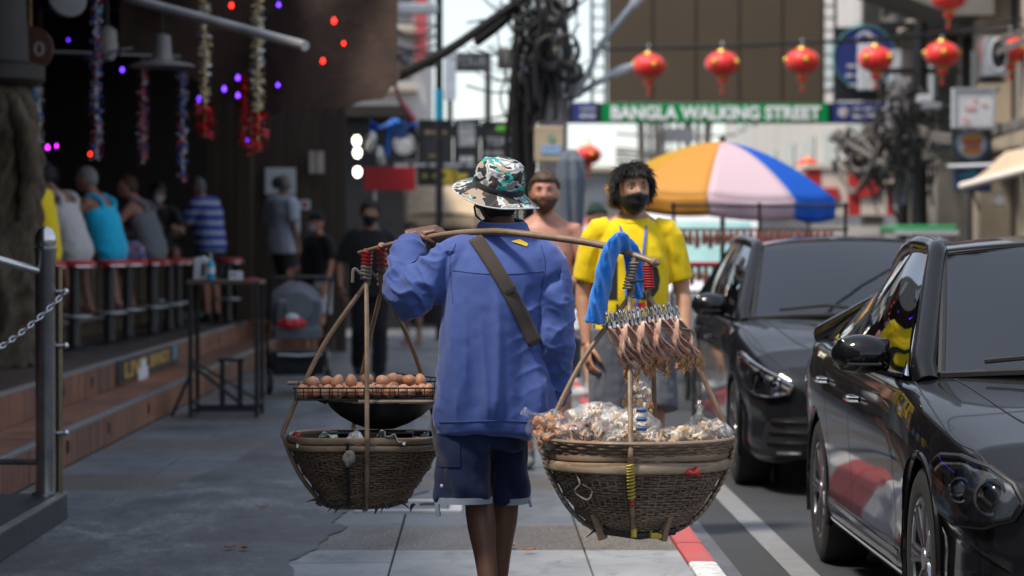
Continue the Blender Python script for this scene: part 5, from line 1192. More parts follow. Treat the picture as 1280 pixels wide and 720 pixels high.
# --- the shirtless tanned man behind the shoulder pole
sk2 = mat_skin('skin_sunburnt', (.46, .215, .15))
T = Person('person', 'shirtless tanned bearded man standing behind the shoulder pole', (.39, 16.2, 0), math.pi-.1, 1.77, head=(.03, 0, .05), skin=sk2, voxel=.0065, fat=.15,
           J=dict(wL=(-.10, .22, 1.12), wR=(.06, .24, 1.13), eL=(-.27, .02, 1.12), eR=(.27, .02, 1.12)))
T.body(hands=dict(L=dict(curl=.5, d=(1, .3, .1), n=(0, -1, 0), t=(0, 0, 1)), R=dict(curl=.5, d=(-1, .3, .1), n=(0, -1, 0), t=(0, 0, 1)))); T.face(brow=(.03, .018, .01), mouth=(.25, .09, .07))
T.hair(brown_hair, th=.016, line=.058, back=-.05, side=.012, rough=.005, locks=160, lock_len=.02, seed=8)
def beard(d, p):
    ins = (p[:, 2] < -.030-.018*np.exp(-(p[:, 0]/.02)**2)) & (d[:, 1] > -.05) & ~((np.abs(p[:, 0]) < .022) & (np.abs(p[:, 2]+.059) < .006)); return np.where(ins, .005, -.02)
T.shell('beard', M('beard_brown', (.085, .042, .024), .8, var=.3, vs=60), beard, noise=lambda d, p: .003*vnoise(d*50, 3))
T.shorts(mat_cloth('dark_swim_shorts', (.04, .045, .06)), f=.46); T.shoes(mat_cloth('grey_shoe', (.2, .2, .2)))
pb = thing('plastic_bag', 'white plastic bag held at the waist by the shirtless man', 'bag', (.60, 15.9, .88))
m = MB(); m.ell((0, 0, 0), (.075, .05, .10), 20, 14); put('bag', remesh(m, .008, 1, lambda co, no: co+no*(.012*vnoise(co*30, 4))[:, None]), M('thin_white_plastic', (.6, .62, .64), .35, var=.1), pb); MB().tube([(-.02, 0, .09), (-.02, 0, .15), (.0, 0, .2), (.02, 0, .15), (.02, 0, .09)], .008, 6).build('handle', MATS['thin_white_plastic'], pb)

# --- passer-by behind the yellow shirt
P1 = Person('person', 'person in dark cap and pale shoes walking behind the yellow shirt man', (1.02, 23.5, 0), 0.1, 1.72, skin=sk1, voxel=.010, J=dict(kR=(.10, .12, .5), aR=(.1, .05, .085), kL=(-.09, -.02, .5), aL=(-.09, -.22, .14)))
P1.body(hands=dict(L=None, R=None)); P1.tee(mat_cloth('black_cotton', (.012, .012, .014)), name='shirt'); P1.shorts(mat_cloth('dark_shorts', (.03, .03, .035)), f=.42); P1.shoes(mat_cloth('pale_shoe', (.5, .48, .48)))
P1.shell('cap', mat_cloth('dark_green_cap', (.01, .035, .03)), lambda d, p: np.where(p[:, 2] > .018-.02*d[:, 1], .02, -.02))

# --- man in black with black mask, walking towards the camera on the pavement
sk3 = mat_skin('skin_brown', (.27, .14, .085))
K = Person('person', 'man in black polo and trousers with black face mask near stroller', (-1.10, 27.0, 0), math.pi+.12, 1.80, skin=sk3, head=(.05, 0, -.28), voxel=.008, fat=.35,
           J=dict(wL=(-.25, .06, .93), wR=(.30, .10, .95), eL=(-.29, -.03, 1.17), eR=(.30, -.04, 1.17), kL=(-.09, .12, .52), aL=(-.08, .10, .085), kR=(.10, -.02, .52), aR=(.10, -.25, .15)))
K.body(); K.face(); K.hair(black_hair, th=.02, line=.05, side=-.01, rough=.008, locks=120, lock_len=.035, seed=5); K.mask(m_maskblack)
K.tee(MATS['black_cotton'], sleeve=.42, hem=.08, infl=.026, boxy=.18, drop=.06); K.trousers(mat_cloth('black_jeans', (.012, .0125, .016))); K.shoes(mat_cloth('black_shoe', (.015, .015, .016)))

# --- man in light grey shirt and man in black cap further back, on the bar floor and pavement
G1 = Person('person', 'grey-haired man in pale shirt and black shorts walking up the bar floor', (-2.55, 34.0, .0), -.75, 1.84, skin=sk3, head=(0, 0, .9), voxel=.010, fat=.3,
            J=dict(wL=(-.22, .26, 1.08), eL=(-.26, .0, 1.17), kL=(-.1, .2, .5), aL=(-.1, .16, .085), aR=(.1, -.2, .12)))
G1.root.location.z = .44; G1.root.location.x = -2.50; G1.root.location.y = 34.3
G1.body(); G1.hair(grey_hair, th=.006, line=.075, side=.0, rough=.002); G1.mask(m_maskblue)
G1.tee(mat_cloth('pale_grey_blue_cotton', (.42, .47, .56), (.36, .40, .50)), sleeve=.42, hem=.02, infl=.028, boxy=.185, drop=.06); G1.shorts(MATS['dark_shorts'], f=.44); G1.shoes(mat_cloth('white_shoe', (.62, .63, .66)))
C1 = Person('person', 'man in black t-shirt and cap with white shorts beside the stroller', (-1.98, 33.0, 0), math.pi-.9, 1.78, skin=sk2, head=(.15, 0, -.3), voxel=.010, fat=.2, J=dict(wR=(.16, .26, 1.06), eR=(.27, .0, 1.14)))
C1.body(); C1.mask(m_maskwhite); C1.tee(MATS['black_cotton'], sleeve=.42, hem=.06, infl=.026, boxy=.18, drop=.03); C1.shorts(mat_cloth('white_shorts', (.55, .56, .57)), f=.46, infl=.028); C1.shoes(MATS['white_shoe'])
C1.shell('cap', mat_cloth('black_cap', (.012, .012, .014)), lambda d, p: np.where(p[:, 2] > .022, .018+.0*d[:, 0], -.02)); 
hd = C1.J['head']; MB().ell(hd+C1.head_rot @ np.array([0, .12, .03]), (.062, .05, .008), 14, 6, C1.head_rot).build('cap_peak', MATS['black_cap'], C1.root)

# --- people at the bar
ST = .44
def seated(name, label, loc, rz, skin, H=1.75, lean=.12, seat=.775, head=(.1, 0, 0), fat=.2, arms=None, footrest=.30):
    s = seat+.09; J = dict(crotch=(0, .0, s-.09), pelvis=(0, -.02, s), waist=(0, -.01+lean*.15, s+.14), chest=(0, lean*.55, s+.31), shl=(0, lean*.95, s+.45), neck=(0, lean*1.15, s+.525), head=(0, lean*1.5+.04, s+.66),
             sL=(-.19, lean, s+.445), sR=(.19, lean, s+.445), hL=(-.09, .02, s-.02), hR=(.09, .02, s-.02), kL=(-.14, .42, s+.0), kR=(.15, .42, s+.0), aL=(-.12, .34, footrest+.08), aR=(.13, .30, footrest+.08),
             eL=(-.26, lean+.18, s+.22), eR=(.26, lean+.18, s+.22), wL=(-.14, lean+.42, s+.26), wR=(.14, lean+.42, s+.26))
    J.update(arms or {})
    return Person(name, label, loc, rz, H, J, fat, skin, head, voxel=.010, group='customers at the bar')
A1 = seated('person', 'man in cyan sleeveless vest sitting at the bar', (-3.42, 25.0, ST), R(68), mat_skin('skin_ruddy', (.30, .14, .09)), lean=.14, fat=.75, head=(.25, 0, .15))
A1.body(); A1.hair(grey_hair, th=.012, line=.06, back=-.07, side=.0, rough=.004); A1.tank(mat_cloth('cyan_cotton', (.015, .50, .78), (.012, .40, .66)), hem=.06); A1.shorts(mat_cloth('brown_shorts', (.06, .05, .045)), f=.42)
A2 = seated('person', 'man in grey sleeveless vest and blue floral shorts sitting at the bar', (-3.34, 27.6, ST), R(75), mat_skin('skin_pink', (.40, .20, .14)), lean=.16, fat=.35, head=(.2, 0, .1))
A2.body(); A2.hair(brown_hair, th=.014, line=.06, back=-.05, side=.01, rough=.005, locks=80, lock_len=.025); A2.tank(mat_cloth('grey_cotton', (.20, .215, .245))); A2.shorts(mat_blotch('floral_shorts', [(.02, .06, .30), (.55, .6, .7), (.05, .15, .5), (.5, .08, .06), (.5, .55, .65)], 26), f=.40, infl=.03)
A3 = seated('person', 'woman in white sleeveless top with dark hair at the bar', (-3.52, 23.5, ST), R(62), sk3, H=1.66, lean=.2, fat=.4, head=(.2, 0, .2))
A3.body(); A3.hair(black_hair, th=.02, line=.05, back=-.11, side=-.06, rough=.006, locks=160, lock_len=.09, seed=6); A3.tank(mat_cloth('white_cotton', (.55, .53, .54)), hem=.02); A3.shorts(MATS['dark_shorts'], f=.4)
A4 = seated('person', 'person in bright yellow top half hidden by the carved pillar', (-3.58, 22.2, ST), R(80), sk3, H=1.66, lean=.05, fat=.3)
A4.body(); A4.hair(black_hair, th=.02, line=.05, back=-.1, side=-.05, rough=.006); A4.tee(MATS['yellow_cotton'], sleeve=.4); A4.shorts(MATS['dark_shorts'], f=.4)
A5 = Person('person', 'man in blue and white striped t-shirt standing at the bar', (-3.28, 33.0, ST), R(62), 1.79, skin=mat_skin('skin_ruddy2', (.36, .17, .115)), head=(.32, 0, .1), voxel=.010, fat=.55, group='customers at the bar',
            J=dict(chest=(0, .04, 1.32), shl=(0, .09, 1.45), neck=(0, .12, 1.525), head=(0, .20, 1.645), sL=(-.19, .08, 1.45), sR=(.19, .08, 1.45), eL=(-.27, .2, 1.2), eR=(.27, .2, 1.2), wL=(-.12, .42, 1.16), wR=(.12, .42, 1.16)))
A5.body(); A5.hair(grey_hair, th=.006, line=.085, side=.01, rough=.002); A5.tee(mat_stripes('blue_white_stripes', (.035, .08, .36), (.44, .47, .60), 52), sleeve=.44, hem=.06, infl=.026, boxy=.19, drop=.04); A5.shorts(MATS['dark_shorts'], f=.44); A5.shoes(MATS['black_shoe'])
A6 = seated('person', 'person with white face mask leaning behind the bar stools', (-3.75, 31.2, ST), R(200), sk3, H=1.68, lean=.1, fat=.1, head=(.1, 0, -.4))
A6.body(); A6.hair(black_hair, th=.02, line=.05, back=-.1, side=-.04, rough=.006); A6.mask(m_maskwhite); A6.tee(mat_cloth('dark_grey_cotton', (.03, .03, .035))); A6.shorts(MATS['dark_shorts'])
# ------------------------------------------------------------------ the street vendor and his load
VX, VY, VS = .07, 9.6, 352.
def v_(px, py, y=0.): return np.array([(px-625)/VS, y, EYE-(py-HOR_Y)/VS])      # photo -> vendor's own frame
skv = mat_skin('skin_dark', (.115, .05, .028), .5)
Vn = Person('person', 'street vendor in blue long-sleeved shirt and camouflage hat, seen from behind', (VX, VY, 0), 0, 1.60, skin=skv, head=(.0, -.05, .12), voxel=.0055,
    J=dict(neck=(0.012, .01, 1.375), shl=(0, 0, 1.305), chest=(-.01, .0, 1.18), waist=(-.03, .0, 1.0), pelvis=(-.05, .0, .86), crotch=(-.06, .0, .72), head=(-.008, .045, 1.49), sL=(-.165, .0, 1.28), sR=(.16, .0, 1.275),
           eL=(-.335, .04, 1.15), wL=(-.312, .165, 1.368), eR=(.185, -.03, 1.0), wR=(.19, .05, .755), hL=(-.125, .0, .80), hR=(.03, .05, .80), kL=(-.078, .05, .44), aL=(-.035, -.06, .085), kR=(.022, .16, .44), aR=(-.005, .22, .085)))
Vn.body(hands=dict(L=dict(curls=(.55, .62, .7, .8), d=(.95, -.12, .16), n=(.10, .30, -.95), t=(0, -1, -.1), thumb=.5), R=dict(curl=.75, d=(.0, .12, -1), n=(-1, .1, 0), t=(-.1, 1, .1))))
Vn.hair(black_hair, th=.008, line=.07, back=-.085, side=-.02, rough=.003)
Vn.shoes(mat_cloth('sandal_dark', (.02, .018, .016)))
# shirt
t = NT('blue_work_cotton'); v = t.coord('Object'); n = t.noise(v, 2.6, 5, .6); f = t.noise(v, 700, 1)
c = t.mix(t.ramp(n, [(.3, 0.), (.7, 1.)]), (.019, .045, .20), (.032, .073, .28)); c = t.mix(1., c, t.ramp(f, [(.35, .85), (.65, 1.1)]), 'MULTIPLY')
sep = t.new('ShaderNodeSeparateXYZ'); t.l.new(v, sep.inputs[0]); c = t.mix(t.ramp(sep.outputs[2], [(.75, 0.), (1.36, .34)]), c, (.060, .11, .36))  # paler towards the shoulders: light from above painted into the cloth colour
t.set('Base Color', c); t.set('Roughness', .78); t.set('Sheen Weight', .25); t.bump(t.math('ADD', t.math('MULTIPLY', f, .18), t.noise(t.coord('Object', (1, 1, .4)), 14, 5, .6, .8)), .4, .007); m_blue = t.m
def vshirt(m):
    A = np.linspace(0, 2*np.pi, 40, endpoint=False); rings = []
    for z, xc, rx, yc, ry in ((.665, .005, .232, .0, .150), (.70, .0, .236, -.005, .152), (.78, -.015, .215, -.01, .150), (.9, -.03, .192, -.012, .145), (1.02, -.03, .182, -.012, .142), (1.12, -.018, .182, -.01, .138), (1.22, -.004, .190, -.008, .126), (1.285, .0, .192, -.002, .105), (1.325, .002, .165, .0, .086), (1.355, .004, .115, .0, .076), (1.385, .008, .066, .004, .064)):
        sq = np.sign(np.cos(A))*np.abs(np.cos(A))**.9, np.sign(np.sin(A))*np.abs(np.sin(A))**.9; hem = (.030*np.abs(np.cos(A))**2+.012*np.cos(A)) if z < .71 else 0*A
        rings.append(np.stack([xc+rx*sq[0], yc+ry*sq[1], z-hem*1.0+0*A], 1))
    m.loft(rings)
    J = Vn.J; m.tube(crom([J['sL']+(.08, 0, .02), J['sL']+(0, 0, -.012), (J['sL']+J['eL'])/2+(0, -.01, -.03), J['eL']+(-.005, -.005, -.01), J['eL']*.6+J['wL']*.4+(-.012, 0, 0), J['eL']*.22+J['wL']*.78], 18), np.interp(np.linspace(0, 1, 18), [0, .2, .4, .6, .8, 1], [.07, .082, .088, .080, .066, .050]), 20)
    m.tube(crom([J['sR']+(-.07, 0, .015), J['sR']+(0, 0, -.01), (J['sR']+J['eR'])/2+(.012, 0, 0), J['eR']+(.008, 0, 0), (J['eR']+J['wR'])/2+(.008, 0, 0), J['wR']+(0, 0, .02)], 18), np.interp(np.linspace(0, 1, 18), [0, .2, .4, .6, .8, 1], [.07, .078, .080, .076, .068, .054]), 20)
def vfold(co, no):
    x, y, z = co[:, 0], co[:, 1], co[:, 2]; low = np.clip((1.18-z)/.4, 0, 1); tor = np.exp(-(np.clip(np.abs(x+.01)-.15, 0, 1)/.05)**2)
    hm = np.clip((z-.685)/.07, 0, 1); low = low*hm
    d = .010*low*tor*(np.sin((x+.02*z)*38+1.1+.9*np.sin(z*3.2))+.5*np.sin(x*71+z*6))
    d += .016*np.exp(-((x+.018+.012*np.sin(z*5))/.016)**2)*np.clip((1.22-z)/.2, 0, 1)*(y < 0)*np.clip((z-.70)/.08, 0, 1)
    r = np.exp(-((x-.19)/.09)**2)*(z < 1.22)
    rd = lambda q, sd: 1.4*(1-np.minimum(1, 1.6*np.abs(vnoise(q, sd))))**2-.4; d += r*(.011*rd(np.stack([x*7+z*4, y*7, z*15-x*9], 1), 4)+.005*rd(np.stack([x*16, y*14, z*30+x*14], 1), 14))*np.clip((1.24-z)/.15, 0, 1)
    d += np.exp(-((z-(1.16+.55*(x-.12)))/.02)**2)*(-.016)*(x > .09)*(x < .22)*(y < .05)
    l = np.clip((-x-.19)/.05, 0, 1); d += l*(.011*rd(np.stack([x*14+z*11, y*6, z*12-x*5], 1), 2)+.005*rd(np.stack([x*24+z*14, y*14, z*22], 1), 9)); d += tor*low*.006*rd(np.stack([x*17+z*1.5, y*10, z*2.2+x*2], 1), 31)
    d += -.014*np.exp(-((x+.185+.25*(1.27-z))/.014)**2)*(z > 1.05)*(z < 1.3)
    return d
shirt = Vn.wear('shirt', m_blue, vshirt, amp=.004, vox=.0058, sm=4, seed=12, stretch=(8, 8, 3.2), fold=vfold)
cm = MB(); A = np.linspace(0, 2*np.pi, 32, endpoint=False); rings = []
for z, r in ((-.012, .078), (.012, .074), (.034, .070), (.040, .076), (.028, .088), (.004, .098)): rings.append([(.010+math.cos(a)*r, .006+math.sin(a)*r*.92, 1.372+z+.010*math.sin(a)) for a in A])
cm.loft(rings, cap=False); cm.build('collar', m_blue, shirt, 180)
for sd, f_ in (('L', .78), ('R', .88)):
    e, w = Vn.J['e'+sd], Vn.J['w'+sd]; p = e+(w-e)*f_; d = unit(w-e); MB().tube([p-d*.028, p-d*.024, p+d*.024, p+d*.03], [.050, .0535, .0515, .046], 20).build('cuff', m_blue, shirt)
sbv = bvh_of(shirt)
def on_back(x, z, off=.004, y=-.6, dr=1):
    h = sbv.ray_cast(Vector((x, y, z)), Vector((0, dr, 0)))[0]; return Vector((x, h.y-off*dr, z)) if h else None
# yoke, armhole and hem seams
def seam(pts, nm='seam', r=.0016):
    P = [on_back(x, z, .0008) for x, z in crom(pts, 40)]; P = [p for p in P if p is not None]
    if len(P) > 4: MB().tube(P, r, 5).build(nm, M('seam_thread', (.025, .045, .16), .8, var=0), shirt)
seam([(-.165, 1.235), (-.08, 1.225), (0, 1.222), (.08, 1.225), (.155, 1.232)]); seam([(-.155, 1.33), (-.175, 1.27), (-.17, 1.18), (-.165, 1.12)]); seam([(.145, 1.325), (.16, 1.26), (.15, 1.18), (.135, 1.1)]); seam([(-.215, .70), (-.1, .706), (0, .71), (.1, .704), (.20, .692)], 'hem_stitch', .0022)
# yellow label by the collar
o = put('collar_label', decal(sbv, [(0, 0), (.055, -.018), (.06, -.008), (.03, .008)], ((.040, -.6, 1.338), (1, 0, 0), (0, 0, 1)), (0, 1, 0), .004, 2), M('yellow_label', (.75, .5, .02), .6, var=0), shirt, 0)
# sling bag: strap over the left shoulder, small pouch at the right hip in front
bagt = thing('sling_bag', 'brown sling bag strap crossing the back of the blue shirt', 'bag', (VX, VY, 0))
m_strap = mat_cloth('brown_webbing', (.060, .048, .042), wst=.06)
U = np.linspace(0, 1, 26); G = []
for u in U:
    x = -.088+.212*u+.010*math.sin(u*3.1); z = 1.352-.375*u**1.05; row = []
    for w in np.linspace(-1, 1, 5):
        q = on_back(x+w*.023, z+w*.011, .0055); row.append(tuple(q) if q else (x+w*.023, -.09, z))
    G.append(row)
G = np.array(G)
for i in range(19, len(G)):
    G[i, :, 1] = np.clip(G[i, :, 1], G[i-1, :, 1]-.004, G[i-1, :, 1]+.012)
for _ in range(2): G[1:-1] = (G[:-2]+G[1:-1]*2+G[2:])/4
G[:, :, 1] -= .003; MB().sheet(G, .003).build('strap', m_strap, bagt, 180)
i = 13; c = G[i].mean(0); MB().box((c[0], c[1]-.004, c[2]), (.052, .006, .012), rotm(0, -.45, 0)).build('buckle', m_blackpl, bagt, 0)
m = MB(); m.box((.10, .17, .86), (.16, .07, .15)); put('pouch', remesh(m, .01, 4), m_strap, bagt)
# shorts
m_navy = mat_cloth('navy_cotton', (.008, .016, .062), (.005, .010, .042), wst=.12)
def vsh(m):
    A = np.linspace(0, 2*np.pi, 30, endpoint=False)
    m.loft([np.stack([-.066+r*np.cos(A), .01+q*np.sin(A), z+0*A], 1) for z, r, q in ((.60, .160, .115), (.68, .172, .125), (.80, .165, .120), (.86, .14, .1))])
    m.tube([(-.115, .0, .76), (-.125, .0, .62), (-.130, -.008, .50), (-.1295, -.012, .424)], [.105, .106, .102, .1025], 26); m.tube([(.0, .05, .76), (.02, .09, .62), (.034, .125, .50), (.036, .14, .412)], [.10, .088, .078, .0745], 24)
def sfold(co, no):
    x, z = co[:, 0], co[:, 2]; return .006*np.sin(x*55+z*20+2*vnoise(co*6, 3))+.006*np.sin(z*50+x*30)*np.clip((.6-z)/.2, 0, 1)-.012*np.exp(-((x+.027)/.010)**2)*(z < .62)
vs = Vn.wear('shorts', m_navy, vsh, amp=.006, vox=.006, sm=3, seed=5, fold=sfold)
m_cuffw = mat_cloth('pale_hem', (.33, .38, .46))
for pts, r in (([(-.1295, -.012, .432), (-.1295, -.0125, .409)], .1045), ([(.036, .14, .421), (.036, .142, .399)], .077)):
    MB().tube([pts[0], pts[1]], [r, r-.001], 30).build('hem', m_cuffw, vs, 60)
MB().tube([(-.222, -.06, .415), (-.220, -.062, .39), (-.216, -.06, .365)], .0055, 6, flat=1.6).build('drawstring', m_cuffw, vs); MB().tube([(.108, .11, .405), (.113, .10, .385)], .005, 6).build('drawstring', m_cuffw, vs)
m = decal(bvh_of(vs), [(-.06, -.06), (.03, -.055), (.03, .035), (-.055, .03)], ((-.17, -.6, .60), (1, 0, 0), (0, 0, 1)), (0, 1, 0), .004, 3); put('pocket', m, m_navy, vs, 60)
o = MB().ell((-.205, -.108, .478), (.006, .003, .006), 10, 6).build('button', M('pale_button', (.5, .52, .55), .4), vs)
# hat: floppy camouflage bucket hat
t = NT('camouflage_cotton'); v = t.coord('Object', (1, 1, 1.25)); n1 = t.noise(v, 17, 1.2, .5, .5); n2 = t.noise(v, 14.5, 1., .5, .9); mp = t.new('ShaderNodeMapping'); mp.inputs['Location'].default_value = (3.1, 1.7, 5.3); t.l.new(v, mp.inputs[0]); n3 = t.noise(mp.outputs[0], 17, 1., .5, .6); n4 = t.noise(mp.outputs[0], 24, 1., .5, .3)
c = t.ramp(n1, [(0., (.018, .019, .024)), (.42, (.06, .042, .036)), (.475, (.50, .53, .55)), (.54, (.22, .24, .25)), (.60, (.52, .55, .56)), (.66, (.02, .02, .025))], 'CONSTANT')
c = t.mix(t.ramp(n2, [(0, 0.), (.575, 1.)], 'CONSTANT'), c, (.012, .30, .27)); c = t.mix(t.ramp(n3, [(0, 0.), (.63, 1.)], 'CONSTANT'), c, (.33, .26, .20)); c = t.mix(t.ramp(n4, [(0, 0.), (.64, 1.)], 'CONSTANT'), c, (.02, .02, .024))
t.set('Base Color', c); t.set('Roughness', .85); t.bump(t.noise(v, 40, 4), .35, .005); m_camo = t.m
hat = thing('bucket_hat', 'floppy camouflage bucket hat with teal patches on the vendor', 'hat', tuple(np.array([VX, VY, 0])+Vn.J['head']+np.array([.002, -.005, .035])))
hat.rotation_euler = (R(17), R(14), 0)
def hatd(co, no):
    z = co[:, 2]; return co+no*(.012*vnoise(co*np.array([22, 22, 16]), 6)*np.clip((z-.02)/.05, 0, 1)+.004*vnoise(co*55, 7))[:, None]
m = MB(); m.lathe([(.089, -.012), (.092, .012), (.093, .045), (.090, .072), (.078, .094), (.052, .108), (.02, .110), (.0005, .106)], 48); put('crown', remesh(m, .0045, 2, hatd), m_camo, hat)
G = []
for r in np.linspace(.086, .158, 9):
    G.append([(math.cos(a)*r, math.sin(a)*r*1.02, .004-.42*(r-.086)-(.010*math.sin(2*a+.6)+.006*math.sin(3*a))*(r-.086)/.07) for a in np.linspace(0, 2*np.pi, 72)])
MB().sheet(np.array(G), .003).build('brim', m_camo, hat, 180)
MB().tube(G[-1][:-1], .0028, 6, loop=True).build('brim_edging', mat_cloth('hat_edging', (.6, .62, .63)), hat)
MB().lathe([(.0935, .0), (.0955, .004), (.0955, .020), (.0935, .024)], 48, cap=False).build('hat_band', mat_cloth('hat_band', (.025, .026, .03)), hat)
MB().tube([Vn.J['head']+np.array(q) for q in ((-.072, .02, -.01), (-.082, .005, -.03), (-.076, .02, -.06), (-.06, .06, -.075))], .004, 6).build('mask_strap', M('green_strap', (.03, .14, .08), .7), Vn.root)

# carrying pole
def mat_bamboo(name, a, b):
    t = NT(name); v = t.coord('Object', (.6, .6, 1)); n = t.noise(v, 12, 6, .65, .4); t.set('Base Color', t.mix(t.ramp(n, [(.3, 0.), (.7, 1.)]), a, b)); t.set('Roughness', .42); t.bump(t.noise(v, 60, 4), .3, .003); return t.m
m_bam = mat_bamboo('dark_bamboo', (.09, .058, .036), (.28, .19, .12)); m_cane = mat_bamboo('rattan_cane', (.13, .085, .052), (.30, .21, .14)); m_bamp = mat_bamboo('pale_bamboo', (.19, .14, .09), (.34, .27, .19))
pole_px = [(449, 316, 9.98), (500, 303, 9.84), (560, 293, 9.66), (600, 290, 9.55), (640, 291, 9.45), (740, 304, 9.24), (790, 318, 9.12), (824, 330, 9.06)]
PP = crom([tuple(W(*q)) for q in pole_px], 60); rr = np.interp(np.linspace(0, 1, 60), [0, .06, .3, .5, .75, .9, .96, .985, 1], [.009, .011, .0145, .016, .0155, .013, .015, .020, .006])
pole = MB().tube(PP, rr, 14, flat=.8).build('carrying_pole', m_bam); tag(pole, 'bowed bamboo carrying pole across the vendor\'s shoulders', 'carrying pole')
def pole_at(px):
    xs = [q[0] for q in pole_px]; D = np.interp(px, xs, [q[2] for q in pole_px]); return W(px, np.interp(px, xs, [q[1] for q in pole_px]), D)

# baskets
def mat_weave(name, a, b, dirt=.5):
    t = NT(name); v = t.coord('Object'); n = t.noise(v, 7, 6, .7, .5); f = t.noise(v, 90, 3, .7)
    c = t.mix(t.ramp(n, [(.3, 0.), (.7, 1.)]), a, b); c = t.mix(1., c, t.ramp(f, [(.3, .55), (.7, 1.2)]), 'MULTIPLY'); t.set('Base Color', c); t.set('Roughness', .7); t.bump(f, .5, .003); return t.m
m_weave = mat_weave('grey_brown_weave', (.10, .072, .052), (.27, .205, .15)); m_weave2 = mat_weave('old_brown_weave', (.085, .055, .036), (.26, .18, .115)); m_liner = M('basket_inside', (.085, .062, .045), .9)
m_rubber = M('black_rubber_strip', (.012, .012, .013), .6, var=.3); m_redtape = M('red_tape', (.30, .014, .016), .5, var=.2); m_yelwrap = M('yellow_wrap', (.5, .38, .05), .6, var=.2); m_twine = mat_cloth('grey_twine', (.22, .20, .18)); m_bluewrap = M('blue_wrap', (.05, .12, .25), .5)
def make_basket(name, label, c, z_rim, depth, Rr, rb, nodes, mats, hr, cane_ang, rings=33, stakes=60):
    root = thing(name, label, 'basket', (c[0], c[1], z_rim)); mw, mr = mats
    prof = crom([(Rr, 0), (Rr*.955, -.22*depth), (Rr*.83, -.5*depth), (Rr*.65, -.8*depth), (rb, -depth)], 40); L = lambda u: (np.interp(u, np.linspace(0, 1, 40), prof[:, 0]), np.interp(u, np.linspace(0, 1, 40), prof[:, 1]))
    m = MB(); TH = np.linspace(0, 2*np.pi, 176, endpoint=False)
    for k in range(rings):
        u = .05+.95*k/(rings-1); r, z = L(u); r = r*(1+.006*math.sin(k*2.3)); ph = math.pi*(k % 2)
        m.tube([((r+.0042*math.sin(a*stakes/2+ph)+.004*math.sin(3*a+k))*math.cos(a), (r+.0042*math.sin(a*stakes/2+ph)+.004*math.sin(3*a+k))*math.sin(a), z+.0012*math.sin(a*7+k*1.7)) for a in TH], depth/rings*.54, 5, loop=True, flat=1.0, up=(0, 0, 1))
    o = m.build('weave', mw, root, 180); o['kind'] = 'stuff'
    m = MB()
    for k in range(stakes):
        a = 2*math.pi*k/stakes; m.tube([(L(u)[0]*math.cos(a), L(u)[0]*math.sin(a), L(u)[1]) for u in np.linspace(0, 1, 9)], .0042, 5)
    m.build('stakes', mw, root, 180)['kind'] = 'stuff'
    MB().lathe([(L(u)[0]-.008, L(u)[1]) for u in np.linspace(0, 1, 14)]+[(.001, -depth+.004)], 48, cap=False).build('lining', m_liner, root, 180)
    for z, r_, rad in ((.0, Rr+.004, .010), (-.026, Rr+.007, .0085)):
        MB().tube([((r_+.003*math.sin(5*a))*math.cos(a), (r_+.003*math.sin(5*a))*math.sin(a), z+.003*math.sin(3*a)) for a in np.linspace(0, 2*np.pi, 72, endpoint=False)], rad, 8, loop=True, flat=1.35).build('rim', mr, root)
    for i, (ang, node) in enumerate(cane_ang):
        nd = np.array(nodes[node])-np.array([c[0], c[1], z_rim]); ca, sa = math.cos(ang), math.sin(ang); R1 = Rr+.018
        P = [nd, nd+np.array([0, 0, -.05]), nd*.5+np.array([ca*R1, sa*R1, .05])*.5+np.array([ca, sa, 0])*.012, np.array([ca*R1*.99, sa*R1*.99, .05]), np.array([ca*R1, sa*R1, -.01]), np.array([ca*(Rr*.83+.02), sa*(Rr*.83+.02), -.5*depth]), np.array([ca*(Rr*.64+.02), sa*(Rr*.64+.02), -.82*depth]), np.array([ca*rb*.9, sa*rb*.9, -depth-.012]), np.array([0, 0, -depth-.022])]
        MB().tube(crom(P, 44), np.interp(np.linspace(0, 1, 44), [0, .1, .5, .9, 1], [.006, .0085, .009, .008, .007]), 8).build('cane', m_cane, root)
    return root, L
# right basket
RX, RY = .527, 9.07
nR = [tuple(W(787, 352, 9.10)), tuple(W(811, 352, 9.07))]
bR, LR = make_basket('wicker_basket', 'right wicker basket with a tray of snacks hanging from the pole', (RX, RY), .627, .252, .298, .140, nR, (m_weave, m_cane), 0, [(R(186), 0), (R(-97), 0), (R(-4), 1), (R(75), 1)])
zb = .627
m = MB()      # flat woven tray sitting on the rim
for k in range(5): 
    m.tube([((.300+.005*k+.0035*math.sin(a*26+math.pi*(k % 2)))*math.cos(a), (.300+.005*k+.0035*math.sin(a*26+math.pi*(k % 2)))*math.sin(a), .0+.0105*k) for a in np.linspace(0, 2*np.pi, 160, endpoint=False)], .0062, 5, loop=True)
m.build('tray_weave', m_weave2, bR, 180)['kind'] = 'stuff'
MB().lathe([(.001, .012), (.296, .010), (.302, .0)], 48, cap=False).build('tray_floor', m_weave2, bR, 180)
MB().tube([(.322*math.cos(a), .322*math.sin(a), .05) for a in np.linspace(0, 2*np.pi, 64, endpoint=False)], .009, 8, loop=True, flat=.8).build('tray_rim', m_cane, bR)
MB().tube([(.306*math.cos(a), .306*math.sin(a), -.035) for a in np.linspace(0, 2*np.pi, 64, endpoint=False)], .011, 8, loop=True, flat=1.5).build('hoop', m_bamp, bR)
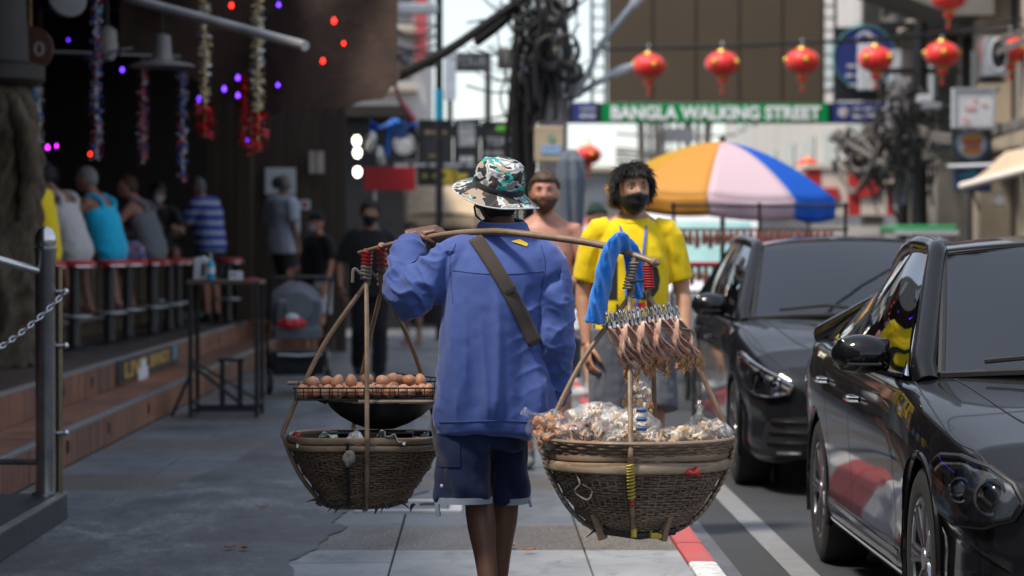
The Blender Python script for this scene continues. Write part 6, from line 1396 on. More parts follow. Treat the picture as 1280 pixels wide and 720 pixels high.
for i in range(2):
    d = np.array(nR[i])-np.array([RX, RY, zb]); hp = np.array(pole_at(795+14*i))-np.array([RX, RY, zb])
    m = MB(); H = [d+(hp-d)*u for u in np.linspace(-.3, 1.05, 30)]
    m.tube(H, .012, 8); MB_ = MB()
    for k in range(9): p = d+(hp-d)*(-.25+k*.12); MB_.tube([p+np.array([math.cos(a)*.0155, math.sin(a)*.0155, 0]) for a in np.linspace(0, 2*np.pi, 14, endpoint=False)], .0042, 5, loop=True)
    MB_.build('binding', m_redtape if i else m_twine, bR); m.build('hanger_knot', m_cane, bR)
MB().tube([np.array(nR[0])-np.array([RX, RY, zb])+np.array([-.01, -.01, .0]), np.array(nR[1])-np.array([RX, RY, zb])+np.array([0, -.012, .004])], .005, 6).build('cross_tie', m_rubber, bR)
# wraps on the front cane, black strips and feet beneath
fa = R(-97); 
for u0, u1, mt in ((.09, .55, m_yelwrap), (.56, .66, m_redtape)):
    m = MB()
    for k in range(int((u1-u0)*24)):
        u = u0+k/24.; r, z = LR(u); p = np.array([math.cos(fa)*(r+.021), math.sin(fa)*(r+.021), z]); m.tube([p+np.array([math.cos(a)*.0115, math.sin(a)*.0115, .003*math.cos(a)]) for a in np.linspace(0, 2*np.pi, 12, endpoint=False)], .0035, 5, loop=True)
    m.build('cane_wrap', mt, bR)
m = MB()
for k in range(3): p = np.array([math.cos(fa)*.319, math.sin(fa)*.319, .16-.03*k]); m.tube([p+np.array([math.cos(a)*.0115+.036, math.sin(a)*.0115+.004, 0]) for a in np.linspace(0, 2*np.pi, 12, endpoint=False)], .008, 5, loop=True)
m.build('cane_wrap', m_bluewrap, bR)
for a in (R(-140), R(-60), R(50), R(140)): MB().tube([(math.cos(a)*.20, math.sin(a)*.20, -.19), (math.cos(a)*.165, math.sin(a)*.165, -.245), (math.cos(a)*.155, math.sin(a)*.155, -.280)], [.010, .014, .013], 8, flat=1.5).build('foot', m_cane, bR)
m = MB()
for k in range(26):
    a = rng.uniform(R(-175), R(-10)); r = rng.uniform(.10, .175); p = np.array([math.cos(a)*r, math.sin(a)*r, -.248+rng.uniform(-.012, .012)]); d = np.array([rng.uniform(-.05, .05), rng.uniform(-.03, .01), rng.uniform(-.028, .014)]); m.tube([p, p+d*.5+np.array([0, 0, .006]), p+d], [.008, .007, .002], 5, flat=.5)
m.tube([(-.13, -.1, -.252), (0, -.15, -.266), (.12, -.1, -.255)], .013, 8); m.build('rubber_strips', m_rubber, bR)['kind'] = 'stuff'
MB().tube([(.035, -.165, -.260), (.07, -.155, -.262)], .0135, 8).build('yellow_tape', m_yelwrap, bR); MB().tube([(-.02, -.172, -.240), (-.02, -.176, -.268)], .010, 8).build('yellow_tape', m_yelwrap, bR)
m = MB()
for k in range(7): a0 = rng.uniform(-.02, .02); m.tube(crom([(.16+rng.uniform(-.03, .03), -.268+rng.uniform(-.01, .01), -.03), (.165+a0, -.285, -.045), (.17+rng.uniform(-.03, .03), -.275, -.058)], 6), .003, 5)
m.build('red_string', m_redtape, bR)
m = MB(); m.tube(crom([(-.215, -.205, -.05), (-.20, -.23, -.085), (-.215, -.20, -.115), (-.175, -.225, -.14), (-.16, -.225, -.11), (-.19, -.22, -.09)], 20), .0028, 5); m.build('loose_string', m_twine, bR)
# a strip of white plastic twisted along the outer cane on the right and left
for a_, s_ in ((R(-6), 1), (R(188), -1)):
    m = MB(); 
    for k in range(14):
        u = .0+k/13*.9; r, z = LR(min(1, u)); p = np.array([math.cos(a_)*(r+.034), math.sin(a_)*(r+.034)-.006, z]); m.ell(p-np.array([math.cos(a_)*.012, math.sin(a_)*.012, 0]), (.0075, .0075, .013), 8, 6, rotm(0, s_*.5, 0))
    m.build('twisted_wrap', m_bamp if s_ > 0 else m_twine, bR)['kind'] = 'stuff'

# plastic and snacks
def mat_plastic(name, tint=(.9, .92, .95), op=.30):
    t = NT(name); t.n.remove(t.p); tr = t.new('ShaderNodeBsdfTransparent'); gl = t.new('ShaderNodeBsdfGlossy'); gl.inputs['Roughness'].default_value = .2; df = t.new('ShaderNodeBsdfDiffuse'); df.inputs[0].default_value = (*tint, 1)
    v = t.coord('Object'); n = t.noise(v, 26, 5, .7, .8); b = t.new('ShaderNodeBump'); b.inputs['Strength'].default_value = .9; b.inputs['Distance'].default_value = .012; t.l.new(n, b.inputs['Height'])
    for s_ in (gl, df): t.l.new(b.outputs[0], s_.inputs['Normal'])
    a = t.new('ShaderNodeMixShader'); a.inputs[0].default_value = .45; t.l.new(gl.outputs[0], a.inputs[1]); t.l.new(df.outputs[0], a.inputs[2])
    k = t.ramp(n, [(.35, op*.35), (.7, min(1, op*1.9))]); mx = t.new('ShaderNodeMixShader'); t.l.new(k, mx.inputs[0]); t.l.new(tr.outputs[0], mx.inputs[1]); t.l.new(a.outputs[0], mx.inputs[2]); t.l.new(mx.outputs[0], t.o.inputs[0]); return t.m
m_plas = mat_plastic('clear_bag_plastic', op=.13); m_plas2 = mat_plastic('milky_bag_plastic', op=.26)
snack_m = [M('snack_orange', (.46, .17, .035), .7, var=.4, vs=30), M('snack_tan', (.42, .26, .13), .75, var=.35, vs=30), M('snack_pale', (.60, .50, .38), .75, var=.3, vs=25), M('snack_brown', (.18, .085, .05), .7, var=.4, vs=25), M('snack_pink', (.36, .20, .17), .6, var=.35, vs=25)]
def snack_bag(label, x, y, z, r, mats, rot=0., n=40, plastic=None, knot=None, seed=1, kind='chips'):
    root = thing('snack_bag', label, 'snack bag', (RX+x, RY+y, zb+z), rot, 'bags of snacks on the tray'); rg = random.Random(seed); m = MB()
    for k in range(n):
        d = np.array([rg.gauss(0, 1), rg.gauss(0, 1), rg.gauss(0, 1)]); d = d/np.linalg.norm(d)*rg.random()**.4*.86; p = d*np.array(r)
        mi = rg.randrange(len(mats)); q = rotm(rg.uniform(0, 3), rg.uniform(0, 3), rg.uniform(0, 3))
        if kind == 'sticks': m.tube([p+q @ np.array([-.022, 0, 0]), p+q @ np.array([0, .004, .002]), p+q @ np.array([.022, 0, 0])], [.004, .0055, .003], 6, mi=mi)
        else: m.ell(p, (rg.uniform(.012, .02), rg.uniform(.010, .016), rg.uniform(.004, .009)), 8, 5, q, mi=mi)
    m.build('snacks', mats, root, 60)['kind'] = 'stuff'
    b_ = MB(); b_.ell((0, 0, 0), r, 26, 16)
    if knot is not None: b_.tube([np.array(knot)*.6, np.array(knot)*.9, np.array(knot)*1.05, np.array(knot)*1.3], [.03, .012, .008, .022], 10)
    put('wrapper', remesh(b_, .007, 2, lambda co, no: co+no*(.010*vnoise(co*32, seed)+.006*vnoise(co*70, seed+3))[:, None]), plastic or m_plas, root, 60); return root
S_ = snack_m
snack_bag('bag of orange crisps spilling over the left tray edge', -.285, -.10, .080, (.085, .065, .066), [S_[0], S_[0], S_[1]], .2, 90, knot=(-.085, -.02, .055), seed=2)
snack_bag('knotted bag of pale crackers left of the standing bag', -.14, -.04, .105, (.11, .08, .066), [S_[2], S_[4], S_[2]], .4, 90, m_plas2, seed=3)
snack_bag('milky bag of white crackers at the centre of the tray', -.04, -.09, .092, (.12, .08, .062), [S_[2], S_[1], S_[2]], -.3, 90, m_plas2, seed=4)
snack_bag('upright clear bag of brown snacks standing at the back of the tray', .005, .06, .150, (.052, .045, .098), [S_[1], S_[0], S_[3], S_[2]], 0, 80, knot=(.0, 0, .098), seed=5)
snack_bag('bag of brown and pink dried fish on the near left of the tray', -.16, -.17, .068, (.12, .065, .050), [S_[3], S_[4], S_[1]], .15, 90, seed=6, kind='sticks')
snack_bag('flat bag of tan sticks at the near centre of the tray', -.01, -.20, .058, (.11, .065, .042), [S_[1], S_[2]], -.2, 80, seed=7, kind='sticks')
snack_bag('small bag of pale biscuits on the right of the tray', .14, -.16, .060, (.085, .055, .038), [S_[2], S_[1]], .3, 60, seed=8)
snack_bag('crumpled bag of cream rolls at the right tray edge', .21, -.07, .070, (.078, .055, .042), [S_[2], S_[2], S_[1]], .7, 50, knot=(.02, .02, .07), seed=9)
snack_bag('half-empty clear bag at the far right of the tray', .268, -.02, .066, (.055, .05, .042), [S_[2], S_[1]], .2, 16, m_plas2, seed=10)
snack_bag('bag of orange snack rings behind the standing bag', -.09, .12, .075, (.09, .075, .062), [S_[0], S_[1]], .5, 50, seed=11)
# dried squid on clips
rod = MB().tube([W(752, 407, 8.88), W(800, 402, 8.88), W(866, 413, 8.86)], .0045, 8).build('skewer_rod', M('rod_metal', (.12, .11, .10), .4, .8)); tag(rod, 'thin rod strung across the right hanger holding the dried squid', 'rod')
m_clip = M('clip_steel', (.5, .51, .53), .32, 1., var=.2, vs=30)
t = NT('dried_squid'); v = t.coord('Object'); n = t.noise(v, 26, 5, .65); sep = t.new('ShaderNodeSeparateXYZ'); t.l.new(v, sep.inputs[0])
c = t.ramp(n, [(.3, (.34, .14, .11)), (.5, (.58, .36, .28)), (.7, (.70, .55, .45))]); t.set('Base Color', t.mix(t.ramp(t.noise(v, 60, 3), [(.55, 0.), (.7, .6)]), c, (.22, .07, .06))); t.set('Roughness', .5); t.bump(n, .4, .004); m_squid = t.m
m_tent = M('squid_tentacle', (.42, .22, .10), .6, var=.45, vs=40)
sq_meshes = []
for q in range(4):
    G = []
    for u in np.linspace(0, 1, 14):
        w = .026*math.sin(math.pi*(.16+.80*u))**.6*(1-.25*u); cx = .055*u*u+.012*math.sin(u*5+q); z = -.150*u
        G.append([(cx+.004*math.sin(u*9+q+k*2), k*w+.004*math.sin(u*7+q), z+.004*abs(k)) for k in np.linspace(-1, 1, 7)])
    b_ = MB().sheet(np.array(G), .0055); tn = MB(); rg = random.Random(q)
    e = np.array([.055+.012*math.sin(5+q), 0, -.143])
    for k in range(9):
        d = np.array([rg.uniform(-.018, .03), rg.uniform(-.016, .016), -rg.uniform(.015, .055)]); P = [e+np.array([0, rg.uniform(-.008, .008), .008]), e+d*.35+np.array([rg.uniform(-.01, .01), 0, 0]), e+d*.7+np.array([rg.uniform(-.012, .012), rg.uniform(-.006, .006), 0]), e+d+np.array([rg.uniform(-.015, .015), 0, 0])]
        tn.tube(crom(P, 9), np.linspace(.0034, .0012, 9), 5)
    sq_meshes.append((b_, tn))
cl = MB().box((0, 0, .006), (.010, .016, .020)).tube([(0, -.006, .014), (.0, -.010, .034), (0, -.004, .048), (0, 0, .036)], .0024, 5).tube([(0, .006, .014), (.0, .010, .034), (0, .004, .048), (0, 0, .036)], .0024, 5).tube([(-.006, 0, .0), (.006, 0, 0)], .008, 8)
for i in range(17):
    px = 762+i*5.5+rng.uniform(-1, 1); py = 409-i*.85+(4 if i > 14 else 0); root = thing('dried_squid', 'dried squid hanging from a steel clip on the rod', 'dried squid', W(px, py, 8.872), R(rng.uniform(-18, 25)), 'dried squid on the rod')
    root.rotation_euler = (rng.uniform(-.1, .1), rng.uniform(-.25, -.17), rng.uniform(.35, .62)); q = i % 4
    if i < 4:
        a = sq_meshes[q][0].build('mantle', m_squid, root, 180); b_ = sq_meshes[q][1].build('tentacles', m_tent, root, 180); c_ = cl.build('clip', m_clip, root); sq_meshes[q] = (a, b_, c_) ; a['label'] = 'flat pinkish mantle'
    else:
        for s_ in sq_meshes[q]:
            n_ = s_.copy(); COL.objects.link(n_); n_.parent = root
    k = rng.uniform(.88, 1.08); root.scale = (k, k, k)
# blue towel over the pole
t = NT('blue_towel'); v = t.coord('Object'); f = t.noise(v, 300, 2); t.set('Base Color', t.mix(t.noise(v, 5), (.003, .16, .62), (.006, .24, .80))); t.set('Roughness', .95); t.set('Sheen Weight', .4); t.bump(f, .7, .006)
tw = thing('towel', 'bright blue cloth towel hanging over the right end of the pole', 'towel', (0, 0, 0)); m = MB()
pp = [tuple(W(*q)) for q in ((782, 309, 9.13), (773, 303, 9.10), (762, 318, 9.08), (754, 352, 9.075), (747, 384, 9.07), (744, 404, 9.07))]
m.tube(crom(pp, 24), np.interp(np.linspace(0, 1, 24), [0, .2, .45, .8, 1], [.030, .042, .052, .058, .060]), 24, flat=.4, up=(0, 1, 0))
pp = [tuple(W(*q)) for q in ((770, 305, 9.14), (783, 306, 9.15), (791, 322, 9.18), (794, 346, 9.19), (793, 373, 9.19))]
m.tube(crom(pp, 20), np.interp(np.linspace(0, 1, 20), [0, .3, .6, 1], [.024, .030, .036, .038]), 20, flat=.5, up=(0, 1, 0))
put('cloth', remesh(m, .005, 2, lambda co, no: co+no*(.009*np.sin(co[:, 0]*150+co[:, 2]*34+2.0*vnoise(co*4, 3))*np.abs(no[:, 1])+.003*vnoise(co*40, 5))[:, None]), t.m, tw)

# left basket, wok, egg rack
LX, LY = -.425, 9.97; nL = [tuple(W(458, 336, 9.96)), tuple(W(478, 340, 10.0))]; zl = .617
bL, LL = make_basket('wicker_basket', 'left wicker basket under the egg rack hanging from the pole', (LX, LY), zl, .240, .276, .15, nL, (m_weave2, m_cane), 0, [(R(190), 0), (R(-86), 0), (R(28), 1), (R(100), 1)])
for i in range(2):
    d = np.array(nL[i])-np.array([LX, LY, zl]); hp = np.array(pole_at(459+18*i))-np.array([LX, LY, zl]); MB().tube([d+(hp-d)*u for u in np.linspace(-.4, 1.1, 8)], .012, 8).build('hanger_knot', m_cane, bL)
    for k in range(8):
        if k % 4 == 0: mm = MB()
        p = d+(hp-d)*(-.5+k*.2); mm.tube([p+np.array([math.cos(a)*.0165, math.sin(a)*.0165, .003*math.sin(a*2)]) for a in np.linspace(0, 2*np.pi, 14, endpoint=False)], .0058, 5, loop=True)
        if k % 4 == 3: mm.build('binding', m_redtape if k > 4 else m_twine, bL)
    MB().tube(crom([d+np.array([-.02, -.012, -.02]), d+np.array([-.045, -.02, -.0]), d+np.array([-.05, -.02, -.05])], 8), .006, 6).build('twine_tail', m_twine, bL)
m = MB()
for k in range(44):
    a = rng.uniform(R(-178), R(-5)); r = rng.uniform(.12, .185); p = np.array([math.cos(a)*r, math.sin(a)*r, -.236+rng.uniform(-.012, .015)]); d = np.array([rng.uniform(-.05, .05), rng.uniform(-.03, .01), rng.uniform(-.03, .012)]); m.tube([p, p+d*.5+np.array([0, 0, .006]), p+d], [.010, .008, .002], 5, flat=.5)
m.build('ragged_skirt', M('grey_rag', (.075, .068, .062), .9, var=.5, vs=20), bL)['kind'] = 'stuff'
MB().tube([(-.05, -.285, -.0), (-.05, -.258, -.10), (-.05, -.22, -.17), (-.05, -.17, -.235)], .014, 8, flat=.4).build('rubber_band', m_rubber, bL)
m = MB(); m.ell((.0, 0, 0), (.05, .02, .012), 14, 8); o = put('string_knot', remesh(MB().ell((-.045, -.292, -.06), (.022, .014, .03), 12, 8), .005, 1, lambda co, no: co+no*(.008*vnoise(co*60, 2))[:, None]), m_twine, bL)
def scrap(label, x, y, z, sx, sy, mat, seed, rx=0.):
    g = np.array([[(u*sx, v*sy, .018*float(vnoise(np.array([[u*2.3+seed, v*2.3, seed]]), seed)[0])+.012*float(vnoise(np.array([[u*6, v*6, seed]]), 3)[0])) for u in np.linspace(-1, 1, 14)] for v in np.linspace(-1, 1, 14)])
    o = MB().sheet(g, .0015).build('plastic_scrap', mat, loc=(LX+x, LY+y, zl+z), rot=(rx, .2, seed), smooth=30); tag(o, label, 'plastic scrap', 'scraps in the left basket')
m_foil = M('crumpled_plastic', (.45, .48, .52), .22, .2, var=.4, vs=20); m_greenw = M('green_white_wrapper', (.35, .5, .42), .3, var=.6, vs=14)
scrap('green and white wrapper in the left basket near its rim', -.16, -.13, -.012, .075, .05, m_greenw, 3, .3); scrap('silvery crumpled plastic beside the wood block', -.045, -.2, .0, .06, .045, m_foil, 5, .5); scrap('silvery crumpled plastic right of the front cane', .10, -.19, .0, .085, .05, m_foil, 8, .4); scrap('clear plastic scrap at the right of the left basket', .19, -.10, -.005, .06, .05, m_foil, 11, .2)
scrap('red and white packet in the left basket at its left rim', -.235, -.05, .0, .035, .025, M('red_packet', (.5, .05, .06), .4), 14, .9)
st_ = thing('wood_stand', 'charred wooden stand under the black wok', 'stand', (LX+.02, LY-.03, zl-.06)); m_char = mat_wood('charred_wood', (.03, .02, .014), (.12, .08, .05))
MB().bx(-.15, -.03, -.09, -.06, 0, .085).bx(.03, .16, -.09, -.06, 0, .085).bx(-.15, .16, -.09, -.065, .06, .0851).build('front_slats', m_char, st_, 0, .004); MB().bx(-.15, .16, .05, .08, 0, .085).build('back_slat', m_char, st_, 0, .004); MB().bx(-.149, -.12, -.058, .048, 0, .083).bx(.13, .159, -.058, .048, 0, .083).build('side_slats', m_char, st_, 0, .004)
wk = thing('wok', 'black iron wok below the egg rack', 'wok', (LX+.06, LY, .645)); pr = [(.001, 0), (.05, .004), (.10, .022), (.15, .05), (.185, .08), (.203, .105), (.207, .107), (.205, .11), (.185, .084), (.148, .054), (.10, .027), (.001, .006)]
MB().lathe(pr, 48, cap=False).build('bowl', M('sooty_iron', (.012, .011, .011), .55, .4, var=.5, vs=14, bs=30), wk)
for s_ in (-1, 1): MB().tube(crom([(s_*.2, -.04, .1), (s_*.235, -.03, .115), (s_*.235, .03, .115), (s_*.2, .04, .1)], 10), .006, 6).build('handle', m_black, wk)
rk = thing('egg_rack', 'blackened wire rack of eggs above the wok', 'rack', (LX+.005, LY-.02, .765)); m_wire = M('sooty_wire', (.035, .032, .03), .5, .8); x0, x1, y0, y1 = -.25, .25, -.16, .16
MB().tube([(x0, y0, 0), (x1, y0, 0), (x1, y1, 0), (x0, y1, 0)], .0035, 6, loop=True).tube([(x0-.008, y0-.008, .042), (x1+.008, y0-.008, .042), (x1+.008, y1+.008, .05), (x0-.008, y1+.008, .05)], .003, 6, loop=True).build('frame', m_wire, rk)
for k in range(17): x = x0+.5*k/16; MB().tube([(x, y0-.008, .042), (x, y0, 0), (x, y1, 0), (x, y1+.008, .05)], .0018, 5).build('wire', m_wire, rk)
for k in range(1, 5): yy = y0+.32*k/5; MB().tube([(x0, yy, .002), (x1, yy, .002)], .0022, 5).build('wire', m_wire, rk)
for k in range(1, 3): MB().tube([(x0-.008*k/3, y0-.003*k, .014*k), (x1+.003*k, y0-.003*k, .014*k)], .0018, 5).build('wire', m_wire, rk)
for yy, z, xa, xb in ((-.172, -.008, -.02, .30), (.165, .044, -.30, .17)): MB().tube([(xa, yy, z), (xb, yy+.01, z)], .0075, 8).build('stick', m_bamp, rk)
G2 = MB()
for k in range(9): x = .08+.022*k; G2.tube([(x, .168, .05), (x, .172, .082-.0022*k)], .0016, 5)
G2.tube([(.08, .172, .083), (.27, .172, .062)], .0028, 6).build('back_guard', m_wire, rk)
egm = [M('egg_shell_%d' % i, c, .5, var=.10, vs=40, bs=200, bst=.05, orand=.16) for i, c in enumerate(((.50, .25, .14), (.46, .215, .115), (.54, .29, .18)))]
def egg_fn(d, v): v = v.copy(); v[:, 0] *= 1-.14*d[:, 2]; v[:, 1] *= 1-.14*d[:, 2]; return v
e0 = [MB().ell((0, 0, 0), (.0215, .0215, .0275), 18, 12, fn=egg_fn).build('egg', m_, smooth=180) for m_ in egm]; ne = 0
spots = []
for r in range(6):
    for c_ in range(11):
        x = -.228+.0455*c_+(.02 if r % 2 else 0); yy = -.135+.052*r
        if x > .24: continue
        if r in (0, 1) and c_ > 8: continue
        if 4 <= r and c_ < 2: continue
        spots.append((x, yy, .024))
for (x, yy) in ((-.19, -.10), (-.10, -.09), (-.14, -.02), (.06, -.0), (.12, .05), (.16, .02), (.0, .06), (-.05, -.06), (.2, .06), (.09, .1)): spots.append((x, yy, .058))
for i, (x, yy, z) in enumerate(spots):
    o = e0[i % 3] if i < 3 else e0[i % 3].copy()
    if i >= 3: COL.objects.link(o)
    o.location = (LX+.005+x+rng.uniform(-.004, .004), LY-.02+yy+rng.uniform(-.004, .004), .765+z+rng.uniform(0, .006)); o.rotation_euler = (R(rng.uniform(60, 120)) if rng.random() < .75 else .3, R(rng.uniform(-25, 25)), rng.uniform(0, 6.28)); tag(o, 'brown egg lying on the wire rack above the wok', 'egg', 'brown eggs on the rack')
# ------------------------------------------------------------------ cars
def mat_carpaint(name, col, flake=.0):
    t = NT(name); v = t.coord('Object'); n = t.noise(v, 3, 5, .6); f = t.noise(v, 220, 2)
    t.set('Base Color', col); t.set('Metallic', .3 if flake else .0); t.set('Roughness', .45); t.set('Coat Weight', .7); t.set('Coat Roughness', t.ramp(n, [(.35, .015), (.75, .07)])); t.set('Specular IOR Level', .05)
    return t.m
def mat_carglass(name, tint=(.10, .12, .13), ref=.0):
    t = NT(name); t.n.remove(t.p); tr = t.new('ShaderNodeBsdfTransparent'); tr.inputs[0].default_value = (*tint, 1); gl = t.new('ShaderNodeBsdfGlossy'); gl.inputs['Roughness'].default_value = .015; gl.inputs[0].default_value = (.95, .97, 1, 1)
    fr = t.new('ShaderNodeFresnel'); fr.inputs[0].default_value = 1.62; k = t.math('ADD', fr.outputs[0], ref, True); mx = t.new('ShaderNodeMixShader'); t.l.new(k, mx.inputs[0]); t.l.new(tr.outputs[0], mx.inputs[1]); t.l.new(gl.outputs[0], mx.inputs[2]); t.l.new(mx.outputs[0], t.o.inputs[0]); return t.m
m_paint1 = mat_carpaint('black_car_paint', (.004, .004, .005)); m_paint2 = mat_carpaint('charcoal_car_paint', (.010, .011, .013), 1); m_chrome = M('chrome', (.8, .81, .83), .06, 1., var=0); m_chromed = M('dark_chrome', (.35, .36, .38), .12, 1., var=.3, vs=30)
m_cglass = mat_carglass('tinted_car_glass', (.07, .08, .085), .04); m_screen = mat_carglass('windscreen_glass', (.46, .54, .56), .035); m_lampglass = mat_carglass('lamp_lens', (.82, .84, .86), .03); m_tyre = M('tyre_rubber', (.014, .014, .015), .75, var=.25, bs=60); m_rim = M('alloy_rim', (.30, .31, .33), .25, .95, var=.1); m_amber = M('amber_lens', (.55, .12, .01), .2, var=.1); m_trim = M('black_trim', (.010, .010, .011), .5, var=.15); m_redlens = M('red_lens', (.5, .02, .02), .15, var=0)
def wheel_mesh(root, x, y, z, rad, sx, spokes=5):
    w = thing_part('wheel', root); w.location = (x, y, z)
    Rr = rotm(0, math.pi/2, 0); pr = [(rad*.66, -.10), (rad*.70, -.108), (rad*.90, -.108), (rad*.97, -.095), (rad, -.06), (rad, .06), (rad*.97, .095), (rad*.90, .108), (rad*.70, .108), (rad*.66, .10)]
    MB().lathe(pr, 40, rot=Rr, cap=False).build('tyre', m_tyre, w)
    o = sx; MB().lathe([(rad*.67, -.09), (rad*.68, .09), (rad*.62, .092), (rad*.60, .0), (.02, -.01)], 40, rot=Rr @ rotm(0, 0, 0) if o > 0 else rotm(0, -math.pi/2, 0), cap=False).build('rim_barrel', m_chromed, w)
    m = MB()
    for k in range(spokes):
        a = 2*math.pi*k/spokes
        for q in (-.11, .11): m.tube([(o*.075, math.cos(a)*.05, math.sin(a)*.05), (o*.088, math.cos(a+q*.7)*rad*.36, math.sin(a+q*.7)*rad*.36), (o*.094, math.cos(a+q)*rad*.63, math.sin(a+q)*rad*.63)], [.022, .017, .015], 8)
    m.tube([(o*.06, 0, 0), (o*.098, 0, 0)], [.05, .04], 16); m.tube([(o*.093, math.cos(a)*rad*.645, math.sin(a)*rad*.645) for a in np.linspace(0, 2*np.pi, 40, endpoint=False)], .012, 8, loop=True); m.build('rim', m_rim, w)
    MB().tube([(o*.02, 0, 0), (o*.03, 0, 0)], [rad*.45, rad*.45], 28).build('brake_disc', m_galv, w)
def thing_part(name, parent): o = link(name, None, parent); o.empty_display_size = .05; return o
def make_car(label, loc, st, gh, axles, rad, paint, details):
    root = thing('parked_car', label, 'car', loc, 0); N = 90; NS = 33
    ys = np.array([s_[0] for s_ in st]); yy = np.unique(np.concatenate([np.linspace(ys[0], .5, 26), np.linspace(.5, ys[-1]-.4, 46), np.linspace(ys[-1]-.4, ys[-1], 14)]))
    t_ = np.interp(yy, ys, np.arange(len(st))); dense = crom(np.array(st), 400); cols = [np.interp(t_, np.linspace(0, len(st)-1, 400), dense[:, k]) for k in range(1, 5)]
    rings = []
    for y_, w, z0, zs, zc in zip(yy, *cols):
        P = [(0, z0), (.80*w, z0), (.945*w, z0+.03), (.985*w, z0+.12), (.982*w, z0+.26), (1.0*w, zs-.25), (.992*w, zs-.13), (.965*w, zs-.045), (.925*w, zs), (.80*w, zs+.3*(zc-zs)+.01), (.45*w, zs+.85*(zc-zs)), (0, zc)]
        H = crom(P, NS); H[:, 0] = np.maximum(H[:, 0], 0); full = [(x, y_, z) for x, z in H]+[(-x, y_, z) for x, z in H[-2:0:-1]]; rings.append(full)
    me_ = MB().loft(rings).data('b'); ob = bpy.data.objects.new('tmpb', me_); COL.objects.link(ob); bmx = bmesh.new(); bmx.from_mesh(me_); bmesh.ops.recalc_face_normals(bmx, faces=bmx.faces); bmx.to_mesh(me_); bmx.free(); cut = MB()
    for ya in axles:
        for sx in (-1, 1): cut.lathe([(rad+.035, .0), (rad+.035, .6)], 48, rot=rotm(0, sx*math.pi/2, 0), c=(sx*.60, ya, rad))
    cme = cut.data('c'); cob = bpy.data.objects.new('tmpc', cme); COL.objects.link(cob); bmx = bmesh.new(); bmx.from_mesh(cme); bmesh.ops.recalc_face_normals(bmx, faces=bmx.faces); bmx.to_mesh(cme); bmx.free()
    md = ob.modifiers.new('b', 'BOOLEAN'); md.operation = 'DIFFERENCE'; md.object = cob; md.solver = 'EXACT'
    res = bpy.data.meshes.new_from_object(ob.evaluated_get(bpy.context.evaluated_depsgraph_get())); bpy.data.objects.remove(ob); bpy.data.objects.remove(cob)
    body = put('body', res, paint, root, 32); bv = bvh_of(body)
    for ya in axles:
        for sx in (-1, 1):
            w = np.interp(ya, yy, cols[0]); wheel_mesh(root, sx*(w-.125), ya, rad, rad, sx, details.get('spokes', 5))
            MB().tube([(sx*(w*.985+.002-.012*abs(math.cos(a))), ya+math.cos(a)*(rad+.04), rad+math.sin(a)*(rad+.04)) for a in np.linspace(-.35, math.pi+.35, 30)], .014, 8).build('arch_lip', paint, root)
            MB().lathe([(rad+.03, 0), (rad+.03, .01), (.01, .01)], 30, rot=rotm(0, sx*math.pi/2, 0), c=(sx*.605, ya, rad)).build('wheel_well', m_trim, root)
    # greenhouse
    g = gh; lin = np.linspace(0, 1, 15)
    def cw(x, e): return (x*g['cw'][e][0], g['cw'][e][1]+g['cw'][e][3]*x*x, g['cw'][e][2]-g['cw'][e][4]*x*x)
    def patch(e0, e1, bulge, n=(0, -1, .6)):
        n = unit(n); return np.array([[np.array(cw(x, e0))*(1-v)+np.array(cw(x, e1))*v+n*bulge*4*v*(1-v)*(1-.3*x*x) for x in np.linspace(-1, 1, 25)] for v in lin])
    MB().sheet(patch('base', 'top', .02), .006).build('windscreen', m_screen, root, 80); MB().sheet(patch('top', 'rtop', .035, (0, 0, 1)), .01).build('roof', paint, root, 80); MB().sheet(patch('rtop', 'rbase', .02, (0, 1, .6)), .006).build('rear_window', m_cglass, root, 80)
    for e0, e1, nm in (('base', 'top', 'screen_seal'),): 
        for x in (-1, 1): MB().tube([np.array(cw(x, e0))*(1-v)+np.array(cw(x, e1))*v+unit((0, -1, .6))*.02*4*v*(1-v)*.7 for v in lin], .017, 8).build(nm, m_trim, root)
        MB().tube([np.array(cw(x, 'top'))+np.array([0, -.004, .0]) for x in np.linspace(-1, 1, 20)], .009, 6).build(nm, m_trim, root); MB().tube([np.array(cw(x, 'base'))+np.array([0, -.01, 0]) for x in np.linspace(-1, 1, 20)], .016, 6).build('cowl', m_trim, root)
    belt, rail = g['belt'], g['rail']
    for sx in (-1, 1):
        B_, R_ = crom(belt, 60)*np.array([sx, 1, 1]), crom(rail, 60)*np.array([sx, 1, 1])
        def side(u0, u1, v0=0., v1=1., off=0.):
            out = []
            for v in np.linspace(v0, v1, 8):
                row = []
                for u in np.linspace(u0, u1, 14):
                    i = u*59; a = int(min(58, i)); f = i-a; p = (B_[a]*(1-f)+B_[a+1]*f)*(1-v)+(R_[a]*(1-f)+R_[a+1]*f)*v; row.append(p+np.array([sx*(.03*4*v*(1-v)+off), 0, 0]))
                out.append(row)
            return np.array(out)
        for (u0, u1, nm, mt) in g['side']:
            glass = mt == 'g'; MB().sheet(side(u0, u1, .0, 1., 0. if glass else .004), .006).build(nm, m_cglass if glass else (paint if mt == 'p' else m_trim), root, 60)
        # pillar + roof rail in paint, chrome window line
        A0 = np.array(cw(sx, 'base')); A1 = np.array(cw(sx, 'top')); mid = lambda p, q: (np.asarray(p)+np.asarray(q))/2
        P = [mid(A0, B_[0])+np.array([0, -.05, -.03])]+[mid(A0*(1-v)+A1*v, B_[0]*(1-v)+R_[0]*v)+np.array([sx*.012, -.012, .006]) for v in np.linspace(.06, 1, 8)]; q = P[-1]
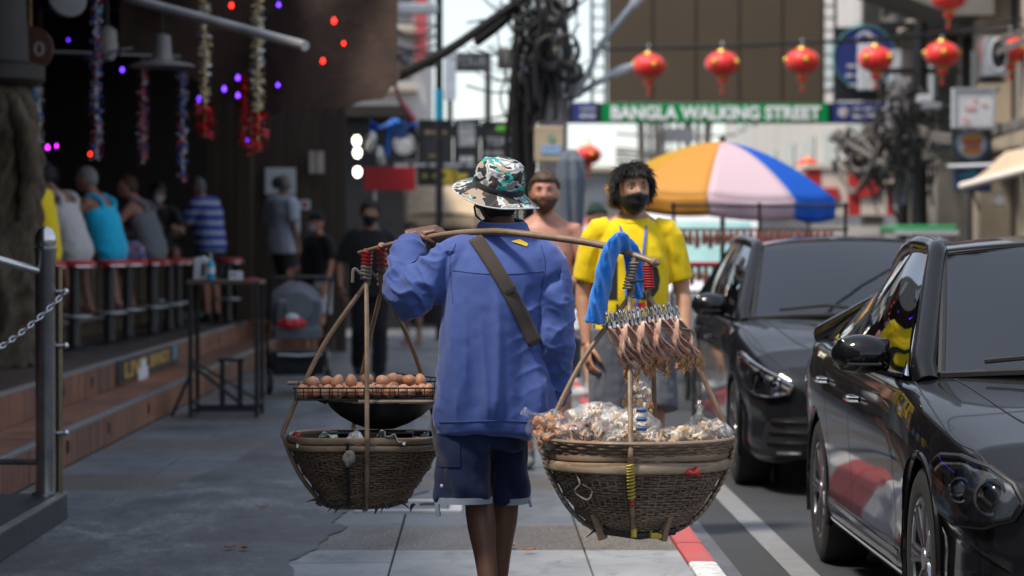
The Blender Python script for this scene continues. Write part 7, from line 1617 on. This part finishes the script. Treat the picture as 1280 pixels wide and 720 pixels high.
        P2 = P+[R_[i]+np.array([sx*-.012, 0, .014]) for i in range(4, 60, 5)]; P2 += [R_[59]+(B_[59]-R_[59])*.5+np.array([0, .05, 0]), B_[59]+np.array([0, .1, .0])]
        MB().tube(crom(P2, 70), np.interp(np.linspace(0, 1, 70), [0, .08, .3, .4, .8, 1], [.05, .05, .042, .036, .04, .06]), 12, flat=1.0).build('pillar', paint, root)
        k0, k1 = details.get('win', (.03, .84)); top = side(k0, k1)[-1]; bot = side(k0, k1)[0]
        loop = [p+np.array([sx*.008, 0, .0]) for p in bot]+[p+np.array([sx*.006, 0, -.008]) for p in top[::-1]]
        MB().tube(loop, .0095, 6, loop=True).build('window_trim', m_chrome if details.get('chrome') else m_trim, root)
        # mirror
        mx, my, mz = details['mirror']; m = MB(); m.ell((sx*(mx+.11), my, mz), (.115, .085, .075), 24, 16, rotm(0, 0, sx*.18), fn=lambda d, v: v*np.array([1, 1, 1])*(1+.0*d)); m.box((sx*(mx+.10), my+.02, mz), (.19, .10, .12))
        put('mirror', remesh(m, .009, 4), paint, root); MB().box((sx*(mx-.0), my+.02, mz-.075), (.12, .06, .022), rotm(0, sx*-.25, 0)).build('mirror_arm', paint, root, 0, .006); MB().box((sx*(mx+.11), my-.087, mz-.035), (.13, .006, .010)).build('mirror_indicator', m_trim, root, 0, .002); MB().box((sx*(mx+.105), my+.072, mz), (.17, .008, .095)).build('mirror_glass', m_chrome, root, 0)
        def on_side(pts, width, nm, mt, off=.004):      # strip along the flank
            G = []
            for (y_, z_) in crom(pts, 40):
                row = []
                for q in (-1, 1):
                    h = bv.ray_cast(Vector((sx*1.6, y_, z_+q*width/2)), Vector((-sx, 0, 0)))[0]; row.append((h.x+sx*off, y_, z_+q*width/2) if h else (sx*.88, y_, z_+q*width/2))
                G.append(row)
            MB().sheet(np.array(G), .004).build(nm, mt, root, 0)
        for pts, width, nm, mt in details.get('strips', []): on_side(pts, width, nm, {'c': m_chrome, 't': m_trim}[mt])
        for ln in details.get('seams', []):
            for i in range(1):
                G = []
                for (y_, z_) in crom(ln, 30):
                    row = []
                    for q in (-.003, .003):
                        h = bv.ray_cast(Vector((sx*1.6, y_+q, z_)), Vector((-sx, 0, 0)))[0]; row.append((h.x+sx*.0012, y_+q, z_) if h else (sx*.87, y_+q, z_))
                    G.append(row)
                MB().grid(np.array(G)).build('door_seam', m_trim, root, 0)
        for (y_, z_) in details.get('handles', []):
            h = bv.ray_cast(Vector((sx*1.6, y_, z_)), Vector((-sx, 0, 0)))[0]; x_ = h.x if h else sx*.87; MB().tube([(x_, y_-.1, z_), (x_+sx*.03, y_-.08, z_), (x_+sx*.035, y_, z_), (x_+sx*.03, y_+.08, z_), (x_, y_+.1, z_)], .012, 8).build('door_handle', m_chrome if details.get('chrome') else paint, root)
        # headlight
        n_ = unit((sx*.62, -.78, .12)); U_ = unit((-sx*.78, -.62, 0)); V_ = np.cross(U_, n_)*(1 if np.cross(U_, n_)[2] > 0 else -1); hl = details['lamp']; o_ = np.array([sx*hl['x'], hl['y'], hl['z']]); fr = (o_+n_*.7, U_, V_)
        out = hl['outline']; lamp = thing_part('headlight', root)
        def dc(nm, ol, off, mt, cuts=3, sm=60): return put(nm, decal(bv, ol, fr, -n_, off, cuts), mt, lamp, sm)
        dc('lamp_bowl', out, .003, details.get('bowl', m_chromed)); 
        sc = lambda k, cx=0, cy=0: [(cx+(u-cx)*k, cy+(v-cy)*k) for u, v in out]
        for (u, v, r, mt, nm) in hl['bulbs']:
            h = bv.ray_cast(Vector(o_+n_*.7+U_*u+V_*v), Vector(-n_))[0]; c = np.array(h)-n_*.008 if h else o_+U_*u+V_*v
            Q = np.array(Vector(n_).to_track_quat('Z', 'Y').to_matrix()); MB().lathe([(r*1.25, .004), (r*1.2, .022), (r, .024), (r*.95, .01)], 28, rot=Q, c=c, cap=False).build('lamp_ring', m_chromed, lamp); MB().ell(c+n_*.012, (r*.92, r*.92, r*.42), 20, 12, Q).build(nm, mt, lamp)
        for ol, mt, nm in hl.get('patches', []): dc(nm, ol, .007, mt, 2)
        dc('lamp_cover', out, .034, m_lampglass); 
        lo = decal(bv, out, fr, -n_, .02, 0); bpy.data.meshes.remove(lo)
        rim_pts = []
        for i in range(len(out)):
            a, c = out[i], out[(i+1) % len(out)]
            for q in (0, .5):
                u, v = a[0]+(c[0]-a[0])*q, a[1]+(c[1]-a[1])*q; h = bv.ray_cast(Vector(o_+n_*.7+U_*u+V_*v), Vector(-n_))[0]
                if h: rim_pts.append(np.array(h)+n_*.010)
        if len(rim_pts) > 4: MB().tube(rim_pts, .011, 8, loop=True).build('lamp_surround', details.get('lamp_rim', m_trim), lamp)
    # front face parts
    for ol, mt, nm in details.get('front', []): put(nm, decal(bv, ol, ((0, -1.2, 0), (1, 0, 0), (0, 0, 1)), (0, 1, 0), .004, 4), mt, root, 60)
    for (x_, z_, w_, nm, mt) in details.get('slats', []):
        P = []
        for u in np.linspace(-1, 1, 9):
            h = bv.ray_cast(Vector((x_+u*w_/2, -1.2, z_)), Vector((0, 1, 0)))[0]; P.append((x_+u*w_/2, (h.y if h else .1)-.006, z_))
        MB().tube(P, .0095, 6).build(nm, mt, root)
    # bonnet creases and shut line
    for ln in details.get('bonnet', []):
        for sx in (-1, 1):
            P = []
            for (x_, y_) in crom(ln, 24):
                h = bv.ray_cast(Vector((sx*x_, y_, 2.)), Vector((0, 0, -1)))[0]; P.append((sx*x_, y_, (h.z if h else .9)+.0005))
            MB().tube(P, .0035, 5).build('bonnet_seam', m_trim, root)
    # wipers
    for x0, x1 in ((-.55, -.02), (.0, .52)):
        P = [np.array(cw(x0/g['cw']['base'][0], 'base'))+np.array([0, -.012, .045]), np.array(cw((x0+x1)/2/g['cw']['base'][0], 'base'))+np.array([0, .0, .062]), np.array(cw(x1/g['cw']['base'][0], 'base'))+np.array([0, -.012, .03])]; MB().tube(P, .010, 6).build('wiper', m_trim, root)
    # cabin: seats, dashboard, wheel
    cy = g['cw']['base'][1]; MB().bx(-.66, .66, cy+.28, cy+.62, .78, .93).build('dashboard', m_trim, root, 0, .03)
    for x_ in (-.36, .36):
        m = MB(); m.box((x_, cy+1.35, .62), (.5, .5, .16)); m.box((x_, cy+1.62, .9), (.48, .15, .58), rotm(-.2, 0, 0)); m.box((x_, cy+1.72, 1.24), (.26, .09, .17)); put('seat', remesh(m, .02, 5), M('seat_grey', (.13, .125, .12), .8), root)
    MB().tube([(-.36+math.cos(a)*.18, cy+.72+.06*math.sin(a), .98+math.sin(a)*.17) for a in np.linspace(0, 2*np.pi, 28, endpoint=False)], .014, 8, loop=True).build('steering_wheel', m_trim, root)
    return root
ROADZ = -.088
st1 = [(0, .50, .30, .50, .54), (.025, .63, .24, .575, .61), (.10, .745, .19, .645, .69), (.30, .825, .17, .735, .785), (.82, .875, .17, .83, .885), (1.25, .885, .17, .89, .945), (1.7, .885, .17, .915, .95), (2.7, .885, .17, .94, .95), (3.6, .885, .17, .97, .98), (3.95, .875, .17, .985, 1.02), (4.3, .84, .19, .97, 1.01), (4.5, .77, .24, .92, .96), (4.58, .62, .34, .84, .88)]
gh1 = dict(cw=dict(base=(.69, 1.14, .965, .27, .03), top=(.575, 1.93, 1.425, .10, .035), rtop=(.565, 2.80, 1.415, -.06, .035), rbase=(.60, 4.05, 1.03, -.16, .03)), belt=[(.80, 1.45, .925), (.83, 2.2, .945), (.83, 3.0, .965), (.78, 3.95, 1.0)], rail=[(.60, 2.06, 1.385), (.625, 2.45, 1.40), (.605, 2.95, 1.33), (.555, 3.45, 1.19)],
           side=[(.0, .50, 'side_window', 'g'), (.50, .545, 'door_pillar', 't'), (.545, .86, 'side_window', 'g'), (.86, 1., 'rear_quarter', 'p')])
ol1 = [(-.40, .10), (-.34, .125), (-.2, .12), (-.05, .085), (.06, .035), (.10, -.02), (.07, -.075), (-.04, -.105), (-.2, -.10), (-.31, -.06), (-.38, .02)]
car1 = make_car('glossy black sedan parked nearest, at the right edge', (2.385, 8.50, ROADZ), st1, gh1, (.84, 3.60), .325, m_paint1,
    dict(chrome=True, win=(.02, .85), mirror=(.845, 1.62, 1.005), spokes=7, bowl=M('smoked_bowl', (.20, .21, .22), .15, .45, var=.6, vs=16), strips=[([(1.25, .30), (2.2, .305), (3.15, .32)], .018, 'side_strip', 'c'), ([(1.2, .235), (2.2, .235), (3.2, .24)], .012, 'sill_strip', 'c')],
         seams=[[(1.36, .90), (1.34, .7), (1.32, .45), (1.30, .22)], [(2.50, .93), (2.50, .6), (2.48, .22)], [(3.48, .96), (3.44, .85), (3.25, .75), (3.18, .55), (3.16, .25)], [(.60, .78), (.62, .80), (1.0, .84), (1.3, .87)]], handles=[(2.32, .80), (3.28, .83)],
         lamp=dict(x=.70, y=.16, z=.605, outline=ol1, bulbs=[(-.02, -.01, .050, M('projector_lens', (.02, .022, .026), .05, var=0, spec=.8), 'projector'), (-.17, .01, .036, m_chromed, 'reflector')], patches=[([(-.38, .06), (-.33, .09), (-.30, .02), (-.34, -.02)], m_amber, 'indicator')]),
         front=[([(-.42, .42), (.42, .42), (.36, .60), (-.36, .60)], m_trim, 'grille'), ([(-.62, .27), (.62, .27), (.58, .37), (-.58, .37)], m_trim, 'lower_intake')], slats=[(0, .46+.035*k, .70, 'grille_bar', m_chrome) for k in range(4)], bonnet=[[(.36, .10), (.55, .5), (.62, .9), (.66, 1.3)], [(.72, .14), (.80, .5), (.81, 1.0), (.79, 1.4)]]))
st2 = [(0, .48, .30, .56, .60), (.03, .63, .22, .63, .67), (.12, .745, .18, .70, .75), (.34, .82, .17, .79, .845), (.85, .872, .18, .90, .955), (1.15, .88, .18, .945, 1.0), (1.6, .88, .18, .97, 1.0), (2.6, .88, .18, .99, 1.0), (3.5, .88, .18, 1.02, 1.03), (4.0, .86, .18, 1.03, 1.05), (4.25, .81, .22, 1.0, 1.03), (4.37, .72, .30, .93, .96), (4.42, .58, .38, .86, .9)]
gh2 = dict(cw=dict(base=(.70, 1.02, 1.01, .30, .03), top=(.575, 1.85, 1.465, .12, .04), rtop=(.56, 3.75, 1.44, -.06, .04), rbase=(.62, 4.22, 1.06, -.12, .03)), belt=[(.80, 1.38, .975), (.825, 2.1, 1.0), (.82, 3.0, 1.03), (.74, 4.1, 1.08)], rail=[(.61, 2.0, 1.415), (.645, 2.5, 1.45), (.64, 3.1, 1.445), (.575, 3.78, 1.40)], side=[(.0, .45, 'side_window', 'g'), (.45, .49, 'door_pillar', 't'), (.49, .78, 'side_window', 'g'), (.78, 1., 'rear_quarter', 'p')])
ol2 = [(-.44, .165), (-.38, .16), (-.24, .11), (-.08, .055), (.08, .0), (.17, -.05), (.15, -.085), (.04, -.105), (-.10, -.09), (-.22, -.05), (-.32, .02), (-.40, .09)]
car2 = make_car('charcoal hatchback parked behind the black sedan', (2.375, 15.25, ROADZ), st2, gh2, (.92, 3.56), .32, m_paint2,
    dict(win=(.02, .78), mirror=(.84, 1.55, 1.06), spokes=10, bowl=M('bright_bowl', (.62, .63, .65), .12, .45, var=.5, vs=18), lamp_rim=m_chrome, seams=[[(1.32, .95), (1.30, .7), (1.28, .45), (1.26, .24)], [(2.42, .99), (2.42, .6), (2.40, .24)], [(3.42, 1.0), (3.40, .85), (3.20, .75), (3.12, .55), (3.10, .28)]], handles=[(2.25, .84), (3.2, .87)],
         lamp=dict(x=.70, y=.18, z=.665, outline=ol2, bulbs=[(-.06, -.02, .052, M('projector_lens', (.02, .022, .026), .05, var=0, spec=.8), 'projector'), (.06, -.045, .034, m_chrome, 'reflector')], patches=[([(-.43, .145), (-.36, .14), (-.26, .03), (-.32, .045)], M('orange_lens', (.6, .10, .02), .15, var=.1), 'indicator'), ([(.10, -.07), (.16, -.06), (.14, -.085), (.08, -.09)], m_amber, 'side_lamp')]),
         front=[([(-.40, .26), (.40, .26), (.30, .50), (-.30, .50)], m_trim, 'grille'), ([(-.78, .22), (-.50, .22), (-.48, .46), (-.74, .44)], m_trim, 'fog_recess'), ([(.50, .22), (.78, .22), (.74, .44), (.48, .46)], m_trim, 'fog_recess')],
         slats=[(-.62, .30, .24, 'fog_bar', m_paint2), (-.61, .36, .24, 'fog_bar', m_paint2), (-.60, .42, .24, 'fog_bar', m_paint2), (0, .36, .7, 'grille_bar', m_paint2), (0, .44, .64, 'grille_bar', m_paint2), (-.62, .245, .13, 'fog_lamp', m_chrome)], bonnet=[[(.30, .09), (.5, .4), (.60, .8), (.66, 1.2)], [(.62, .10), (.76, .45), (.80, .9), (.78, 1.35)]]))
# white lamp reflection strip: blue fog strip on car two
# ------------------------------------------------------------------ parasol and grilled-meat cart
ps = thing('parasol', 'orange, white and blue market parasol over the food cart', 'parasol', (2.38, 26.5, -.09)); tilt = rotm(R(3), R(3.0), 0)
cols = {0: ('parasol_white', (.74, .58, .64)), 1: ('parasol_blue', (.0, .13, .66)), 2: ('parasol_red', (.55, .03, .04)), 3: ('parasol_green', (.03, .30, .12)), 4: ('parasol_white', (.74, .58, .64)), 5: ('parasol_blue', (.0, .13, .66)), 6: ('parasol_yellow', (.68, .40, .02)), 7: ('parasol_orange', (.72, .36, .06))}
def mat_canopy(name, c):
    if name in MATS: return MATS[name]
    t = NT(name); t.set('Base Color', c); t.set('Roughness', .6); tl = t.new('ShaderNodeBsdfTranslucent'); tl.inputs[0].default_value = (*c, 1); mx = t.new('ShaderNodeMixShader'); mx.inputs[0].default_value = .4; t.l.new(t.p.outputs[0], mx.inputs[1]); t.l.new(tl.outputs[0], mx.inputs[2]); t.l.new(mx.outputs[0], t.o.inputs[0]); MATS[name] = t.m; return t.m
for k in range(8):
    a0, a1 = R(-11+45*k), R(34+45*k); G = []; V = []
    for v in np.linspace(0.02, 1, 12):
        row = []
        for u in np.linspace(0, 1, 11):
            a = a0+(a1-a0)*u; r = 1.14*v*(1-.06*4*u*(1-u)*v); z = 2.47-.50*v**1.7-.05*4*u*(1-u)*v*v*.6; row.append(tilt @ np.array([math.sin(a)*r, -math.cos(a)*r, z-2.47])+np.array([0, 0, 2.47]))
        G.append(row)
    MB().sheet(np.array(G), .004).build('panel', mat_canopy(*cols[k]), ps, 180)
    for w in np.linspace(0, 1, 4): V.append([np.array(G[-1][j])+np.array([0, 0, -.19*w])+unit(np.array([math.sin(a0), -math.cos(a0), 0]))*(-.04*w+.02*math.sin(j*1.3+k)*w) for j in range(11)])
    MB().sheet(np.array(V), .004).build('valance', mat_canopy(*cols[k]), ps, 180)
    MB().tube([np.array(G[i][0])-np.array([0, 0, .012]) for i in range(12)], .008, 6).build('rib', m_galv, ps)
MB().tube([(0, 0, 0), (0, 0, 2.47)], .024, 10).build('pole', m_brown_wood, ps); MB().lathe([(.03, 2.46), (.035, 2.50), (.015, 2.53), (.001, 2.54)], 14).build('finial', m_brown_wood, ps); MB().lathe([(.26, .0), (.26, .06), (.06, .1)], 24).build('base', m_concrete, ps)
ct = thing('food_cart', 'metal food cart with rows of hanging grilled meat under the parasol', 'cart', (2.55, 25.4, -.09)); m_meat = M('grilled_meat', (.16, .045, .03), .5, var=.5, vs=20)
MB().bx(-.75, .85, -.3, .4, .55, 1.0).build('counter', m_galv, ct, 0, .01); 
for x_ in (-.75, .05, .85): MB().tube([(x_, -.28, .05), (x_, -.28, 1.85)], .016, 8).build('post', m_black, ct)
for z in (1.02, 1.26, 1.6, 1.82): MB().tube([(-.78, -.28, z), (.88, -.28, z)], .012, 8).build('bar', m_black, ct)
for z, n in ((1.58, 24), (1.24, 22)):
    for k in range(n):
        m = MB(); rg = random.Random(k+int(z*100)); x_ = -.72+k*1.5/n; L = rg.uniform(.12, .19); m.tube([(x_, -.29, z+.02), (x_+rg.uniform(-.01, .01), -.30, z-L*.5), (x_, -.30, z-L)], [.014, .032, .02], 8); m.build('meat_skewer', m_meat, ct)
MB().tube([(-.7, -.31, 1.28), (.8, -.31, 1.28)], .018, 6).build('red_rail', m_signred, ct)
for x_ in (-.6, .7):
    MB().tube([(x_+math.cos(a)*0, math.cos(a)*.26, .27+math.sin(a)*.26) for a in np.linspace(0, 2*np.pi, 28, endpoint=False)], .02, 8, loop=True).build('wheel', m_tyre, ct)
# ------------------------------------------------------------------ vehicles further back
def simple_van(label, name, loc, col, Wd, H, L, glass, cat='van', lights=None):
    root = thing(name, label, cat, loc); pr = [(0, .28), (0.02, .85), (.25, 1.0), (.75, H-.08), (1.0, H), (L-.15, H), (L, H-.2), (L, .3)]; rings = []
    for x in np.linspace(-1, 1, 9):
        k = 1-.06*abs(x)**4; rings.append([(x*Wd/2, y_*1+.10*abs(x)**3*(1 if y_ < 1 else 0), .28+(z_-.28)*k) for y_, z_ in pr])
    MB().loft(rings).build('body', M(name+'_paint', col, .25, var=.05, coat=.6), root, 35)
    G = np.array([[(x*Wd*.42, .235+.5*v+.06*abs(x)**3-.012, 1.02+(H-.12-1.02)*v) for x in np.linspace(-1, 1, 9)] for v in np.linspace(.06, .94, 5)]); MB().sheet(G, .01).build('windscreen', glass, root, 60)
    for sx in (-1, 1):
        for y0, y1 in ((.95, 1.75), (1.85, L-.5)): MB().bx(sx*Wd/2-.012, sx*Wd/2+.006, y0, y1, 1.1, H-.22).build('side_window', m_glassdark, root, 0)
        MB().ell((sx*Wd*.38, .03, .72), (.13, .05, .08), 14, 8).build('headlight', lights or m_chromed, root)
        for ya in (.75, L-.8): MB().tube([(sx*(Wd/2-.2), ya, .32), (sx*(Wd/2-.01), ya, .32)], [.32, .32], 24).build('wheel', m_tyre, root)
        MB().ell((sx*(Wd/2+.1), .6, 1.12), (.09, .05, .11), 12, 8).build('mirror', m_trim, root)
    MB().bx(-Wd*.42, Wd*.42, -.06, .06, .3, .52).build('bumper', m_trim, root, 0, .02); return root
simple_van('white minivan with pale teal windscreen behind the food cart', 'minivan', (3.05, 37, -.09), (.62, .64, .66), 1.75, 1.98, 4.6, M('teal_glass', (.30, .50, .50), .12, var=.2, vs=2))
m_hl = M('lit_headlamp', (1., .93, .8), .4, var=0, emit=9.); m_tl = M('lit_tail_lamp', (1., .06, .03), .4, var=0, emit=6.)
simple_van('far white van with lit headlamps beside the grey parasol', 'far_van', (2.55, 72, -.09), (.55, .55, .55), 1.8, 2.1, 4.6, m_glassdark, lights=m_hl)
simple_van('far red pickup bus behind the far white van', 'pickup_bus', (3.9, 82, -.09), (.45, .05, .03), 1.9, 2.4, 5., m_glassdark, 'bus', m_tl)
tk = thing('tuk_tuk', 'three-wheeled taxi with green roof seen above the car roofs', 'tuk tuk', (7.45, 45, -.09)); MB().bx(-.52, .52, 0, 1.9, 1.72, 1.84).build('roof', M('green_canvas', (.02, .26, .09), .5, var=.15), tk, 0, .04); MB().bx(-.53, .53, -.04, .0, 1.68, 1.75).build('roof_trim', m_signwhite, tk, 0)
for x_ in (-.48, .48):
    for y_ in (.1, 1.8): MB().tube([(x_, y_, .5), (x_, y_, 1.72)], .025, 8).build('post', m_galv, tk)
    MB().tube([(x_-.08, 1.5, .26), (x_+.08, 1.5, .26)], .26, 20).build('wheel', m_tyre, tk)
MB().bx(-.6, .6, .5, 1.9, .3, .85).build('body', MATS['green_canvas'], tk, 0, .05); MB().prism([(0, .3), (-.25, .5), (0, 1.1), (.5, .85), (.5, .3)], -.3, .3, 'x').build('nose', MATS['green_canvas'], tk, 0, .04); MB().tube([(-.06, -.05, .26), (.06, -.05, .26)], .26, 20).build('wheel', m_tyre, tk)
# ------------------------------------------------------------------ pavement and bar furniture
tb = thing('high_table', 'tall black-framed table with square top on the pavement', 'table', (-2.02, 21.3, 0)); x0, x1, y0, y1, H = -.26, .26, 0, .52, 1.045
MB().bx(x0-.03, x1+.03, y0-.03, y1+.03, H, H+.035).build('table_top', mat_wood('table_wood', (.05, .03, .02), (.11, .07, .05), (1, .1, 1), .5), tb, 0, .005)
for x_ in (x0, x1):
    for y_ in (y0, y1): MB().bx(x_-.016, x_+.016, y_-.016, y_+.016, 0, H-.001).build('leg', m_black, tb, 0)
for y_ in (y0, y1): MB().bx(x0+.017, x1-.017, y_-.014, y_+.014, .04, .068).build('stretcher', m_black, tb, 0)
for x_ in (x0, x1): MB().bx(x_-.014, x_+.014, y0+.017, y1-.017, .09, .118).build('stretcher', m_black, tb, 0)
MB().tube([(x0, y0+.02, .42), (x1-.1, y0+.2, .06)], .013, 6).build('brace', m_black, tb); MB().tube([(x0-.16, y0+.1, .0), (x0, y0+.1, .36)], .013, 6).build('brace', m_black, tb); MB().tube([(x0+.01, y0+.1, .44), (x1-.02, y0+.48, .1)], .010, 6).build('brace', m_black, tb)
m = thing('low_stand', 'small black two-legged frame inside the tall table', 'stand', (-1.98, 21.52, .069)); MB().bx(-.09, -.05, -.02, .02, 0, .36).build('leg', m_black, m, 0); MB().bx(.05, .09, -.02, .02, 0, .36).build('leg', m_black, m, 0); MB().bx(-.1, .1, -.03, .03, .36, .385).build('top', m_black, m, 0)
sb = thing('sanitizer_bottle', 'blue pump bottle of hand gel on the tall table', 'bottle', (-2.13, 21.40, 1.08)); MB().lathe([(.03, 0), (.034, .01), (.034, .12), (.02, .15), (.014, .155)], 18).build('bottle', M('blue_gel', (.02, .30, .50), .15, var=.2, vs=12), sb); MB().tube([(0, 0, .15), (0, 0, .2), (.0, -.03, .205)], .008, 8).build('pump', m_signwhite, sb); MB().lathe([(.0345, .05), (.0345, .10)], 18, cap=False).build('white_label', m_signwhite, sb)
nb = thing('napkin_holder', 'white napkin holder on the tall table beside the gel bottle', 'napkin holder', (-2.22, 21.52, 1.08)); MB().prism([(-.06, 0), (.05, 0), (.065, .16), (.03, .19), (-.05, .17)], -.04, .04).build('holder', m_signwhite, nb, 0, .01); MB().prism([(.005, .03), (.03, .03), (.04, .13), (.01, .13)], -.043, -.041).build('slot', m_black, nb, 0)
cd = thing('table_card', 'small white card standing on the tall table', 'card', (-1.93, 21.4, 1.08)); MB().box((0, 0, .035), (.11, .012, .07), rotm(-.12)).build('card', m_signwhite, cd, 0); MB().box((-.02, -.012, .045), (.05, .003, .02), rotm(-.12)).build('print', m_concrete, cd, 0)
cd = thing('red_coaster', 'flat red coaster on the tall table edge', 'coaster', (-1.84, 21.62, 1.081)); MB().lathe([(.07, 0), (.072, .006), (.07, .012)], 24).build('disc', m_signred, cd)
# bar stools
def make_stool():
    r_ = thing('bar_stool', '', 'stool'); MB().lathe([(.02, .715), (.17, .72), (.185, .735), (.185, .765), (.165, .785), (.01, .79)], 28).build('seat', M('red_vinyl', (.42, .012, .014), .35, var=.1), r_); MB().lathe([(.186, .725), (.190, .732), (.186, .74)], 28, cap=False).build('seat_ring', m_chrome, r_)
    MB().lathe([(.055, .03), (.05, .1), (.045, .4), (.045, .715)], 16).build('column', m_blackpl, r_); MB().lathe([(.22, 0), (.22, .012), (.12, .035), (.05, .05)], 28).build('base', m_blackpl, r_); MB().tube([(math.cos(a)*.15, math.sin(a)*.15, .30) for a in np.linspace(0, 2*np.pi, 28, endpoint=False)], .013, 8, loop=True).build('foot_ring', m_galv, r_)
    for k in range(3): a = k*2.09; MB().tube([(math.cos(a)*.04, math.sin(a)*.04, .30), (math.cos(a)*.15, math.sin(a)*.15, .30)], .010, 6).build('spoke', m_galv, r_)
    return r_
stool0 = None
for (x_, y_, lb) in ((-3.58, 22.2, 'red-topped bar stool under the person in bright yellow'), (-3.52, 23.5, 'red-topped bar stool under the woman in white'), (-3.42, 25.0, 'red-topped bar stool under the man in cyan'), (-3.34, 27.6, 'red-topped bar stool under the man in floral shorts'), (-3.32, 28.9, 'empty red-topped bar stool left of the striped shirt man'), (-3.36, 30.1, 'second empty red bar stool left of the striped shirt man'), (-3.75, 31.2, 'red-topped bar stool under the masked person'), (-3.42, 26.3, 'empty red bar stool between the cyan and grey vest men'), (-3.0, 32.2, 'empty red bar stool in front of the striped shirt man'), (-3.12, 34.6, 'farthest empty red bar stool beside the bar post')):
    r_ = make_stool() if stool0 is None else copy_tree(stool0); stool0 = stool0 or r_; r_.location = (x_, y_, ST); r_.rotation_euler.z = rng.uniform(0, 6); tag(r_, lb, 'stool', 'red bar stools along the bar')
# stroller
sr = thing('stroller', 'black and grey baby stroller on the pavement by the steps', 'stroller', (-1.70, 25.0, 0), R(12)); m_grf = mat_cloth('stroller_grey', (.14, .155, .185)); m_blf = mat_cloth('stroller_black', (.014, .014, .017))
for x_ in (-.27, .27): 
    w_ = thing_part('wheel', sr); w_.location = (x_, -.18, .115); MB().tube([(math.cos(a)*0, math.cos(a)*.095, math.sin(a)*.095) for a in np.linspace(0, 2*np.pi, 24, endpoint=False)], .022, 8, loop=True).build('tyre', m_tyre, w_); MB().tube([(-.02, 0, 0), (.02, 0, 0)], .06, 16).build('hub', m_galv, w_)
    w_ = thing_part('wheel', sr); w_.location = (x_*.7, .42, .085); MB().tube([(0, math.cos(a)*.065, math.sin(a)*.065) for a in np.linspace(0, 2*np.pi, 20, endpoint=False)], .02, 8, loop=True).build('tyre', m_tyre, w_); MB().tube([(-.02, 0, 0), (.02, 0, 0)], .04, 14).build('hub', m_galv, w_)
    MB().tube(crom([(x_, -.30, 1.02), (x_, -.22, .85), (x_, .0, .55), (x_*.8, .38, .12)], 14), .014, 8).build('frame_tube', m_black, sr); MB().tube(crom([(x_, .05, .62), (x_, -.08, .35), (x_, -.18, .12)], 10), .014, 8).build('frame_tube', m_black, sr)
MB().tube(crom([(-.27, -.30, 1.02), (-.25, -.33, 1.06), (0, -.34, 1.07), (.25, -.33, 1.06), (.27, -.30, 1.02)], 16), .018, 8).build('handlebar', m_blackpl, sr)
m = MB(); m.ell((0, .1, .78), (.25, .26, .24), 30, 20); put('hood', remesh(m, .014, 1, lambda co, no: co+no*(.012*np.sin(co[:, 1]*40))[:, None]), m_grf, sr)
m = MB(); m.box((0, .0, .55), (.42, .34, .1)); m.box((0, -.12, .70), (.40, .07, .34), rotm(.25)); put('seat', remesh(m, .014, 4), m_grf, sr)
m = MB(); m.box((0, .05, .28), (.46, .5, .22), taper=1.1); put('basket', remesh(m, .014, 4, lambda co, no: co+no*(.01*vnoise(co*14, 3))[:, None]), m_blf, sr); MB().tube([(-.2, -.22, .36), (0, -.24, .35), (.2, -.22, .36)], .012, 8).build('basket_rim', m_galv, sr)
m = MB(); m.lathe([(.12, 0), (.13, .01), (.10, .015)], 24, rot=rotm(1.3), c=(0, -.19, .80)); m.build('rear_vent', M('stroller_mid_grey', (.09, .10, .12), .8), sr)
rb_ = thing('red_bag', 'red and white bundle resting on the stroller', 'bag', (-1.72, 24.72, .62)); m = MB(); m.ell((0, 0, .03), (.13, .06, .055), 18, 12); put('bundle', remesh(m, .01, 2, lambda co, no: co+no*(.012*vnoise(co*22, 3))[:, None]), M('red_bundle', (.5, .02, .03), .6, var=.2), rb_); MB().ell((.0, -.01, .08), (.07, .05, .04), 14, 8).build('white_top', m_signwhite, rb_)
# distant walkers
def far_person(label, x, y, rz, shirt, short, seed, hat=None, z=0.):
    p = Person('person', label, (x, y, z), rz, 1.70+.01*(seed % 6), skin=sk3, voxel=.016, group='distant walkers'); p.body(hands=dict(L=None, R=None)); p.hair(black_hair, th=.018, line=.05, rough=.004); p.tee(mat_cloth('far_shirt_%d' % seed, shirt), vox=.016); p.shorts(mat_cloth('far_shorts_%d' % seed, short), f=.45); return p
far_person('distant person in dark clothes behind the man in black', -.95, 38, 2.6, (.02, .03, .06), (.02, .02, .025), 1); far_person('distant walker in red top seen left of the vendor', -.62, 52, 3.3, (.35, .03, .03), (.03, .03, .04), 2); far_person('distant walker in white top beyond the vendor\'s elbow', -.38, 57, .3, (.5, .5, .5), (.06, .06, .07), 3); far_person('distant person in teal top beside the parasol pole', .55, 40, 3., (.03, .16, .17), (.02, .02, .02), 4)
far_person('distant shopper in grey top near the far van', 1.6, 62, 2.8, (.25, .25, .27), (.05, .05, .06), 5)
